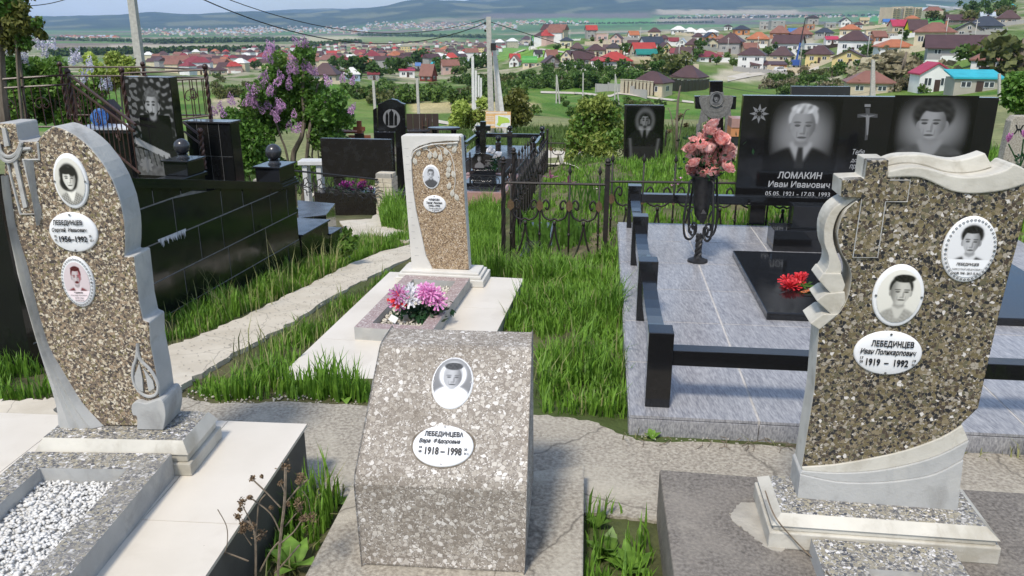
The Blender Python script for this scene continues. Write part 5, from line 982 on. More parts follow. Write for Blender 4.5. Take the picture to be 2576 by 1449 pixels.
for (u0, u1, v0, v1) in ((970, 977, 290, 316), (979, 990, 283, 316), (992, 999, 293, 316)):
    mb.prism(f.pts([(u0, v1), (u1, v1), (u1, v0), ((u0+u1)/2+2, v0-4), ((u0+u1)/2, v0-9), ((u0+u1)/2-2, v0-4), (u0, v0)]), -.002, .001)
mb.ob('etched_church', 'granite', t)
stone('low black stone in front of the arched church headstone', [(941, 400), (941, 332), (991, 333), (992, 400)], 14.9, .12)
stone('narrow black stone at the left shoulder of the arched headstone', [(939, 400), (938, 276), (947, 271), (950, 400)], 16.3, .1)
def plank_thing(name, label, cat, u, v, y, fn, rz=0):
    p = gy(u, v, y); g = terz(p.x, p.y); o = thing(name, label, cat, Vector((p.x, p.y, g-.02)), rz); fn(o, p.z-g+.02); return o
def wcross(o, h):
    mb = MB(); mb.box(-.05, .05, -.03, .03, 0, h); mb.ob('upright', 'wood_red', o); mb = MB(); mb.box(-.24, .24, -.045, -.0305, h-.42, h-.3); mb.ob('arm', 'wood_red', o); mb = MB(); mb.box(-.13, .13, -.045, -.0305, h-.2, h-.12); mb.ob('arm', 'wood_red', o); mb = MB(); mb.box(-.1, .1, -.06, -.0455, h-.48, h-.26); mb.ob('name_plate', 'granite', o)
plank_thing('wooden_cross', 'reddish wooden grave cross behind the blank brown stele', 'cross', 903, 304, 17.5, wcross)
def wtable(o, h):
    mb = MB(); mb.box(-.3, .3, -.2, .2, h-.04, h); mb.ob('top', 'wood_red', o)
    for a in (-.25, .25): mb = MB(); mb.box(a-.03, a+.03, -.15, .15, 0, h-.0405); mb.ob('leg', 'wood_red', o)
plank_thing('wooden_table', 'small red-brown wooden table beside the wooden cross', 'table', 880, 328, 18, wtable)
def brown_sheet(o, h):
    for i in range(5): mb = MB(); mb.box(-.35+i*.15, -.205+i*.15, -.01, .01, 0, h); mb.ob('panel', 'sheet_brown', o)
    mb = MB(); mb.tube([(.0, -.06, 0), (.02, -.03, h*.95)], .012, 4); mb.tube([(.16, -.06, 0), (.14, -.03, h*.95)], .012, 4)
    for i in range(6): mb.tube([(.0+.02*i/6, -.055+.02*i/6, h*(i+.5)/6.4), (.16-.02*i/6, -.055+.02*i/6, h*(i+.5)/6.4)], .01, 4)
    mb.ob('ladder', 'wood_brown', o)
plank_thing('sheet_metal_screen', 'dark brown sheet-metal screen with a small ladder, left of the pole', 'screen', 1060, 286, 19, brown_sheet)
def gtable(o, h):
    mb = MB(); n = 24; mb.slab([(.34*math.cos(6.283*i/n)*(1+.0), .17*math.sin(6.283*i/n)) for i in range(n)], h-.045, h); mb.ob('top', 'granite_grey', o, bevel=.01)
    for a in (-.2, .2): mb = MB(); mb.lathe([(.07, 0), (.05, .05), (.04, h*.5), (.06, h-.046)], 10, (a, 0, 0)); mb.ob('leg', 'granite', o, True)
plank_thing('granite_table', 'oval dark granite table behind the birch headstone', 'table', 1117, 320, 17, gtable); plank_thing('granite_table', 'dark granite table close to the arched headstone', 'table', 1045, 326, 18.5, gtable)
# small black cross headstone with low iron fence on a pink kerb
Xl = gy(1215, 441, 13.4); Xr = math.radians(-8); f = Face(Xl, Xr); g = terz(Xl.x, Xl.y)
t = thing('headstone', 'small arched black headstone with tall orthodox cross behind the birch stele', 'headstone', Xl, Xr)
mb = MB(); mb.prism(f.pts([(1182, 441), (1182, 428), (1248, 428), (1248, 441)]), -.04, .22); mb.ob('plinth', 'granite', t, bevel=.003)
mb = MB(); mb.prism(f.pts([(1187, 427.5), (1187, 398), (1194, 390), (1206, 386), (1217, 387), (1230, 389), (1240, 395), (1247, 405), (1247, 427.5)]), .03, .12); mb.ob('stone', 'granite', t, bevel=.003)
mb = MB(); mb.prism(f.pts([(1206, 386), (1206, 331), (1196, 331), (1196, 318), (1206, 318), (1206, 307), (1219.5, 307), (1219.5, 318), (1231, 318), (1231, 331), (1219.5, 331), (1219.5, 370), (1232, 374), (1232, 384), (1219.5, 382), (1219.5, 388)]), .06, .14); mb.ob('cross', 'granite', t, bevel=.003)
im = portrait(36, 46, 1.25, fy=.3, fw=.36, fh=.48, face=.35, hair=.12, coat=.3, shirt=.32, bg=(.01, .01), seed=41); etch_patch(t, im, 1193, 1217, 388, 423, f, y=.0285)
for s_, v, w_ in (('ХОЛЦАК', 405, .14), ('БОРИС', 409.5, .07), ('СТЕПАНОВИЧ', 413.5, .15), ('21.07.1961 - 17.04.2017', 418, .19)): text(t, s_, *f(1231, v), w_, .022, .0285, 'etch')
kb = thing('grave_kerb', 'pinkish tiled grave kerb below the small black cross headstone', 'kerb', Vector((Xl.x, Xl.y-.6, terz(Xl.x, Xl.y-.6))), Xr); hh = Xl.z-kb.location.z
border_box(kb, -.42, .5, -.75, .95, -.4, hh-.02, .12, 'tile_pink', 'tile_pink'); mb = MB(); mb.box(-.3, .38, -.63, .83, -.3, hh-.06); mb.ob('infill', 'granite_grey', kb); mb = MB(); mb.box(-.28, .36, -.1, .6, hh-.0595, hh-.002); mb.ob('slab', 'granite', kb)
lf_ = thing('low_iron_fence', 'low black scrolled iron fence on the pink kerb', 'fence', kb.location+Vector((0, 0, hh-.015)), Xr); IRb = iron_meshes(.26, 'iron_black')
cn = [(-.36, -.69), (.44, -.69), (.44, .89), (-.36, .89)]
for x, y in cn: wpost(lf_, (x, y, 0), .3, False, 'iron_black', .014)
scm = MB()
for s in (-1, 1): scm.tube([(x*s, 0, z) for x, z in smoothline([(0, .02), (.05, .04), (.09, .1), (.07, .17), (.03, .17), (.025, .12), (.05, .11)], 4)], .007, 4)
scmm = scm.mesh('scroll', 'iron_black', True)
for i in range(3):
    a, b_ = Vector((*cn[i], 0)), Vector((*cn[i+1], 0))
    if i == 2: continue
    for h in (.05, .25): mb = MB(); mb.tube([a+Vector((0, 0, h)), b_+Vector((0, 0, h))], .009, 4); mb.ob('rail', 'iron_black', lf_)
    L = b_-a; n = max(2, int(L.length/.22))
    for q in range(n): link('scroll', scmm, lf_, a.lerp(b_, (q+.5)/n)+Vector((0, 0, .05)), math.atan2(L.y, L.x))
a, b_ = Vector((*cn[3], 0)), Vector((*cn[0], 0)); mb = MB(); mb.tube([a+Vector((0, 0, .25)), b_+Vector((0, 0, .25))], .009, 4); mb.ob('rail', 'iron_black', lf_)
wr = rosemesh('flower_white', .06, 12)
p = gy(1245, 425, 13.25); fb = thing('white_rose_bunch', 'white and peach artificial roses beside the small black cross headstone', 'flowers', p)
for (u, v) in ((1234, 380), (1240, 385), (1244, 392), (1252, 391), (1258, 392), (1237, 377), (1249, 396)): o = link('rose', wr, fb, gy(u, v, 13.2)-p, rnd.random()*6); o.rotation_euler = (rnd.uniform(.2, .9), rnd.uniform(-.5, .5), rnd.random()*6)
mb = MB(); [mb.tube([(0, 0, -.05), (rnd.uniform(-.06, .08), 0, .2)], .004, 4) for i in range(6)]; mb.ob('stems', 'leaf_dark', fb); c = np.stack([rng.normal(.0, .05, 70), rng.normal(0, .04, 70), rng.uniform(.0, .22, 70)], 1); V, F = quads(c, .03, asp=.8); link('foliage', npmesh('foliage', V, F, 'leaf_dark'), fb)
# black granite platform with ball-post fence behind
gp0 = gy(1250, 398, 15.4); zg = terz(gp0.x, gp0.y); pf_ = thing('granite_fence', 'black granite post fence with ball finials on a dark platform beyond the cross', 'fence', Vector((gp0.x, gp0.y, zg)), math.radians(-8)); hz = gp0.z-zg
mb = MB(); mb.box(-.7, .75, .0, 1.7, -.3, hz); mb.ob('platform', 'granite_grey', pf_, bevel=.004)
PP = [(-.66, .06), (.02, .06), (.7, .06), (-.66, 1.62), (.02, 1.62), (.7, 1.62)]
for x, y in PP:
    mb = MB(); mb.box(x-.05, x+.05, y-.05, y+.05, hz+.0005, hz+.3); mb.ob('post', 'granite', pf_, bevel=.003); mb = MB(); mb.ball((x, y, hz+.37), .055, 10); mb.lathe([(.03, .3), (.022, .32), (.03, .34)], 8, (x, y, hz)); mb.ob('ball_finial', 'granite', pf_, True)
for (a, b_) in ((3, 4), (4, 5), (0, 3), (2, 5)):
    A1, B1 = Vector((*PP[a], 0)), Vector((*PP[b_], 0)); d = (B1-A1).normalized()*.051; A1 += d; B1 -= d; mb = MB(); n_ = Vector((-d.y, d.x, 0)).normalized()*.03
    mb.slab([tuple((A1-n_)[:2]), tuple((B1-n_)[:2]), tuple((B1+n_)[:2]), tuple((A1+n_)[:2])], hz+.18, hz+.26); mb.ob('rail', 'granite', pf_)
# ================================================================ full-length portrait stele, cross with holy cloth, stones at the right
t, f = stone('upright black stele etched with a standing man in a suit', [(1566, 452), (1571, 264), (1671, 265), (1664, 452)], 11.7, .09, -.1, 'granite_brown')
W2_, H2_ = 70, 120; X2, Y2 = np.meshgrid(np.linspace(-1, 1, W2_), np.linspace(-1.72, 1.72, H2_)); S_ = lambda d, k_=14: 1/(1+np.exp(np.clip(d*k_, -40, 40)))
fig = portrait(70, 70, 1.0, fx=0, fy=.42, fw=.2, fh=.29, face=.3, hair=.03, style='short', coat=.035, shirt=.26, bg=(.012, .012), mou=True, tie=True, seed=51, brow=.03)
I = np.full((H2_, W2_), .012); I[46:116] = fig; low = (np.abs(X2) < .66+.03*np.sin(Y2*3)) & (Y2 < -.25); I = np.where(low, .03, I)
I = I+.11*np.exp(-((np.abs(X2)-.74-.06*np.sin(Y2*2))/.07)**2)*(Y2 < .15)*(Y2 > -1.6)+.12*np.exp(-((np.hypot(X2, (Y2-1.02)*.8)-.42)/.1)**2)*(Y2 > .55); I = np.where((np.hypot((X2+.48)*1.0, (Y2+1.0)*.7) < .1), .24, I)
etch_patch(t, I, 1573, 1668, 268, 440, f, y=-.0015)
Cl = gy(1800, 400, 11.6); Cl.z = terz(Cl.x, Cl.y)-.03; Crz = -.08; f = Face(Cl, Crz)
t = thing('grave_cross', 'black granite cross draped with a carved cloth bearing a haloed face', 'cross', Cl, Crz)
P_ = f.pts([(1787, 400), (1787, 275), (1750, 274), (1748, 242), (1787, 241), (1786, 204), (1819, 204), (1819, 241), (1853, 243), (1851, 275), (1819, 276), (1822, 400)]); P_[0] = (P_[0][0], 0); P_[-1] = (P_[-1][0], 0); mb = MB(); mb.prism(P_, 0, .1); mb.ob('cross', 'granite', t, bevel=.004)
mb = MB()
for i in range(6):
    a, c_ = 1760+i*2.2, 243+i*1.0; k_ = 1-i*.13; arc = [(1801+40*k_*math.cos(math.pi+q*math.pi/12), 244-0+54*k_*-math.sin(math.pi+q*math.pi/12)*.98+i*1.5) for q in range(13)]; mb.tube([(x, -.012-.004*(i % 2), z) for x, z in f.pts(arc)], .022, 5)
mb.ob('carved_folds', 'stone_relief', t, True)
mb = MB(); mb.prism(f.pts([(1761, 240), (1842, 240), (1838, 262), (1826, 285), (1801, 297), (1776, 285), (1764, 262)]), -.012, .001); mb.prism(f.pts([(1766, 265), (1756, 310), (1752, 312), (1750, 345), (1770, 340), (1764, 310), (1782, 302), (1776, 284)]), -.022, .001); mb.prism(f.pts([(1836, 265), (1842, 312), (1838, 345), (1822, 345), (1824, 305), (1822, 284)]), -.022, .001); mb.ob('carved_cloth', 'stone_relief', t, bevel=.004)
im = portrait(34, 40, 1.15, fx=0, fy=.1, fw=.36, fh=.6, face=.34, hair=.05, style='long', coat=.2, shirt=.2, bg=(.3, .3), mou=True, seed=61); etch_patch(t, im, 1785, 1818, 231, 266, f, 'etched_face', -.042)
mb = MB(); c = f(1801, 249); mb.tube([(c[0]+.095*math.cos(q*.3), -.043, c[1]+.1*math.sin(q*.3)) for q in range(21)], .009, 5, closed=True); mb.ob('halo', 'stone_relief', t, True)
stone('dark stone edge showing above the wide double monument', [(1992, 330), (1992, 217), (2140, 218), (2140, 330)], 12.6, .1, -.08, 'granite_grey')
p = gy(1848, 365, 11.0); o = thing('tiled_grave', 'small stepped grave of peach and mauve tiles right of the draped cross', 'grave', Vector((p.x, p.y, terz(p.x, p.y))), -.1); h = p.z-o.location.z+.36
for i, mt in enumerate(['tile_pink', 'wall_pink', 'granite_grey', 'wall_orange', 'tile_pink']): mb = MB(); mb.box(-.07, .5, -.01*i, .3, h*i/5, h*(i+1)/5-.002); mb.ob('tile_course', mt, o)
p = gy(2570, 400, 7.8); f_ = Vector((p.x, p.y, terz(p.x, p.y)-.02)); o = thing('headstone', 'pale concrete headstone with dark letters at the right edge', 'headstone', f_, -.1); f = Face(f_, -.1); xa = f(2534, 330)[0]; zt = f(2545, 292)[1]; mb = MB(); mb.prism([(xa, 0), (xa+.75, 0), (xa+.75, zt), (xa+.05, zt), (xa+.02, zt-.05)], 0, .12); mb.ob('stele', 'concrete', o, bevel=.005); text(o, 'Ж', *f(2563, 326), .085, .09, -.002, 'ink', bold=.03)
pk = petalflower('tulip', 'flower_pink', [(.35, 1.2, 3, -.1), (.5, 1.1, 4, 0)], .05, 14); p = gy(2560, 420, 6.9); o = thing('tulip_bunch', 'artificial pink tulips with dark leaves at the right edge', 'flowers', Vector((p.x, p.y, p.z)))
for (u, v) in ((2536, 358), (2541, 352), (2575, 345), (2590, 360)): q = link('tulip', pk, o, gy(u, v, 6.9)-p); q.rotation_euler = (rnd.uniform(-.2, .4), -.3, 0)
mb = MB(); [mb.tube([(rnd.uniform(-.02, .06), 0, -.58), (.02, 0, .0), gy(u, v, 6.9)-p], .006, 4) for (u, v) in ((2537, 362), (2575, 350), (2590, 362))]; mb.ob('stems', 'leaf_dark', o); c = np.stack([rng.normal(.04, .06, 80), rng.normal(0, .04, 80), rng.uniform(-.1, .12, 80)], 1); V, F = quads(c, .035, asp=.6); link('foliage', npmesh('foliage', V, F, 'leaf_dark'), o)
# ================================================================ poles, wires, information board
def pole(px_b, px_t, y, wb_, wt_, label, mat_='pole_concrete', name='utility_pole', lean=0, bury=.3, group=None):
    a = gy(*px_b, y); b_ = gy(*px_t, y); a.z = terz(a.x, a.y)-bury; h = b_.z-a.z; o = thing(name, label, 'pole', a, group=group); mb = MB()
    V = [(-wb_, -wb_, 0), (wb_, -wb_, 0), (wb_, wb_, 0), (-wb_, wb_, 0)]+[(b_.x-a.x+x, lean+z, h) for x, z in ((-wt_, -wt_), (wt_, -wt_), (wt_, wt_), (-wt_, wt_))]
    mb.add(V, [(0, 1, 5, 4), (1, 2, 6, 5), (2, 3, 7, 6), (3, 0, 4, 7), (4, 5, 6, 7)]); mb.ob('shaft', mat_, o, bevel=.01); return o, a, b_
po, a1, b1 = pole((1237, 345), (1229, 42), 42, .155, .115, 'tall concrete utility pole carrying the wires, beside the orange board')
for i, z in enumerate((.0, -.35)): mb = MB(); mb.lathe([(.03, -.06), (.05, -.02), (.05, .03), (.02, .06)], 8, (b1.x-a1.x-.17, -.1, b1.z-a1.z-.3+z)); mb.tube([(b1.x-a1.x, 0, b1.z-a1.z-.36+z), (b1.x-a1.x-.17, -.1, b1.z-a1.z-.36+z)], .015, 4); mb.ob('insulator', 'iron_black', po, True)
mb = MB(); mb.box(b1.x-a1.x+.1, b1.x-a1.x+.36, -.2, .1, b1.z-a1.z-1.6, b1.z-a1.z-1.25); mb.ob('junction_box', 'iron_black', po)
pole((1273, 330), (1240, 100), 42.6, .12, .1, 'leaning white strut of the central utility pole', 'pole_white', 'pole_strut'); pole((1256, 318), (1244, 130), 44, .12, .1, 'second concrete pole just behind the central utility pole')
pole((1191, 278), (1189, 142), 52, .1, .08, 'tall thin white pole left of the central utility pole', 'pole_white'); 
for i, (u, vt, vb, yy) in enumerate(((1197, 178, 280, 56), (1204, 190, 280, 60), (1210, 196, 280, 64))): pole((u, vb), (u, vt), yy, .08, .07, ['shorter white post beside the thin white pole', 'middle white post of the row left of the pole', 'last white post of the row left of the pole'][i], 'pole_white', 'white_post')
lp, a2, b2 = pole((352, 190), (316, -130), 30, .16, .115, 'concrete utility pole standing behind the railing at the left')
for (ub, vb, ut, vt, yy, lb) in ((945, 285, 939, 203, 62, 'thin grey pole behind the arched church headstone'), (1055, 300, 1049, 198, 60, 'thin grey pole right of the arched church headstone'), (1400, 231, 1400, 188, 130, 'grey pole on the slope with a leaning brace'), (1409, 231, 1401, 192, 130, 'leaning brace of the grey pole on the slope'), (1467, 234, 1467, 183, 135, 'lone grey pole in the meadow left of the paired houses'), (1547, 237, 1548, 186, 150, 'grey pole at the corner of the cream pillared fence'), (1560, 238, 1549, 193, 150, 'leaning brace at the corner of the cream pillared fence'), (2193, 300, 2196, 150, 60, 'twin concrete pole rising behind the double monument'), (2202, 300, 2197, 152, 60.5, 'leaning second leg of the twin concrete pole'), (2506, 310, 2514, 185, 70, 'concrete pole at the corner of the turquoise-roofed shed')):
    pole((ub, vb), (ut, vt), yy, .11, .09, lb, 'pole_concrete')
def wire(label, A1, B1, sag, r=.012):
    P_ = [A1.lerp(B1, i/28)-Vector((0, 0, sag*4*(i/28)*(1-i/28))) for i in range(29)]; mb = MB(); mb.tube(P_, r, 5); mb.ob('overhead_wire', 'wire', label=label, cat='wire')
wire('lower sagging black wire between the two utility poles', Vector((a2.x-.36*0, a2.y, a2.z+7.2)) if False else b2+Vector((0, 0, -.4)), b1+Vector((-.17, -.1, -.3)), 1.75, .022)
wire('upper sagging black wire between the two utility poles', b2+Vector((0, 0, -.15)), b1+Vector((-.17, -.1, -.1)), 1.5, .016)
wire('thin wire running right from the central pole over the town', b1+Vector((.1, 0, -.25)), gy(2262, 205, 150), 3.2, .02)
wire('thin wire reaching down to the left from the left pole', b2+Vector((-.1, 0, -.3)), gy(20, 12, 24), .5, .012)
ib = gy(1253, 322, 41.2); t = thing('information_board', 'orange information board with a green site map fixed to the pole', 'board', Vector((ib.x, ib.y, terz(ib.x, ib.y)-.2)), -.05); f = Face(t.location, -.05)
P_ = f.pts([(1220, 322), (1222, 280), (1285, 281), (1285, 322)]); mb = MB(); mb.prism(P_, 0, .03); mb.ob('panel', 'board_orange', t); mb = MB(); mb.prism(f.pts([(1246, 320), (1246, 290), (1284, 290), (1284, 321)]), -.006, .001); mb.ob('map_sheet', 'board_white', t)
mb = MB(); mb.prism(f.pts([(1249, 313), (1253, 308), (1253, 291), (1259, 293), (1268, 295), (1277, 297), (1282, 303), (1282, 309), (1272, 309), (1262, 311), (1257, 318)]), -.011, -.005); mb.ob('map_area', 'map_green', t)
mb = MB()
for (u0, u1, v0, v1, mi) in ((1224, 1276, 282, 285.5, 0), (1223, 1243, 293, 295, 0), (1223, 1243, 298, 300, 0), (1223, 1243, 303, 305, 0), (1222, 1245, 312, 317, 0)):
    n_ = int((u1-u0)/3)
    for i in range(n_): a = u0+(u1-u0)*i/n_; mb.prism(f.pts([(a, v1), (a+2.1, v1), (a+2.1, v0), (a, v0)]), -.004, .001)
mb.ob('faded_lettering', 'board_white', t)
for u in (1228, 1279): a = f(u, 322); mb = MB(); mb.box(a[0]-.04, a[0]+.04, .031, .09, 0, a[1]+.2); mb.ob('leg', 'pole_white', t)
# ---------------------------------------------------------------- vegetation
for nm, a, b_ in (('shrub', (.05, .105, .02), (.12, .2, .04)), ('shrub_light', (.06, .12, .02), (.14, .22, .045)), ('shrub_olive', (.07, .085, .022), (.15, .16, .05)), ('shrub_brown', (.15, .13, .07), (.27, .235, .14)), ('tree', (.035, .085, .016), (.09, .165, .032))): leafm('leaf_'+nm, a, b_, 1.3, .55, .25, 11)
def inpoly(P_, x, y):
    c = np.zeros(len(x), bool); n = len(P_)
    for i in range(n):
        (x1, y1), (x2, y2) = P_[i], P_[(i+1) % n]; q = ((y1 > y) != (y2 > y)) & (x < (x2-x1)*(y-y1)/(y2-y1+1e-12)+x1); c ^= q
    return c
EXCL = []      # footprints the grass keeps out of
def grassy(px, dens, h0, h1, w_=.004, lean=.35, zoff=-.01, world=False, clump=0, maxn=60000):
    P_ = [tuple(p[:2]) for p in (px if world else [tp(*q) for q in px])]; xs = [p[0] for p in P_]; ys_ = [p[1] for p in P_]
    Ar = (max(xs)-min(xs))*(max(ys_)-min(ys_)); n = int(min(Ar*dens, maxn*3)); x = rng.uniform(min(xs), max(xs), n); y = rng.uniform(min(ys_), max(ys_), n); k_ = inpoly(P_, x, y)
    for E_ in EXCL: k_ &= ~inpoly(E_, x, y)
    cw = wav(x, y, .7, 79)+.7*wav(x, y, .22, 80); k_ &= (cw+rng.normal(0, .5, n) > -1.15)
    if clump: k_ &= (wav(x, y, clump, 77)+rng.normal(0, .5, n) > -.35)
    cw = cw[k_]
    x, y = x[k_], y[k_]; n = len(x)
    if n == 0: return None
    z = ter(x, y)+zoff; h = rng.uniform(h0, h1, n)*(1+.25*wav(x, y, .6, 78)); h = np.clip(h*np.clip(.85+.25*cw, .45, 1.35), h0*.5, None); a = rng.uniform(0, 6.283, n); l = rng.uniform(.05, lean, n)*h*1.3; ww = w_*rng.uniform(.6, 1.5, n)
    dx, dy = np.cos(a), np.sin(a); px_, py_ = -dy, dx; b = np.stack([x, y, z], 1); up = np.array([0, 0, 1.]); d = np.stack([dx, dy, 0*dx], 1); s = np.stack([px_, py_, 0*dx], 1)*ww[:, None]
    m1 = b+d*(l*.3)[:, None]+up*(h*.6)[:, None]; t = b+d*l[:, None]+up*h[:, None]*np.clip(1-.25*(l/h), .5, 1)[:, None]
    V = np.stack([b-s, b+s, m1+s*.8, m1-s*.8, t], 1).reshape(-1, 3); o = np.arange(n)[:, None]*5
    T = np.concatenate([o+np.array([[0, 1, 2]]), o+np.array([[0, 2, 3]]), o+np.array([[3, 2, 4]])], 0); return V, T
def grass_obj(name, L, mat_, label):
    L = [q for q in L if q]; V = []; F = []; n = 0
    for v, f_ in L: V.append(v); F.append(f_+n); n += len(v)
    link(name, npmesh(name, np.concatenate(V), np.concatenate(F), mat_), kind='stuff', label=label, cat='grass')
def fpt(loc, rz, x0, x1, y0, y1): return [tuple((frame(loc, rz) @ Vector(p))[:2]) for p in ((x0, y0, 0), (x1, y0, 0), (x1, y1, 0), (x0, y1, 0))]
EXCL += [fpt(oM, rM, -.49, .49, -1.95, 0), fpt(Kp, Kr, -.002, 3, -.002, 3.45), fpt((-.752, 2.65, 0), math.radians(-4.3), -1.47, 0, -1.95, 0), fpt(S0, Sr, -4, .01, xE, .02), fpt(S0, Sr, -.8, .03, 0, xc2+.03), [tuple(gz(*p, .1)[:2]) for p in ((883, 1228), (1470, 1168), (1467, 1449), (1466, 1700), (690, 1700), (766, 1449))], [(.5, 2.42), (2.35, 2.2), (2.2, 1.2), (.4, 1.3)]]
L1 = [grassy([(395, 745), (500, 720), (640, 680), (760, 668), (840, 635), (860, 600), (900, 612), (1034, 590), (1034, 618), (960, 638), (870, 674), (760, 722), (640, 780), (520, 835), (405, 870)], 5600, .045, .15, .0042),
      grassy([(545, 1012), (470, 990), (462, 982), (550, 945), (630, 902), (730, 847), (812, 795), (910, 738), (985, 690), (1000, 700), (720, 918), (950, 918), (925, 1018), (720, 1008)], 5600, .035, .12, .0042, clump=.8),
      grassy([(560, 1010), (700, 910), (940, 915), (922, 1016), (720, 1008)], 3800, .07, .17, .005),
      grassy([(1180, 700), (1330, 712), (1235, 830), (1350, 845), (1362, 1040), (1580, 1056), (1572, 800), (1556, 640), (1400, 660), (1270, 690)], 6800, .06, .2, .0042, .5),
      grassy([(1180, 530), (1262, 540), (1265, 690), (1180, 690)], 4500, .08, .24, .005),
      grassy([(-60, 800), (60, 840), (140, 1000), (60, 1010), (-80, 1015)], 5000, .06, .2, .0042),
      grassy([(1275, 640), (1560, 630), (1555, 560), (1620, 500), (1860, 500), (1850, 440), (1400, 432), (1340, 500)], 900, .03, .1, .006),
      grassy([(800, 1238), (872, 1238), (770, 1449), (680, 1600), (470, 1600), (520, 1449)], 5000, .05, .2, .004, zoff=0, clump=.5),
      grassy([(1478, 1292), (1650, 1300), (1640, 1449), (1640, 1650), (1466, 1650), (1470, 1449)], 2600, .04, .15, .004, zoff=0, clump=.4),
      grassy([(955, 545), (1030, 550), (1034, 590), (960, 575)], 3500, .1, .28, .007)]
grass_obj('grass', L1, 'grass', 'tall green grass growing between the graves and along the paths')
L1x = [grassy([(3.7, 2.6), (7.5, 2.2), (9, 13), (4, 13), (1.6, 11), (1.2, 6.75), (3.9, 6.4)], 900, .05, .16, .006, world=True), grassy([(-9, 2.5), (-4.2, 3.2), (-4.4, 5.5), (-9, 9)], 900, .05, .16, .006, world=True)]
grass_obj('side_grass', L1x, 'grass', 'rough grass beyond the tiled plot and the left terrace')
L2 = [grassy([(395, 745), (860, 600), (1034, 600), (640, 800), (420, 882)], 260, .1, .3, .003, .6), grassy([(1180, 690), (1362, 1040), (1580, 1056), (1556, 640)], 250, .1, .26, .003, .6), grassy([(470, 990), (985, 690), (720, 1008)], 500, .06, .2, .003, .6), grassy([(800, 1238), (872, 1238), (680, 1600), (500, 1500)], 900, .04, .16, .003, .8), grassy([(1560, 1085), (2000, 1120), (2000, 1150), (1560, 1110)], 350, .02, .09, .003, 1), grassy([(2400, 1132), (2700, 1150), (2700, 1180), (2400, 1160)], 900, .02, .1, .003, 1.2)]
grass_obj('dry_grass', L2, 'straw', 'dry straw-coloured grass stalks among the green grass')
L3 = [grassy([(560, 470), (760, 490), (1000, 470), (1000, 400), (560, 420)], 500, .08, .3, .012), grassy([(1160, 520), (1280, 520), (1300, 470), (1160, 480)], 500, .08, .22, .01), grassy([(1280, 392), (1360, 372), (1560, 372), (1700, 405), (1850, 420), (1850, 330), (1100, 330), (1100, 360)], 90, .1, .45, .02), grassy([(1300, 470), (1560, 470), (1900, 480), (1900, 420), (1400, 425)], 300, .03, .1, .009)]
grass_obj('far_grass', L3, 'grass_far', 'lighter grass on the slope behind the iron fence and tombs')
# crowns of leaf-sized faces
def clumps_px(L, y, jit=.35):
    """(u, v, radius px) -> world ellipsoids at distance y"""
    return [(gy(u, v, y+rnd.uniform(-jit, jit)), r*pxsize(y, 0)) for u, v, r in L]
def leafcloud(cl, n, size, hollow=.35, off=Vector((0, 0, 0)), asp=1.0):
    w_ = np.array([r**2 for c, r in cl]); w_ /= w_.sum(); idx = rng.choice(len(cl), n, p=w_); C_ = np.array([tuple(c-off) for c, r in cl])[idx]; R_ = np.array([r for c, r in cl])[idx]
    d = rng.normal(size=(n, 3)); d /= np.linalg.norm(d, axis=1)[:, None]; rad = R_*np.cbrt(rng.uniform(hollow**3, 1, n))*rng.uniform(.85, 1.12, n); return C_+d*rad[:, None]*np.array([1, 1, .92])
def bush(name, label, cat, L, y, n, size, mat_, stems=(), stem_r=.02, stem_mat='bark', base=None, jit=.35, asp=1.0, part='crown', extra=None):
    b0 = base if base is not None else gy(L[0][0], L[0][1], y); b0 = Vector((b0.x, b0.y, terz(b0.x, b0.y)-.03)); t = thing(name, label, cat, b0)
    V, F = quads(leafcloud(clumps_px(L, y, jit), n, size, off=b0), rng.uniform(.6, 1.3, n)*size, asp=asp); link(part, npmesh(part, V, F, mat_), t)
    if extra: V, F = quads(leafcloud(clumps_px(L, y, jit), extra[0], size, off=b0), rng.uniform(.6, 1.3, extra[0])*size, asp=asp); link(part, npmesh(part, V, F, extra[1]), t)
    for s in stems:
        P_ = [gy(u, v, y+rnd.uniform(-.1, .1))-b0 for u, v in s[0]]; P_[0] = Vector((P_[0].x, P_[0].y, min(P_[0].z, 0))); P_ = [Vector(p) for p in smoothline(P_, 4)]; k_ = len(P_); mb = MB(); mb.tube(P_, [s[1]*(1-.65*i/k_) for i in range(k_)], 7); mb.ob('trunk' if s[1] > .03 else 'stem', stem_mat, t, True)
    return t, b0
def panicle(mat_, seed, n=70, h=.17, r=.055):
    g = np.random.default_rng(seed); t = np.sqrt(g.uniform(0, 1, n)); rr_ = r*(t*.9+.1)*g.uniform(.7, 1.1, n)*np.where(t > .85, .7, 1); a = g.uniform(0, 6.283, n); c = np.stack([rr_*np.cos(a), rr_*np.sin(a), h*(1-t)], 1); V, F = quads(c, .017, asp=1.2, r=g); return npmesh('blossom', V, F, mat_)
pan = [panicle('lilac', s, h=.24, r=.085, n=110) for s in (1, 2, 3)]; panw = [panicle('lilac_white', s, h=.22, r=.07, n=90) for s in (4, 5)]
yl = 17.5
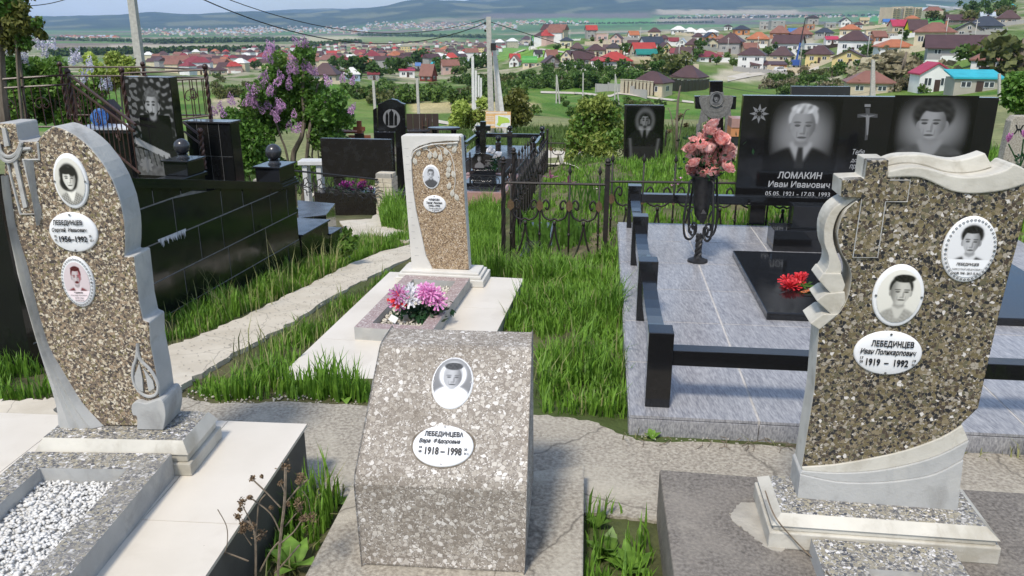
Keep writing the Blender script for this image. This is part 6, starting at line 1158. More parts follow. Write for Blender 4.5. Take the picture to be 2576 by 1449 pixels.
t, b0 = bush('lilac_bush', 'large lilac bush with purple blossom in the middle left', 'bush', [(765, 135, 28), (700, 150, 24), (690, 190, 34), (745, 195, 40), (655, 225, 30), (640, 262, 38), (720, 250, 50), (790, 235, 42), (815, 275, 45), (850, 250, 28), (865, 300, 28), (775, 290, 38), (690, 300, 44), (600, 315, 42), (575, 290, 22), (640, 350, 52), (600, 385, 38), (820, 345, 45), (850, 360, 30), (700, 425, 32), (780, 425, 30), (835, 405, 32), (740, 430, 25), (560, 345, 24), (565, 395, 34), (640, 400, 42), (590, 350, 36), (660, 410, 30), (770, 140, 18), (600, 425, 30)], yl, 11500, .06, 'leaf',
    [([(735, 455), (738, 400), (747, 368), (760, 340), (765, 290), (762, 230), (765, 150)], .07), ([(748, 370), (780, 320), (792, 290), (795, 240), (800, 210)], .045), ([(738, 450), (722, 390), (705, 340), (690, 280), (700, 180)], .03), ([(790, 450), (785, 390), (800, 340), (820, 290)], .025), ([(812, 450), (800, 380), (810, 310)], .02), ([(760, 450), (775, 400), (770, 330)], .025), ([(690, 450), (650, 360), (640, 280)], .025), ([(640, 450), (610, 380), (590, 310)], .02), ([(850, 440), (845, 370), (860, 300)], .018)], jit=.5, extra=(6000, 'leaf_bright'))
for (zx, zy) in [(1155, 165), (890, 200), (1195, 185), (1230, 205), (870, 240), (850, 280), (875, 365), (820, 322), (1110, 445), (1085, 465), (1135, 465), (1120, 340), (1210, 400), (1240, 425), (1290, 445), (1310, 470), (1335, 490), (770, 545), (815, 560), (995, 530), (930, 590), (1070, 580), (1080, 640), (770, 620), (690, 650), (720, 690), (850, 650), (870, 665), (740, 670), (640, 730), (710, 730), (680, 760), (600, 812), (700, 780), (720, 825), (640, 805), (770, 822), (850, 840), (990, 835), (1015, 840), (810, 880), (960, 890), (975, 870), (950, 940), (955, 972), (1125, 930), (1065, 1055), (1125, 1085), (1145, 1080), (1625, 560), (1720, 580), (1490, 590), (1470, 780), (1715, 860), (1705, 885), (460, 770), (480, 800), (340, 840), (300, 905), (270, 900), (390, 920), (1160, 370), (905, 900), (870, 705)]:
    p = gy(469.6+zx*.24069, 72+zy*.24069, yl-rnd.uniform(.25, .75))-b0; o = link('blossom', rnd.choice(pan), t, p); o.rotation_euler = (rnd.uniform(-.6, .6), rnd.uniform(-.6, .6), 0); s = rnd.uniform(.85, 1.2); o.scale = (s, s, s)
t, b0 = bush('white_lilac_bush', 'pale lilac bush behind the brown railing at the far left', 'bush', [(30, 175, 40), (90, 185, 42), (60, 240, 48), (140, 165, 26), (150, 210, 38), (205, 255, 42), (240, 225, 30), (120, 270, 45), (180, 300, 40), (20, 290, 40), (255, 270, 28)], 13.5, 7500, .05, 'leaf', [([(60, 400), (70, 280), (50, 190)], .04), ([(150, 400), (140, 280), (150, 190)], .03), ([(220, 400), (215, 290), (225, 230)], .025)], extra=(2500, 'leaf_bright'))
for (zx, zy) in [(60, 465), (110, 480), (105, 520), (40, 500), (240, 555), (225, 590), (360, 450), (390, 480), (430, 465), (510, 470), (725, 575), (745, 600), (690, 620), (770, 600), (860, 650), (865, 690), (820, 770), (800, 800), (1000, 860), (1035, 830), (1050, 870), (235, 640), (430, 545), (60, 540)]: o = link('blossom', rnd.choice(panw), t, gy(zx*.26042, zy*.26042, 13.5-rnd.uniform(.25, .6))-b0); o.rotation_euler = (rnd.uniform(-.4, .4), rnd.uniform(-.4, .4), 0)
bush('young_tree', 'leafy young tree reaching in at the top left corner', 'tree', [(15, 15, 42), (45, 60, 34), (15, 95, 42), (95, 55, 13), (85, 75, 16), (60, 108, 22), (103, 88, 14), (30, -30, 50), (-30, 60, 50), (50, 20, 20), (-20, 0, 60)], 9.5, 4200, .035, 'leaf_olive', [([(28, 420), (12, 300), (2, 180), (0, 60), (10, -20)], .075), ([(2, 150), (40, 100), (90, 70)], .02), ([(0, 80), (40, 40), (60, 15)], .02)], extra=(2600, 'leaf'))
bush('arborvitae', 'yellowish conifer behind the brown railing', 'shrub', [(225, 150, 17), (240, 175, 20), (225, 190, 22)], 20, 1600, .06, 'leaf_yellow', [([(232, 330), (230, 180)], .04)]); bush('arborvitae', 'wider yellowish conifer just left of the left pole', 'shrub', [(285, 150, 22), (315, 160, 22), (300, 185, 30), (330, 185, 20), (280, 205, 25)], 20.5, 2400, .06, 'leaf_yellow', [([(300, 330), (300, 170)], .04)], extra=(800, 'leaf_olive'))
bush('variegated_shrub', 'dense yellow-green shrub left of the standing-man stele', 'shrub', [(1472, 268, 24), (1512, 262, 28), (1540, 285, 25), (1470, 310, 40), (1520, 315, 45), (1545, 350, 30), (1450, 350, 32), (1500, 370, 42), (1440, 395, 24), (1530, 400, 30), (1480, 415, 24), (1555, 320, 20)], 13.6, 5200, .042, 'leaf_yellow', [([(1495, 440), (1498, 380), (1505, 300)], .03), ([(1490, 440), (1475, 370), (1465, 300)], .02)], extra=(2200, 'leaf_bright'))
bush('shrub', 'brownish bare shrub right of the orange board', 'shrub', [(1296, 262, 36), (1312, 290, 30), (1285, 300, 26), (1300, 240, 22)], 47, 1700, .14, 'leaf_olive', [([(1297, 340), (1297, 270)], .06)], jit=1); bush('shrub', 'olive shrub left of the central utility pole', 'shrub', [(1160, 275, 26), (1175, 300, 26), (1150, 305, 22), (1205, 290, 18), (1215, 260, 18)], 46, 1700, .13, 'leaf_yellow', [([(1168, 330), (1166, 290)], .06)], jit=1, extra=(900, 'leaf_olive'))
bush('sapling', 'thin bare sapling between the standing-man stele and the draped cross', 'tree', [(1705, 300, 6), (1725, 315, 6), (1685, 330, 5), (1712, 290, 6)], 13, 120, .03, 'leaf_brown', [([(1703, 440), (1702, 340), (1705, 260), (1712, 215)], .03), ([(1703, 350), (1690, 300), (1680, 270)], .012), ([(1704, 330), (1720, 290), (1735, 275)], .012)])
bush('green_bush', 'bright green bush at the right edge beside the double monument', 'bush', [(2560, 210, 30), (2545, 245, 28), (2575, 255, 35), (2600, 220, 40)], 12, 2600, .05, 'leaf', [([(2560, 330), (2560, 240)], .03)], extra=(900, 'leaf_bright'))
bush('leafy_weed', 'leafy green weed climbing beside the black steps', 'plant', [(872, 585, 12), (865, 610, 16), (880, 620, 16), (870, 635, 14), (890, 600, 8)], 6.9, 210, .032, 'leaf_bright', [([(868, 660), (868, 620), (872, 578)], .008)], jit=.05, asp=1.3, part='leaves', stem_mat='leaf')
# sword-leaved irises inside the fence, small broad-leaved weeds, dry stalks
def swords(name, label, p, n, h, spread, mat_='leaf', w_=.016, flowers=()):
    b0 = Vector((p.x, p.y, terz(p.x, p.y)-.02)); t = thing(name, label, 'plant', b0); mb = MB()
    for i in range(n):
        x, y, a = rnd.gauss(0, spread), rnd.gauss(0, spread*.7), rnd.uniform(-.35, .35); hh = h*rnd.uniform(.6, 1.1); q = rnd.uniform(-.8, .8); dx, dy = math.cos(q)*w_, math.sin(q)*w_; l = hh*a
        mb.add([(x-dx, y-dy, 0), (x+dx, y+dy, 0), (x+l*.4+dx, y+dy, hh*.6), (x+l*.4-dx, y-dy, hh*.6), (x+l, y, hh)], [(0, 1, 2, 3), (3, 2, 4)])
    mb.ob('leaves', mat_, t)
    for f_ in flowers:
        q = gy(*f_, b0.y)-b0; o = link('flower', irm, t, q); mb = MB(); mb.tube([(q.x, 0, 0), q], .006, 4); mb.ob('stalk', 'leaf', t)
irm = petalflower('iris_flower', 'flower_iris', [(.3, 1.2, 3, -.2), (.8, .3, 4, .5)], .06, 33)
swords('iris_clump', 'clump of broad sword-leaved irises behind the iron fence', tp(1350, 612), 26, .34, .09, flowers=[(1385, 448), (1431, 462)]); swords('iris_clump', 'second iris clump right of the first inside the iron fence', tp(1430, 618), 26, .34, .1)
swords('iris_clump', 'narrow-leaved irises by the foot of the standing-man stele', tp(1500, 520), 40, .42, .16, w_=.01)
def weed(label, p, n, r, mat_='leaf_bright', zoff=0):
    b0 = Vector((p.x, p.y, terz(p.x, p.y)+zoff)); t = thing('broadleaf_weed', label, 'plant', b0); mb = MB()
    for i in range(n):
        a = rnd.uniform(0, 6.283); l = r*rnd.uniform(.6, 1.2); e = rnd.uniform(.25, 1.1); d = Vector((math.cos(a)*math.cos(e), math.sin(a)*math.cos(e), math.sin(e))); s = Vector((-math.sin(a), math.cos(a), 0))*l*.22; m_ = d*l*.5+Vector((0, 0, .1*l)); tip = d*l-Vector((0, 0, .1*l))
        mb.add([Vector((0, 0, 0)), m_*.6-s*.8, m_-s, tip, m_+s, m_*.6+s*.8, m_], [(0, 6, 1), (1, 6, 2), (2, 6, 3), (6, 4, 3), (5, 4, 6), (0, 5, 6)])
    mb.ob('leaves', mat_, t)
for (u, v, n, r, lb) in ((745, 1430, 12, .13, 'broad bright leaves at the foot of the dry weed'), (850, 1270, 9, .07, 'small broad-leaved weed beside the centre slab near the apron'), (690, 1300, 8, .07, 'broad-leaved weed at the dark side of the cream platform'), (1530, 1400, 14, .1, 'broad leafy weed in the gap right of the centre stone'), (1590, 1440, 12, .1, 'lower leafy weed in the gap by the dark platform'), (1500, 1330, 9, .07, 'small weed at the top of the gap right of the centre stone'), (870, 1000, 9, .1, 'broad-leaved weed at the grass edge behind the centre stone'), (1440, 950, 10, .1, 'broad-leaved weed in the tall grass left of the grey tiles'), (1640, 1105, 6, .05, 'tiny weed at the foot of the tiled platform'), (620, 760, 8, .1, 'grey-green weed in the grass below the black parapet')): weed(lb, tp(u, v), n, r)
weed('serrated weed growing right of the ribbon headstone', Vector((1.47, 2.33, 0)), 10, .12, 'leaf', .05); swords('leafy_stalk', 'tall green leaves poking in at the right edge of the frame', Vector((2.03, 2.72, 0)), 9, .36, .035, 'leaf_bright', .014)
ZW = lambda zx, zy, y=1.95: gy(469.6+zx*.23609, 1106.9+zy*.23609, y)
b0 = ZW(960, 1600); b0.z = 0; dw = thing('dry_weed', 'tall dry brown weed with clustered seed heads in front of the cream platform', 'plant', b0)
for (L, r_) in [([(970, 1600), (975, 1400), (1000, 1050), (1045, 650), (1055, 300)], .005), ([(1000, 720), (850, 560), (700, 420)], .0028), ([(990, 970), (890, 780), (700, 630)], .0028), ([(1045, 690), (1180, 520), (1290, 420)], .0028), ([(1050, 920), (1170, 780)], .002), ([(735, 1600), (735, 1080), (690, 900), (610, 860)], .004), ([(735, 1100), (750, 900), (770, 680), (840, 580)], .0024), ([(690, 1120), (600, 980), (560, 840)], .0024), ([(720, 1050), (790, 1000)], .002), ([(700, 900), (590, 690)], .002), ([(660, 1290), (420, 1200), (180, 1130)], .003), ([(400, 1230), (432, 1100), (425, 920), (330, 740)], .0016), ([(260, 1420), (240, 1300), (205, 1180)], .002), ([(270, 1420), (295, 1330), (310, 1220)], .002), ([(1000, 1100), (1140, 980), (1230, 840)], .0026), ([(780, 1400), (900, 1180), (1000, 1070)], .003), ([(940, 1420), (1100, 1240), (1200, 1120)], .003), ([(1000, 460), (1045, 560)], .0018), ([(1320, 780), (1290, 620), (1230, 540)], .0014), ([(140, 1600), (120, 1480), (90, 1400)], .003)]:
    y = 1.95+rnd.uniform(-.05, .05); mb = MB(); mb.tube([Vector(p) for p in smoothline([ZW(a, c, y)-b0 for a, c in L], 4)], r_*.85, 5); mb.ob('stem', 'twig_dry', dw, True)
for (zx, zy, r_) in [(1060, 290, 50), (1220, 400, 55), (1200, 440, 35), (700, 410, 25), (800, 390, 14), (1000, 460, 24), (1190, 670, 50), (1205, 730, 35), (590, 665, 38), (672, 610, 26), (545, 820, 26), (610, 900, 46), (695, 915, 42), (790, 1000, 56), (600, 960, 30), (175, 1125, 28), (310, 1215, 28), (95, 1400, 35), (1240, 840, 42), (895, 720, 17), (1330, 820, 50), (570, 740, 20), (1080, 680, 16)]:
    c = rng.normal(size=(90, 3))*r_*.23609*pxsize(1.95, .3)*.5; V, F = quads(c, .0042, asp=1.1); o = link('seed_head', npmesh('seed_head', V, F, 'seed_dry'), dw, ZW(zx, zy, 1.95+rnd.uniform(-.04, .04))-b0)
# small twigs and crumbs on the apron
mb = MB()
for i in range(46):
    p = gz(rnd.uniform(1560, 2500), rnd.uniform(1098, 1135), .016) if i % 2 else gz(rnd.uniform(1600, 2450), rnd.uniform(1105, 1140), .016); a = rnd.uniform(0, 3.1); l = rnd.uniform(.02, .09); mb.tube([p, p+Vector((math.cos(a)*l*.5, math.sin(a)*l*.5, .008)), p+Vector((math.cos(a+.4)*l, math.sin(a+.4)*l, .002))], .0016, 4)
mb.ob('twig_litter', 'twig_dry', kind='stuff', label='scattered dry twigs along the edge of the tiled platform', cat='litter')
gravel('stone_crumbs', [tuple(gz(*p, 0)[:2]) for p in ((470, 1015), (930, 1025), (900, 985), (470, 975))], -.018, 200, .008, 'rock', 'small pale stones and crumbs along the grass edge')
mb = MB(); mb.tube(smoothline([gz(1925, 1235, .33), gz(1950, 1300, .31), gz(2000, 1360, .24), gz(2040, 1400, .21), gz(2090, 1449, .27)], 6), .0022, 5); mb.ob('dry_stalk', 'twig_dry', label='long dry stalk trailing over the plinth of the ribbon headstone', cat='twig')
# bouquets
p = gz(1050, 800, -.01); bq = thing('flower_bouquet', 'bright bouquet of pink, white and red artificial flowers on pebbles', 'bouquet', p)
big = {'pink': petalflower('pink_bloom', 'flower_pink', [(.3, .9, 6, .1), (.6, .8, 9, .3), (.9, .4, 11, .35)], .06, 41), 'white': petalflower('white_bloom', 'flower_white', [(.25, .9, 6, .0), (.5, .85, 9, .2), (.8, .5, 12, .3), (1, .2, 12, .3)], .06, 42), 'red': petalflower('red_bloom', 'flower_red', [(.3, .8, 5, .3), (.7, .6, 6, .5), (.9, .4, 6, .5)], .05, 43)}
for (u, v, kk) in ((1003, 742, 'pink'), (1008, 755, 'red'), (999, 752, 'red'), (1002, 766, 'pink'), (1034, 738, 'white'), (1043, 746, 'white'), (1030, 750, 'white'), (1070, 735, 'pink'), (1085, 738, 'pink'), (1095, 748, 'pink'), (1078, 750, 'pink'), (1100, 760, 'pink'), (1068, 745, 'pink')): o = link('bloom', big[kk], bq, gy(u, v, p.y+rnd.uniform(-.06, .0))-p); o.rotation_euler = (rnd.uniform(.5, 1.0), rnd.uniform(-.3, .3), 0); o.scale = (.85,)*3
c = np.stack([rng.normal(.03, .07, 320), rng.normal(.02, .05, 320), np.abs(rng.normal(.03, .03, 320))], 1); V, F = quads(c, .024, asp=.9); link('foliage', npmesh('foliage', V, F, 'leaf_dark'), bq)
mb = MB(); mb.add([(-.16, -.08, .02), (-.12, -.09, .0), (-.1, -.08, .03), (-.14, -.07, .05)], [(0, 1, 2, 3)]); mb.ob('tag', 'enamel', bq)
p = gy(900, 482, 13.2); p.z = Bl.z+zp; bq = thing('violet_flowers', 'bunch of purple artificial flowers under the blank brown stele', 'flowers', p); vm = petalflower('violet_bloom', 'flower_violet', [(.4, .8, 5, .2), (.8, .5, 7, .4)], .075, 45)
for i in range(16): o = link('bloom', vm, bq, (rnd.uniform(-.22, .24), rnd.uniform(-.08, .06), rnd.uniform(.02, .14)), rnd.random()*6); o.rotation_euler = (rnd.uniform(0, .9), rnd.uniform(-.5, .5), rnd.random()*6)
c = np.stack([rng.normal(0, .14, 120), rng.normal(0, .06, 120), rng.uniform(0, .1, 120)], 1); V, F = quads(c, .04, asp=.7); link('foliage', npmesh('foliage', V, F, 'leaf_dark'), bq)
p = tp(1700, 470); p.z -= .02; o = thing('pink_flowers', 'small pink flowers in the grass left of the double monument', 'flowers', p); vm2 = petalflower('pink_small', 'flower_pink', [(.5, .5, 5, .3)], .035, 46)
for (u, v) in ((1697, 455), (1705, 465), (1690, 468), (1712, 450), (1715, 460), (1685, 478), (1738, 437), (1742, 444)): link('bloom', vm2, o, gy(u, v, p.y-.1)-p)
mb = MB(); [mb.tube([(rnd.uniform(-.06, .06), 0, 0), gy(u, v+2, p.y-.1)-p], .003, 4) for (u, v) in ((1697, 455), (1705, 465), (1690, 468), (1712, 450), (1738, 440))]; mb.ob('stems', 'leaf', o)

for nm, poly, n, sz, lb in (('path_grit', [(1034, 640), (470, 985), (430, 890), (1030, 620)], 420, .006, 'loose grit and crumbs lying on the limestone path'), ('apron_grit', [(560, 1020), (2000, 1120), (1900, 1200), (820, 1180)], 520, .0045, 'loose grit scattered over the concrete apron')):
    Q = [tuple(tp(*p)[:2]) for p in poly]; V = []; F = []; base = np.array([(1, 0, 0), (0, 1, 0), (-1, 0, 0), (0, -1, 0), (0, 0, .8)])
    for i in range(n):
        a, b_ = rnd.random(), rnd.random(); x = (Q[0][0]*(1-a)+Q[1][0]*a)*(1-b_)+(Q[3][0]*(1-a)+Q[2][0]*a)*b_; y = (Q[0][1]*(1-a)+Q[1][1]*a)*(1-b_)+(Q[3][1]*(1-a)+Q[2][1]*a)*b_
        z = (terz(x, y)+.032) if nm == 'path_grit' else .013; V.append(base*sz*rng.uniform(.4, 1.5, base.shape)+np.array([x, y, z])); F.append(np.array([(0, 1, 4), (1, 2, 4), (2, 3, 4), (3, 0, 4)])+5*i)
    link(nm, npmesh(nm, np.concatenate(V), np.concatenate(F), 'rock'), kind='stuff', label=lb, cat='grit')
# ---------------------------------------------------------------- the town on the slope
ZN = {1: (0, .26042), 2: (603.7, .26042), 3: (1207.5, .26042), 4: (1811.2, .29687)}
WM = {}
def window_mesh(w_, h_):
    kk = (round(w_, 1), round(h_, 1))
    if kk not in WM:
        w_, h_ = kk; mb = MB(); mb.box(-w_/2, w_/2, -.03, .04, -h_/2, h_/2, 0); 
        for s in (-1, 1): mb.box(s*w_/4-w_/4+.08, s*w_/4+w_/4-.08, -.045, -.03, -h_/2+.09, h_/2-.09, 1)
        WM[kk] = mb.mesh('window', ['frame_white', 'pane'])
    return WM[kk]
HOUSES = []
def house(zone, zx, zy, zw, zwh, zrh, typ, wall, roof, yaw=None, floors=None, name='house', label=None, nwin=None, dr=.75, dmin=60):
    ox, sc_ = ZN[zone]; u, v = ox+zx*sc_, zy*sc_; p = tp(u, v, dmin, 2600)
    if p is None: return
    m_ = pxsize(p.y, p.z); over = 1.12 if typ != 'flat' else 1.0
    W = zw*sc_*m_/over; H = max(zwh*sc_*m_, 2.0); RH = zrh*sc_*m_; Dp = W*dr
    yaw = rnd.uniform(-.5, .5) if yaw is None else math.radians(yaw)
    W = W/(abs(math.cos(yaw))+dr*abs(math.sin(yaw))); Dp = W*dr
    c = Vector((p.x, p.y+Dp*.5, 0)); zb = min(terz(p.x, p.y), terz(c.x, c.y))
    t = thing(name, 'x', 'house', Vector((c.x, c.y, p.z)), yaw+math.atan2(-c.x, c.y)*.6); h = H; x, y = W/2, Dp/2
    bot = -3.0
    mb = MB(); mb.box(-x, x, -y, y, bot, h)
    if typ in ('gable', 'gablef') and RH > 0:
        if typ == 'gable': mb.add([(-x, -y, h), (-x, y, h), (-x, 0, h+RH), (x, -y, h), (x, y, h), (x, 0, h+RH)], [(0, 2, 1), (3, 4, 5)])
        else: mb.add([(-x, -y, h), (x, -y, h), (0, -y, h+RH), (-x, y, h), (x, y, h), (0, y, h+RH)], [(0, 1, 2), (4, 3, 5)])
    mb.ob('wall', 'wall_'+wall, t)
    mb = MB(); e = .06*W; ex, ey = x+e, y+e; z0 = h-.05; th = .25
    def roofpoly(V, F):
        n = len(V); mb.add(V+[(a, b_, c_+th) for a, b_, c_ in V], [tuple(i+n for i in f) for f in F]+[tuple(i for i in f[::-1]) for f in F])
        ring = rg
        for i in range(len(ring)): a, b_ = ring[i], ring[(i+1) % len(ring)]; mb.f.append([len(mb.v)-2*n+a, len(mb.v)-2*n+b_, len(mb.v)-n+b_, len(mb.v)-n+a]); mb.m.append(0)
    if typ == 'hip':
        k_ = max(0, ex-ey)*.9; rg = [0, 1, 2, 3]; roofpoly([(-ex, -ey, z0), (ex, -ey, z0), (ex, ey, z0), (-ex, ey, z0), (-k_-.01, 0, z0+RH), (k_+.01, 0, z0+RH)], [(0, 1, 5, 4), (1, 2, 5), (2, 3, 4, 5), (3, 0, 4)])
    elif typ == 'gable': rg = [0, 1, 3, 5, 4, 2]; s = RH*e/y; roofpoly([(-ex, -ey, z0-s), (ex, -ey, z0-s), (-ex, 0, z0+RH), (ex, 0, z0+RH), (-ex, ey, z0-s), (ex, ey, z0-s)], [(0, 1, 3, 2), (2, 3, 5, 4)])
    elif typ == 'gablef': rg = [0, 1, 3, 5, 4, 2]; s = RH*e/x; roofpoly([(-ex, ey, z0-s), (-ex, -ey, z0-s), (0, ey, z0+RH), (0, -ey, z0+RH), (ex, ey, z0-s), (ex, -ey, z0-s)], [(0, 1, 3, 2), (2, 3, 5, 4)])
    elif typ == 'arch':
        n = 8; V = []
        for i in range(n+1): a = math.pi*i/n; V += [(-ex, -ey*math.cos(a), z0+RH*math.sin(a)), (ex, -ey*math.cos(a), z0+RH*math.sin(a))]
        rg = [0, 1, 2*n+1, 2*n]; roofpoly(V, [(2*i, 2*i+1, 2*i+3, 2*i+2) for i in range(n)]); b_ = len(mb.v); 
        for s in (0, 1): mb.add([V[2*i+s] for i in range(n+1)], [tuple(range(n+1))])
    elif typ == 'shed': rg = [0, 1, 2, 3]; roofpoly([(-ex, -ey, z0), (ex, -ey, z0), (ex, ey, z0+RH), (-ex, ey, z0+RH)], [(0, 1, 2, 3)])
    else: mb.box(-x-.1, x+.1, -y-.1, y+.1, h+.001, h+.35)
    ro = mb.ob('roof', 'roof_'+roof, t)
    if typ in ('hip', 'gable') and W > 9 and rnd.random() < .5: mb = MB(); cx = rnd.uniform(-.3, .3)*W; mb.box(cx-.35, cx+.35, y*.2-.35, y*.2+.35, h+RH*.4, h+RH+.6); mb.ob('chimney', rnd.choice(['wall_brick', 'roof_brown']), ro)
    fl_ = floors or max(1, round(H/3.1)); fh = H/fl_; nw = nwin or max(2, int(W/3.4)); ww, wh = min(1.5, W/nw*.45), min(1.5, fh*.45)
    if fh > 1.6:
        for k_ in range(fl_):
            for i in range(nw):
                link('window', window_mesh(ww, wh), t, (-x+W*(i+.5)/nw, -y-.02, fh*(k_+.55)))
            for i in range(max(1, nw-1)):
                for s in (-1, 1):
                    if s*math.sin(t.rotation_euler.z) > 0.12: o = link('window', window_mesh(ww, wh), t, (-s*(x+.02)*-1 if False else (x+.02)*(-s)*-1, 0, 0)); o.location = ((-s)*(x+.02), -y+Dp*(i+.5)/max(1, nw-1), fh*(k_+.55)); o.rotation_euler = (0, 0, s*-math.pi/2)
        if typ in ('gablef',) and RH > 2: link('window', window_mesh(1.2, 1.2), t, (0, -y-.02, h+RH*.3))
        mb = MB(); mb.box(x*.1-.5, x*.1+.5, -y-.05, -y+.02, 0, min(2.1, fh*.8)); mb.ob('door', 'door_brown', t)
    HOUSES.append((t, u, v, wall, roof, typ, fl_, label)); return t
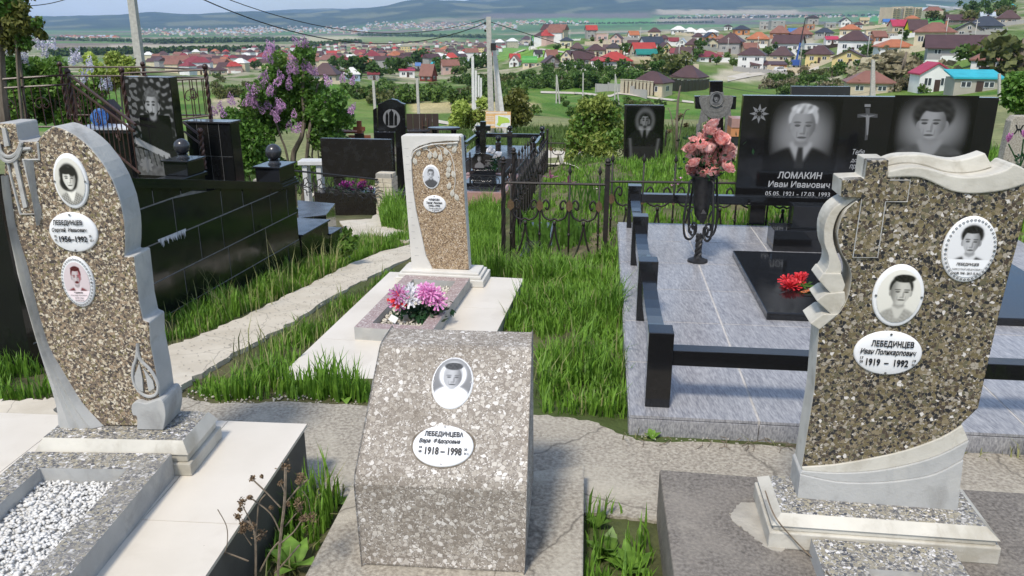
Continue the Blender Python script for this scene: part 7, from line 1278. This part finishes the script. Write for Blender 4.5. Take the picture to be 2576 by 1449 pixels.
H_ = [ # zone, x, base, width, wall, roof, type, wall colour, roof colour, yaw
(3,1685,920,430,112,100,'hip','cream','brown',-30),(3,2035,835,390,80,105,'hip','cream','brown',-30),(3,1300,690,370,95,80,'hip','white','red',18),(3,1540,675,240,50,60,'arch','brick','tan',15),(3,975,640,220,70,65,'gable','cream','brown',20),(3,690,660,210,55,60,'gablef','dark','brown',15),(3,480,655,150,45,55,'arch','cream','green',0),(3,340,645,130,50,55,'gablef','white','rust',-20),(3,335,600,120,20,35,'gable','pink','red',10),(3,690,590,150,35,55,'gable','white','rust',20),(3,850,610,150,60,55,'gablef','cream','brown',-25),
(3,1295,550,165,80,45,'hip','cream','dark',-15),(3,1120,545,200,55,55,'hip','cream','brown',10),(3,940,520,150,45,55,'hip','grey','brown',-10),(3,1175,412,130,80,0,'flat','pink','tan',12),(3,965,365,90,100,0,'flat','white','white',-15),(3,1075,370,130,80,38,'gable','grey','red',10),(3,838,468,140,70,30,'hip','cream','slate',-12),(3,752,392,140,80,30,'hip','dark','white',12),(3,650,375,70,55,25,'hip','grey','white',-10),(3,312,462,130,60,30,'hip','beige','white',8),(3,190,462,110,50,30,'hip','dark','white',-8),(3,550,435,110,45,40,'gable','blue','green',15),(3,1325,432,140,60,40,'gablef','pink','brown',-20),
(3,1585,545,280,45,75,'gable','beige','red',18),(3,1610,572,230,20,40,'gable','grey','teal',8),(3,1440,520,130,75,20,'hip','white','brown',0),(3,1665,462,260,45,55,'gable','white','slate',20),(3,1485,388,120,50,33,'gable','white','orange',15),(3,1790,512,160,40,50,'gablef','yellow','brown',25),(3,1975,615,200,90,60,'gable','cream','brown',-20),(3,2210,602,290,50,48,'hip','white','maroon',8),(3,1412,292,115,50,30,'gable','white','brown',-12),(3,1300,302,150,50,30,'hip','cream','tan',10),(3,2070,482,185,42,55,'hip','yellow','brown',-12),(3,2230,475,170,60,35,'gablef','cream','brown',20),(3,2440,515,290,105,75,'hip','grey','brown',-18),
(3,1925,332,150,40,35,'hip','white','white',0),(3,2035,345,150,35,38,'hip','cream','white',10),(3,2140,355,140,32,38,'hip','white','white',-10),(3,2250,350,130,30,25,'hip','grey','white',5),(3,2400,290,80,32,15,'hip','white','dark',0),(3,2390,242,90,42,12,'hip','white','dark',0),(3,1690,372,140,60,38,'hip','cream','brown',-8),(3,2230,408,160,50,40,'gablef','orange','slate',20),(3,1345,335,140,40,38,'hip','grey','slate',10),(3,1960,470,130,40,50,'gablef','white','tin',-15),(3,1480,470,110,45,30,'gable','grey','brown',0),(3,1240,520,120,40,40,'gable','cream','brown',-15),(3,1040,600,150,40,45,'gable','beige','brown',15),(3,1130,650,130,60,35,'hip','white','maroon',-15),(3,1870,440,120,40,30,'gable','white','maroon',10),(3,1780,420,130,40,35,'hip','grey','brown',-10),(3,2320,580,60,30,20,'gable','white','rust',0),(3,2110,395,120,35,35,'hip','beige','brown',15),(3,2330,420,120,40,40,'hip','brick','rust',-10),(3,1890,560,110,40,40,'gable','pink','maroon',0),(3,560,560,100,40,30,'gable','white','dark',20),(3,450,420,120,40,30,'hip','cream','brown',10),
(4,285,605,270,130,58,'hip','white','brown',-14),(4,540,530,225,55,72,'hip','cream','brown',-18),(4,865,535,265,70,70,'hip','yellow','brown',-16),(4,330,612,165,62,28,'gable','stone','brown',8),(4,490,602,180,50,22,'shed','orange','brown',8),(4,1165,452,310,102,78,'hip','white','brown',-22),(4,1130,545,330,45,62,'gablef','yellow','brown',-12),(4,600,455,300,90,58,'gable','white','brown',-20),(4,1510,462,330,25,58,'hip','white','orange',6),(4,2085,492,560,90,90,'gable','grey','brown',-6),(4,1860,395,380,115,75,'hip','cream','rust',-10),(4,2140,308,260,52,62,'gablef','stone','dark',-8),(4,2290,285,320,60,78,'hip','grey','slate',-10),(4,2470,205,200,45,65,'hip','beige','brown',-8),(4,2390,155,160,30,40,'hip','beige','orange',5),
(4,1820,778,350,150,82,'gablef','white','crimson',14),(4,2200,778,430,105,50,'shed','stone','turq',6),(4,2340,605,360,55,80,'hip','white','rust',-10),(4,1680,305,190,55,75,'gable','lime','brown',12),(4,1520,295,170,75,45,'gable','beige','crimson',15),(4,1120,315,200,62,38,'hip','cream','orange',-10),(4,1310,305,120,42,15,'flat','cream','tan',0),(4,950,375,120,40,22,'gable','white','crimson',8),(4,900,322,180,42,38,'hip','grey','slate',-8),(4,700,335,200,42,55,'hip','dark','rust',10),(4,520,325,190,42,58,'hip','brick','rust',-10),(4,640,300,120,20,28,'gable','white','blue',5),(4,340,395,220,60,55,'hip','beige','orange',-12),(4,100,455,220,85,68,'hip','grey','brown',-16),(4,190,295,150,42,32,'hip','orange','slate',8),
(4,490,245,130,65,0,'flat','grey','tin',10),(4,385,245,90,60,0,'flat','grey','tin',-8),(4,790,205,110,50,20,'hip','grey','dark',8),(4,680,145,110,42,28,'hip','white','brown',-8),(4,530,150,100,55,20,'hip','beige','orange',6),(4,765,252,80,42,0,'flat','brick','tan',8),(4,1065,225,100,42,28,'gablef','white','dark',10),(4,1180,245,100,32,22,'hip','white','brown',-8),(4,940,238,90,42,0,'flat','grey','tin',6),(4,400,175,80,32,28,'gablef','white','red',0),(4,70,205,80,36,10,'hip','white','dark',0),(4,145,240,60,25,10,'hip','white','dark',0),(4,1305,800,400,25,88,'hip','beige','rust',0),(4,1780,105,110,22,28,'hip','cream','brown',0),(4,1865,82,60,22,14,'hip','cream','brown',0),(4,1960,48,80,16,14,'hip','beige','slate',0),(4,2475,75,60,18,18,'hip','white','turq',0),(4,1640,185,120,25,25,'hip','cream','orange',0),(4,1440,215,100,30,20,'gable','white','blue',0),(4,210,180,90,40,30,'hip','beige','rust',10),(4,290,200,90,60,10,'flat','beige','tan',0),(4,1420,330,200,50,10,'flat','stone','tan',0),(4,1350,370,150,60,40,'gable','brick','rust',20),(4,260,470,160,60,40,'gable','beige','rust',15),(4,790,430,160,50,10,'flat','white','tin',10),(4,1230,200,80,28,20,'gable','cream','tan',0),(4,2280,170,120,25,30,'gable','grey','tin',0),(4,2060,200,220,20,40,'gable','dark','brown',0),
(2,815,795,310,25,105,'hip','beige','brown',-12),(2,1075,775,175,45,62,'hip','blue','white',8),(2,1065,702,110,42,40,'gable','white','orange',-8),(2,1285,772,130,32,18,'shed','grey','maroon',5),(2,1605,745,175,60,22,'shed','white','crimson',8),(2,1815,785,185,60,95,'gable','redwood','rust',-28),(2,2025,715,200,82,48,'gable','pink','rust',12),(2,1910,655,150,40,50,'gablef','cream','turq',20),(2,2060,622,150,75,58,'hip','cream','dark',-14),(2,2170,545,120,25,38,'hip','white','red',5),(2,1595,532,90,75,0,'flat','yellow','tan',8),(2,1770,532,130,28,8,'flat','cream','tan',0),(2,1455,632,100,22,20,'gable','beige','orange',8),(2,905,705,120,40,22,'hip','beige','brown',10),(2,1170,662,125,18,22,'gable','white','blue',5),(2,880,540,110,25,22,'gable','white','red',6),(2,1160,550,120,30,35,'gable','beige','maroon',-10),(2,1270,545,90,20,35,'hip','white','red',0),(2,1370,560,110,30,35,'gable','cream','rust',10),(2,1120,590,130,30,20,'gable','cream','brown',0),(2,1610,605,80,25,35,'gable','brick','rust',0),(2,1720,680,60,45,25,'gable','grey','blue',0),(2,1490,585,70,25,20,'gable','white','brown',0),(2,1950,540,110,25,25,'hip','pink','rust',0),(2,2250,640,120,30,20,'shed','grey','tin',0),(2,2330,520,110,60,40,'hip','yellow','brown',0),(2,2130,500,90,25,25,'hip','beige','brown',0),
(1,1960,602,330,45,22,'hip','cream','rust',-6),(1,1935,725,200,55,30,'hip','cream','brown',-10),(1,2100,720,180,30,30,'hip','beige','brown',8),(1,2230,695,120,45,25,'hip','white','brown',-8),(1,2170,650,110,55,30,'hip','yellow','brown',10),(1,1690,640,120,25,25,'hip','cream','brown',0),(1,1830,640,120,25,25,'hip','pink','brown',8),(1,2030,640,110,25,25,'hip','brick','orange',0),(1,2400,650,100,30,25,'gablef','yellow','dark',0),(1,1500,640,110,22,25,'hip','grey','maroon',0),(1,2510,660,110,30,22,'gable','white','tin',0),(1,2330,590,90,25,20,'hip','cream','brown',0)]
for q in H_: house(*q[:9], yaw=q[9] if len(q) > 9 else None)
ab = tp(1811.2+1575*.29687, 187*.29687, 300, 2000)
m_ = pxsize(ab.y, ab.z); t = thing('apartment_block', 'beige and brown eight-storey apartment block on the far right slope', 'building', ab, .25); W = 290*.29687*m_; H = 125*.29687*m_
for i, (a, b_, hh, mt) in enumerate(((-.5, -.22, .95, 'beige'), (-.22, -.1, .86, 'dark'), (-.1, .18, 1.0, 'beige'), (.18, .26, .9, 'dark'), (.26, .5, .96, 'beige'))):
    mb = MB(); mb.box(a*W, b_*W-.02, 0+(i % 2)*.6, 14, -8, H*hh); mb.ob('wall', 'wall_'+mt, t)
    for k_ in range(8):
        for j_ in range(2 if b_-a > .2 else 1): link('window', window_mesh(W*(b_-a)*.32/(1 if b_-a > .2 else .7), H*.055), t, (W*(a+(b_-a)*((j_+.5)/(2 if b_-a > .2 else 1))), (i % 2)*.6-.03, H*hh*(k_+.55)/8.3))
        if b_-a > .2: mb = MB(); mb.box(W*(a+.02), W*(b_-.02), -1.2, -.001, H*hh*(k_+.2)/8.3, H*hh*(k_+.36)/8.3); mb.ob('balcony', 'wall_cream', t)
# labels: look first, and where looks repeat, the place in the row
rn = {'hip': 'hipped', 'gable': 'gabled', 'gablef': 'front-gabled', 'flat': 'flat', 'arch': 'barrel', 'shed': 'lean-to'}
cn_ = {'slate': 'slate-blue', 'dark': 'near-black', 'turq': 'turquoise', 'tin': 'grey tin', 'rust': 'rusty brown', 'lime': 'bright yellow-green', 'redwood': 'dark red timber'}
from collections import defaultdict
grp = defaultdict(list)
for h in HOUSES: grp[(h[3], h[4], h[5], min(h[6], 2))].append(h)
OR = ['first', 'second', 'third', 'fourth', 'fifth', 'sixth', 'seventh', 'eighth', 'ninth', 'tenth', 'eleventh', 'twelfth', 'thirteenth', 'fourteenth']
for kk, L in grp.items():
    L.sort(key=lambda h: h[1]); base = '%s %s house with %s %s roof' % (cn_.get(kk[0], kk[0]), ('two-storey' if kk[3] > 1 else 'one-storey'), cn_.get(kk[1], kk[1]), rn[kk[2]])
    for i, h in enumerate(L):
        side = 'in the town on the left' if h[1] < 900 else 'in the middle of the town' if h[1] < 1700 else 'on the right-hand slope'
        h[0]['label'] = base+(' '+side if len(L) == 1 else ', %s from left of its kind' % OR[i]); h[0]['group'] = 'houses of the town'
# garden fences and street poles among the nearer houses
FP = {}
for kk, mt in (('brown', 'sheet_brown'), ('white', 'wall_white'), ('grey', 'wall_grey'), ('cream', 'fence_cream')):
    mb = MB(); mb.box(-1.46, 1.46, -.04, .04, -.8, 1.7); a = mb.mesh('panel', mt); mb = MB(); mb.box(-.14, .14, -.14, .14, -.8, 1.95); FP[kk] = (a, mb.mesh('post', mt))
fl2 = defaultdict(list); cand = [h for h in HOUSES if h[0].location.y < 520]; rnd.shuffle(cand)
for i, h in enumerate(cand[:48]):
    kk = ('brown', 'white', 'grey', 'cream')[i % 4]; t0_ = h[0]; F_ = frame((t0_.location.x, t0_.location.y, 0), t0_.rotation_euler.z); n = rnd.choice([4, 5, 6, 7]); off = F_ @ Vector((rnd.uniform(-4, 4), -rnd.uniform(6.5, 9), 0)); zf_ = terz(off.x, off.y)
    t = thing('garden_fence', 'x', 'fence', Vector((off.x, off.y, zf_)), t0_.rotation_euler.z, 'garden fences among the houses'); Fi = frame(t.location, t.rotation_euler.z)
    for q in range(n+1):
        x = (q-n/2)*3.2; p = Fi @ Vector((x, 0, 0)); link('post', FP[kk][1], t, (x, 0, terz(p.x, p.y)-zf_))
        if q < n: p = Fi @ Vector((x+1.6, 0, 0)); link('panel', FP[kk][0], t, (x+1.6, 0, terz(p.x, p.y)-zf_))
    fl2[kk].append(t)
for kk, L in fl2.items():
    L.sort(key=lambda t: t.location.x/t.location.y)
    for i, t in enumerate(L): t['label'] = '%s garden fence below a town house, %s from left of the %s ones' % (kk, OR[i], kk)
mb = MB(); mb.tube([(0, 0, -.5), (0, 0, 8)], [.16, .1], 6); SPm = mb.mesh('shaft', 'pole_concrete', True); mb = MB(); mb.box(-.7, .7, -.06, .06, 7.3, 7.45); SPa = mb.mesh('crossarm', 'pole_concrete'); sps = []
for i in range(13):
    p = tp(1330+i*95+rnd.uniform(-25, 25), rnd.uniform(100, 175), 150, 1200)
    if p is None: continue
    t = thing('street_pole', 'x', 'pole', p, rnd.uniform(-.6, .6), 'street poles in the town'); link('shaft', SPm, t); link('crossarm', SPa, t); sps.append((p.x/p.y, t))
for i, (q, t) in enumerate(sorted(sps, key=lambda a: a[0])): t['label'] = 'thin concrete street pole between the town houses, %s from the left' % OR[i]
# dense small houses on the valley side of the town
SM = []; SMC = []
for i in range(10):
    r_ = ['brown', 'brown', 'rust', 'orange', 'rust', 'maroon', 'brown', 'white', 'brown', 'red'][i]; wl = ['cream', 'white', 'white', 'beige', 'cream', 'white', 'beige', 'cream', 'grey', 'pink'][i]
    SMC.append((r_, wl)); mb = MB(); mb.box(-5, 5, -4, 4, -3, 4.2+(i % 3)); me1 = mb.mesh('wall', 'wall_'+wl); h = 4.2+(i % 3)-.02; mb = MB()
    k_ = 1.6 if i % 2 else 5.6; mb.add([(-5.6, -4.6, h), (5.6, -4.6, h), (5.6, 4.6, h), (-5.6, 4.6, h), (-k_, 0, h+3), (k_, 0, h+3)], [(0, 1, 5, 4), (1, 2, 5), (2, 3, 4, 5), (3, 0, 4), (3, 2, 1, 0)]); SM.append((me1, mb.mesh('roof', 'roof_'+r_)))
pts2 = []
def scatter_small(poly, n, sep):
    xs = [p[0] for p in poly]; ys_ = [p[1] for p in poly]; c = 0; tries = 0
    while c < n and tries < n*30:
        tries += 1; u, v = rnd.uniform(min(xs), max(xs)), rnd.uniform(min(ys_), max(ys_))
        if not inpoly(poly, np.array([u]), np.array([v]))[0] or any(abs(a-u) < sep*1.6 and abs(b_-v) < sep*.6 for a, b_ in pts2): continue
        p = tp(u, v, 250, 3000)
        if p is None: continue
        pts2.append((u, v)); c += 1; i = rnd.randrange(10); t = thing('small_house', 'small distant %s house with %s roof in the dense %s of the town' % (cn_.get(SMC[i][1], SMC[i][1]), cn_.get(SMC[i][0], SMC[i][0]), 'left end' if u < 620 else 'left part' if u < 800 else 'middle' if u < 1000 else 'right part'), 'house', p, rnd.uniform(-.8, .8), 'small houses far down in the town'); s = rnd.uniform(.65, 1.05); t.scale = (s, s, s*rnd.uniform(.9, 1.2)); link('wall', SM[i][0], t); link('roof', SM[i][1], t)
scatter_small([(600, 128), (760, 118), (950, 108), (1230, 100), (1300, 104), (1240, 150), (1130, 165), (900, 175), (600, 172)], 235, 8)
scatter_small([(370, 150), (600, 130), (620, 180), (480, 190), (380, 172)], 45, 10)
scatter_small([(1230, 96), (1420, 92), (1400, 110), (1240, 122)], 20, 8)
# cream pillared fence and brown sheet fence of the paired houses, white car, crane
fz = lambda x, y: (1207.5+x*.26042, y*.26042)
t0 = tp(*fz(1370, 905), 60); t1 = tp(*fz(1685, 925), 60); t2 = tp(*fz(2210, 850), 60); ft = thing('pillared_fence', 'brown panel fence with cream pillars before the paired brown-roofed houses', 'fence', t0)
def fence_run(t, A1, B1, n, hp, mat_, pil=True):
    L = B1-A1; a = math.atan2(L.y, L.x)
    for i in range(n):
        p = A1.lerp(B1, i/n); q = A1.lerp(B1, (i+1)/n); p.z = terz(p.x+t.location.x, p.y+t.location.y)-t.location.z; mb = MB(); mb.X = frame(p, a); l = (q-p).xy.length
        mb.box(.3, l-.02, -.05, .05, -.6, hp*.85); mb.ob('panel', mat_, t)
        if pil: mb = MB(); mb.X = frame(p, a); mb.box(-.28, .28, -.28, .28, -.6, hp); mb.box(-.36, .36, -.36, .36, hp+.001, hp+.14); mb.ob('pillar', 'fence_cream', t)
fence_run(ft, Vector((0, 0, 0)), t1-t0, 9, 3.0, 'sheet_brown'); fence_run(ft, t1-t0, t2-t0, 14, 3.2, 'sheet_brown', False)
p = tp(1811.2+508*.29687, 608*.29687, 60); car = thing('parked_car', 'white car parked on the gravel by the paired garages', 'car', p, .15); 
mb = MB(); mb.prism([(-2.2, .35), (2.2, .35), (2.25, .75), (2.1, 1.0), (1.2, 1.1), (.7, 1.62), (-1.5, 1.66), (-2.1, 1.1), (-2.25, .7)], -.9, .9); mb.ob('body', 'car_white', car, bevel=.08); mb = MB(); mb.prism([(1.05, 1.13), (.62, 1.55), (-1.4, 1.58), (-1.85, 1.13)], -.92, .92); mb.ob('windows', 'pane', car)
wm = MB(); wm.X = Matrix.Rotation(math.pi/2, 4, 'X'); wm.lathe([(.1, -.12), (.33, -.12), (.36, -.06), (.36, .06), (.33, .12), (.1, .12)], 14); wmm = wm.mesh('wheel', 'rubber', True)
for x in (-1.35, 1.35):
    for y in (-.85, .85): link('wheel', wmm, car, (x, y, .36))
p = tp(1811.2+640*.29687, 575*.29687, 60); cr2 = thing('crane_truck', 'blue truck crane with raised boom beside the yellow house', 'crane', p); tp_ = gy(1811.2+725*.29687, 150*.29687, p.y)-p
mb = MB(); mb.box(-1.6, 1.6, -1.1, 1.1, .9, 3.0); mb.ob('cab', 'crane_blue', cr2, bevel=.1); mb = MB(); mb.tube([(0, 0, 2.5), tp_*.45+Vector((0, 0, 1))], [.45, .35], 4); mb.ob('boom_base', 'crane_blue', cr2); mb = MB(); mb.tube([tp_*.45+Vector((0, 0, 1)), tp_], [.28, .16], 4); mb.ob('boom', 'iron_black', cr2)
for x in (-1.1, 1.1): link('wheel', wmm, cr2, (x, -1.05, .45), scale=1.4)
# trees and shrubs of the slope: shared crowns, each plant an object
CR = {}
for kk, n, sz in (('shrub', 420, .17), ('shrub_light', 420, .16), ('shrub_olive', 420, .15), ('shrub_brown', 420, .14), ('tree', 520, .16)):
    CR[kk] = []
    for s in range(3):
        cl = [(Vector((rnd.gauss(0, .42), rnd.gauss(0, .42), .55+rnd.uniform(-.25, .45))), rnd.uniform(.3, .55)) for _ in range(8)]
        if kk == 'tree': cl = [(Vector((rnd.gauss(0, .4), rnd.gauss(0, .4), 1.1+rnd.uniform(-.35, .6))), rnd.uniform(.3, .5)) for _ in range(10)]
        V, F = quads(leafcloud(cl, n, sz), rng.uniform(.6, 1.3, n)*sz, asp=1.4); CR[kk].append(npmesh('crown', V, F, 'leaf_'+kk))
mb = MB(); mb.tube([(0, 0, -.2), (.02, 0, .5), (-.03, .02, 1.2)], [.09, .06, .02], 6); mb.tube([(.02, 0, .5), (.25, .1, 1.0)], [.04, .01], 5); mb.tube([(.01, 0, .45), (-.22, -.1, .95)], [.04, .01], 5); TRK = mb.mesh('trunk', 'bark', True)
def plant(kind, p, s, label, group, sz=1):
    t = thing('tree' if kind == 'tree' else 'shrub', label, 'tree' if kind == 'tree' else 'shrub', p-Vector((0, 0, .1*s)), rnd.uniform(0, 6), group); link('crown', rnd.choice(CR[kind]), t); link('trunk', TRK, t); t.scale = (s, s, s*sz*rnd.uniform(.85, 1.15))
def scatter(poly, n, kinds, s0, s1, label, group, dmin=28):
    xs = [p[0] for p in poly]; ys_ = [p[1] for p in poly]; c = tr = 0
    while c < n and tr < n*20:
        tr += 1; u, v = rnd.uniform(min(xs), max(xs)), rnd.uniform(min(ys_), max(ys_))
        if not inpoly(poly, np.array([u]), np.array([v]))[0]: continue
        p = tp(u, v, dmin, 3000)
        if p is None: continue
        c += 1; kd = rnd.choice(kinds); s = rnd.uniform(s0, s1); plant(kd, p, s, '%s %s %s' % ('small' if s < s0+(s1-s0)/3 else 'larger' if s > s1-(s1-s0)/3 else 'mid-sized', {'shrub': 'dark', 'shrub_light': 'light', 'shrub_olive': 'olive', 'shrub_brown': 'brownish', 'tree': 'deep'}[kd], label), group)
scatter([(1060, 222), (1180, 190), (1330, 195), (1330, 250), (1180, 262), (1040, 262), (900, 260), (890, 235)], 80, ['shrub', 'shrub', 'shrub_olive', 'shrub_light'], 1.5, 2.8, 'rounded shrub in the thicket below the town, left of centre', 'shrubs in the left thicket')
scatter([(1300, 190), (1400, 172), (1560, 178), (1680, 190), (1600, 215), (1450, 228), (1300, 222)], 80, ['shrub', 'tree', 'shrub', 'shrub_light'], 1.3, 2.5, 'bushy green tree in the belt between meadow and town', 'trees between meadow and town')
scatter([(1330, 240), (1700, 262), (1560, 300), (1330, 300)], 26, ['shrub_light', 'shrub_olive', 'shrub'], .5, 1.3, 'low bush scattered over the meadow slope', 'low meadow bushes')
scatter([(640, 128), (1250, 108), (1300, 150), (1150, 190), (900, 205), (640, 185)], 70, ['tree', 'tree', 'shrub_light'], 2.2, 4.4, 'green garden tree among the houses down the valley', 'garden trees among the lower houses', 200)
scatter([(1300, 100), (2000, 100), (2050, 170), (1700, 175), (1400, 165)], 34, ['tree', 'tree', 'shrub_light'], 1.2, 2.6, 'green garden tree among the houses of the central slope', 'garden trees on the central slope', 180)
scatter([(2040, 120), (2560, 60), (2570, 150), (2300, 170), (2100, 175)], 36, ['tree', 'tree', 'shrub_light'], 1.0, 2.3, 'green garden tree among the houses on the right slope', 'garden trees on the right slope', 120)
scatter([(1880, 195), (2060, 180), (2310, 190), (2330, 235), (1900, 240)], 50, ['shrub', 'shrub_olive', 'shrub_light', 'shrub_brown'], 1.1, 2.6, 'scrubby bush on the slope behind the double monument', 'bushes behind the double monument')
scatter([(2330, 30), (2576, 5), (2576, 45), (2350, 60)], 24, ['tree', 'shrub_olive'], 3, 6, 'bush on the high green hillside at the top right', 'bushes on the high hillside', 400)
scatter([(540, 195), (640, 195), (640, 300), (540, 260)], 18, ['shrub', 'shrub_light', 'shrub_olive'], .8, 2.0, 'low bush on the grass between railing and lilac', 'bushes left of the lilac')
for (u, v, s, kd, lb) in ((2265, 215, 7.5, 'shrub_brown', 'large bare brownish tree left of the white gabled house'), (2215, 205, 5.5, 'shrub_brown', 'smaller bare brownish tree behind the twin pole'), (2560, 190, 8, 'shrub_olive', 'tall olive tree at the right edge beside the rusty roof'), (1690, 185, 7, 'shrub_olive', 'broad olive tree left of the paired brown-roofed houses'), (2450, 165, 4, 'shrub', 'round green tree above the crimson-roofed white house'), (1055, 165, 9, 'tree', 'big green tree in the gap above the red timber house'), (905, 190, 6, 'tree', 'green tree right of the white-roofed house')):
    p = tp(u, v, 40, 2000); plant(kd, p, s, lb, None, .8)
# ---------------------------------------------------------------- the air: one even haze round everything
mb = MB(); mb.box(-24500, 24500, -24500, 24500, -150, 1150); hz_ = mb.ob('haze', [], kind='stuff', label='thin bluish haze over the valley', cat='haze')
m = bpy.data.materials.new('haze'); m.use_nodes = True; nt = m.node_tree; nt.nodes.clear(); out = nt.nodes.new('ShaderNodeOutputMaterial'); pv_ = nt.nodes.new('ShaderNodeVolumePrincipled')
pv_.inputs['Color'].default_value = (.44, .64, 1, 1); pv_.inputs['Density'].default_value = 4.4e-5; pv_.inputs['Anisotropy'].default_value = 0.0; nt.links.new(pv_.outputs[0], out.inputs['Volume']); hz_.data.materials.append(m)
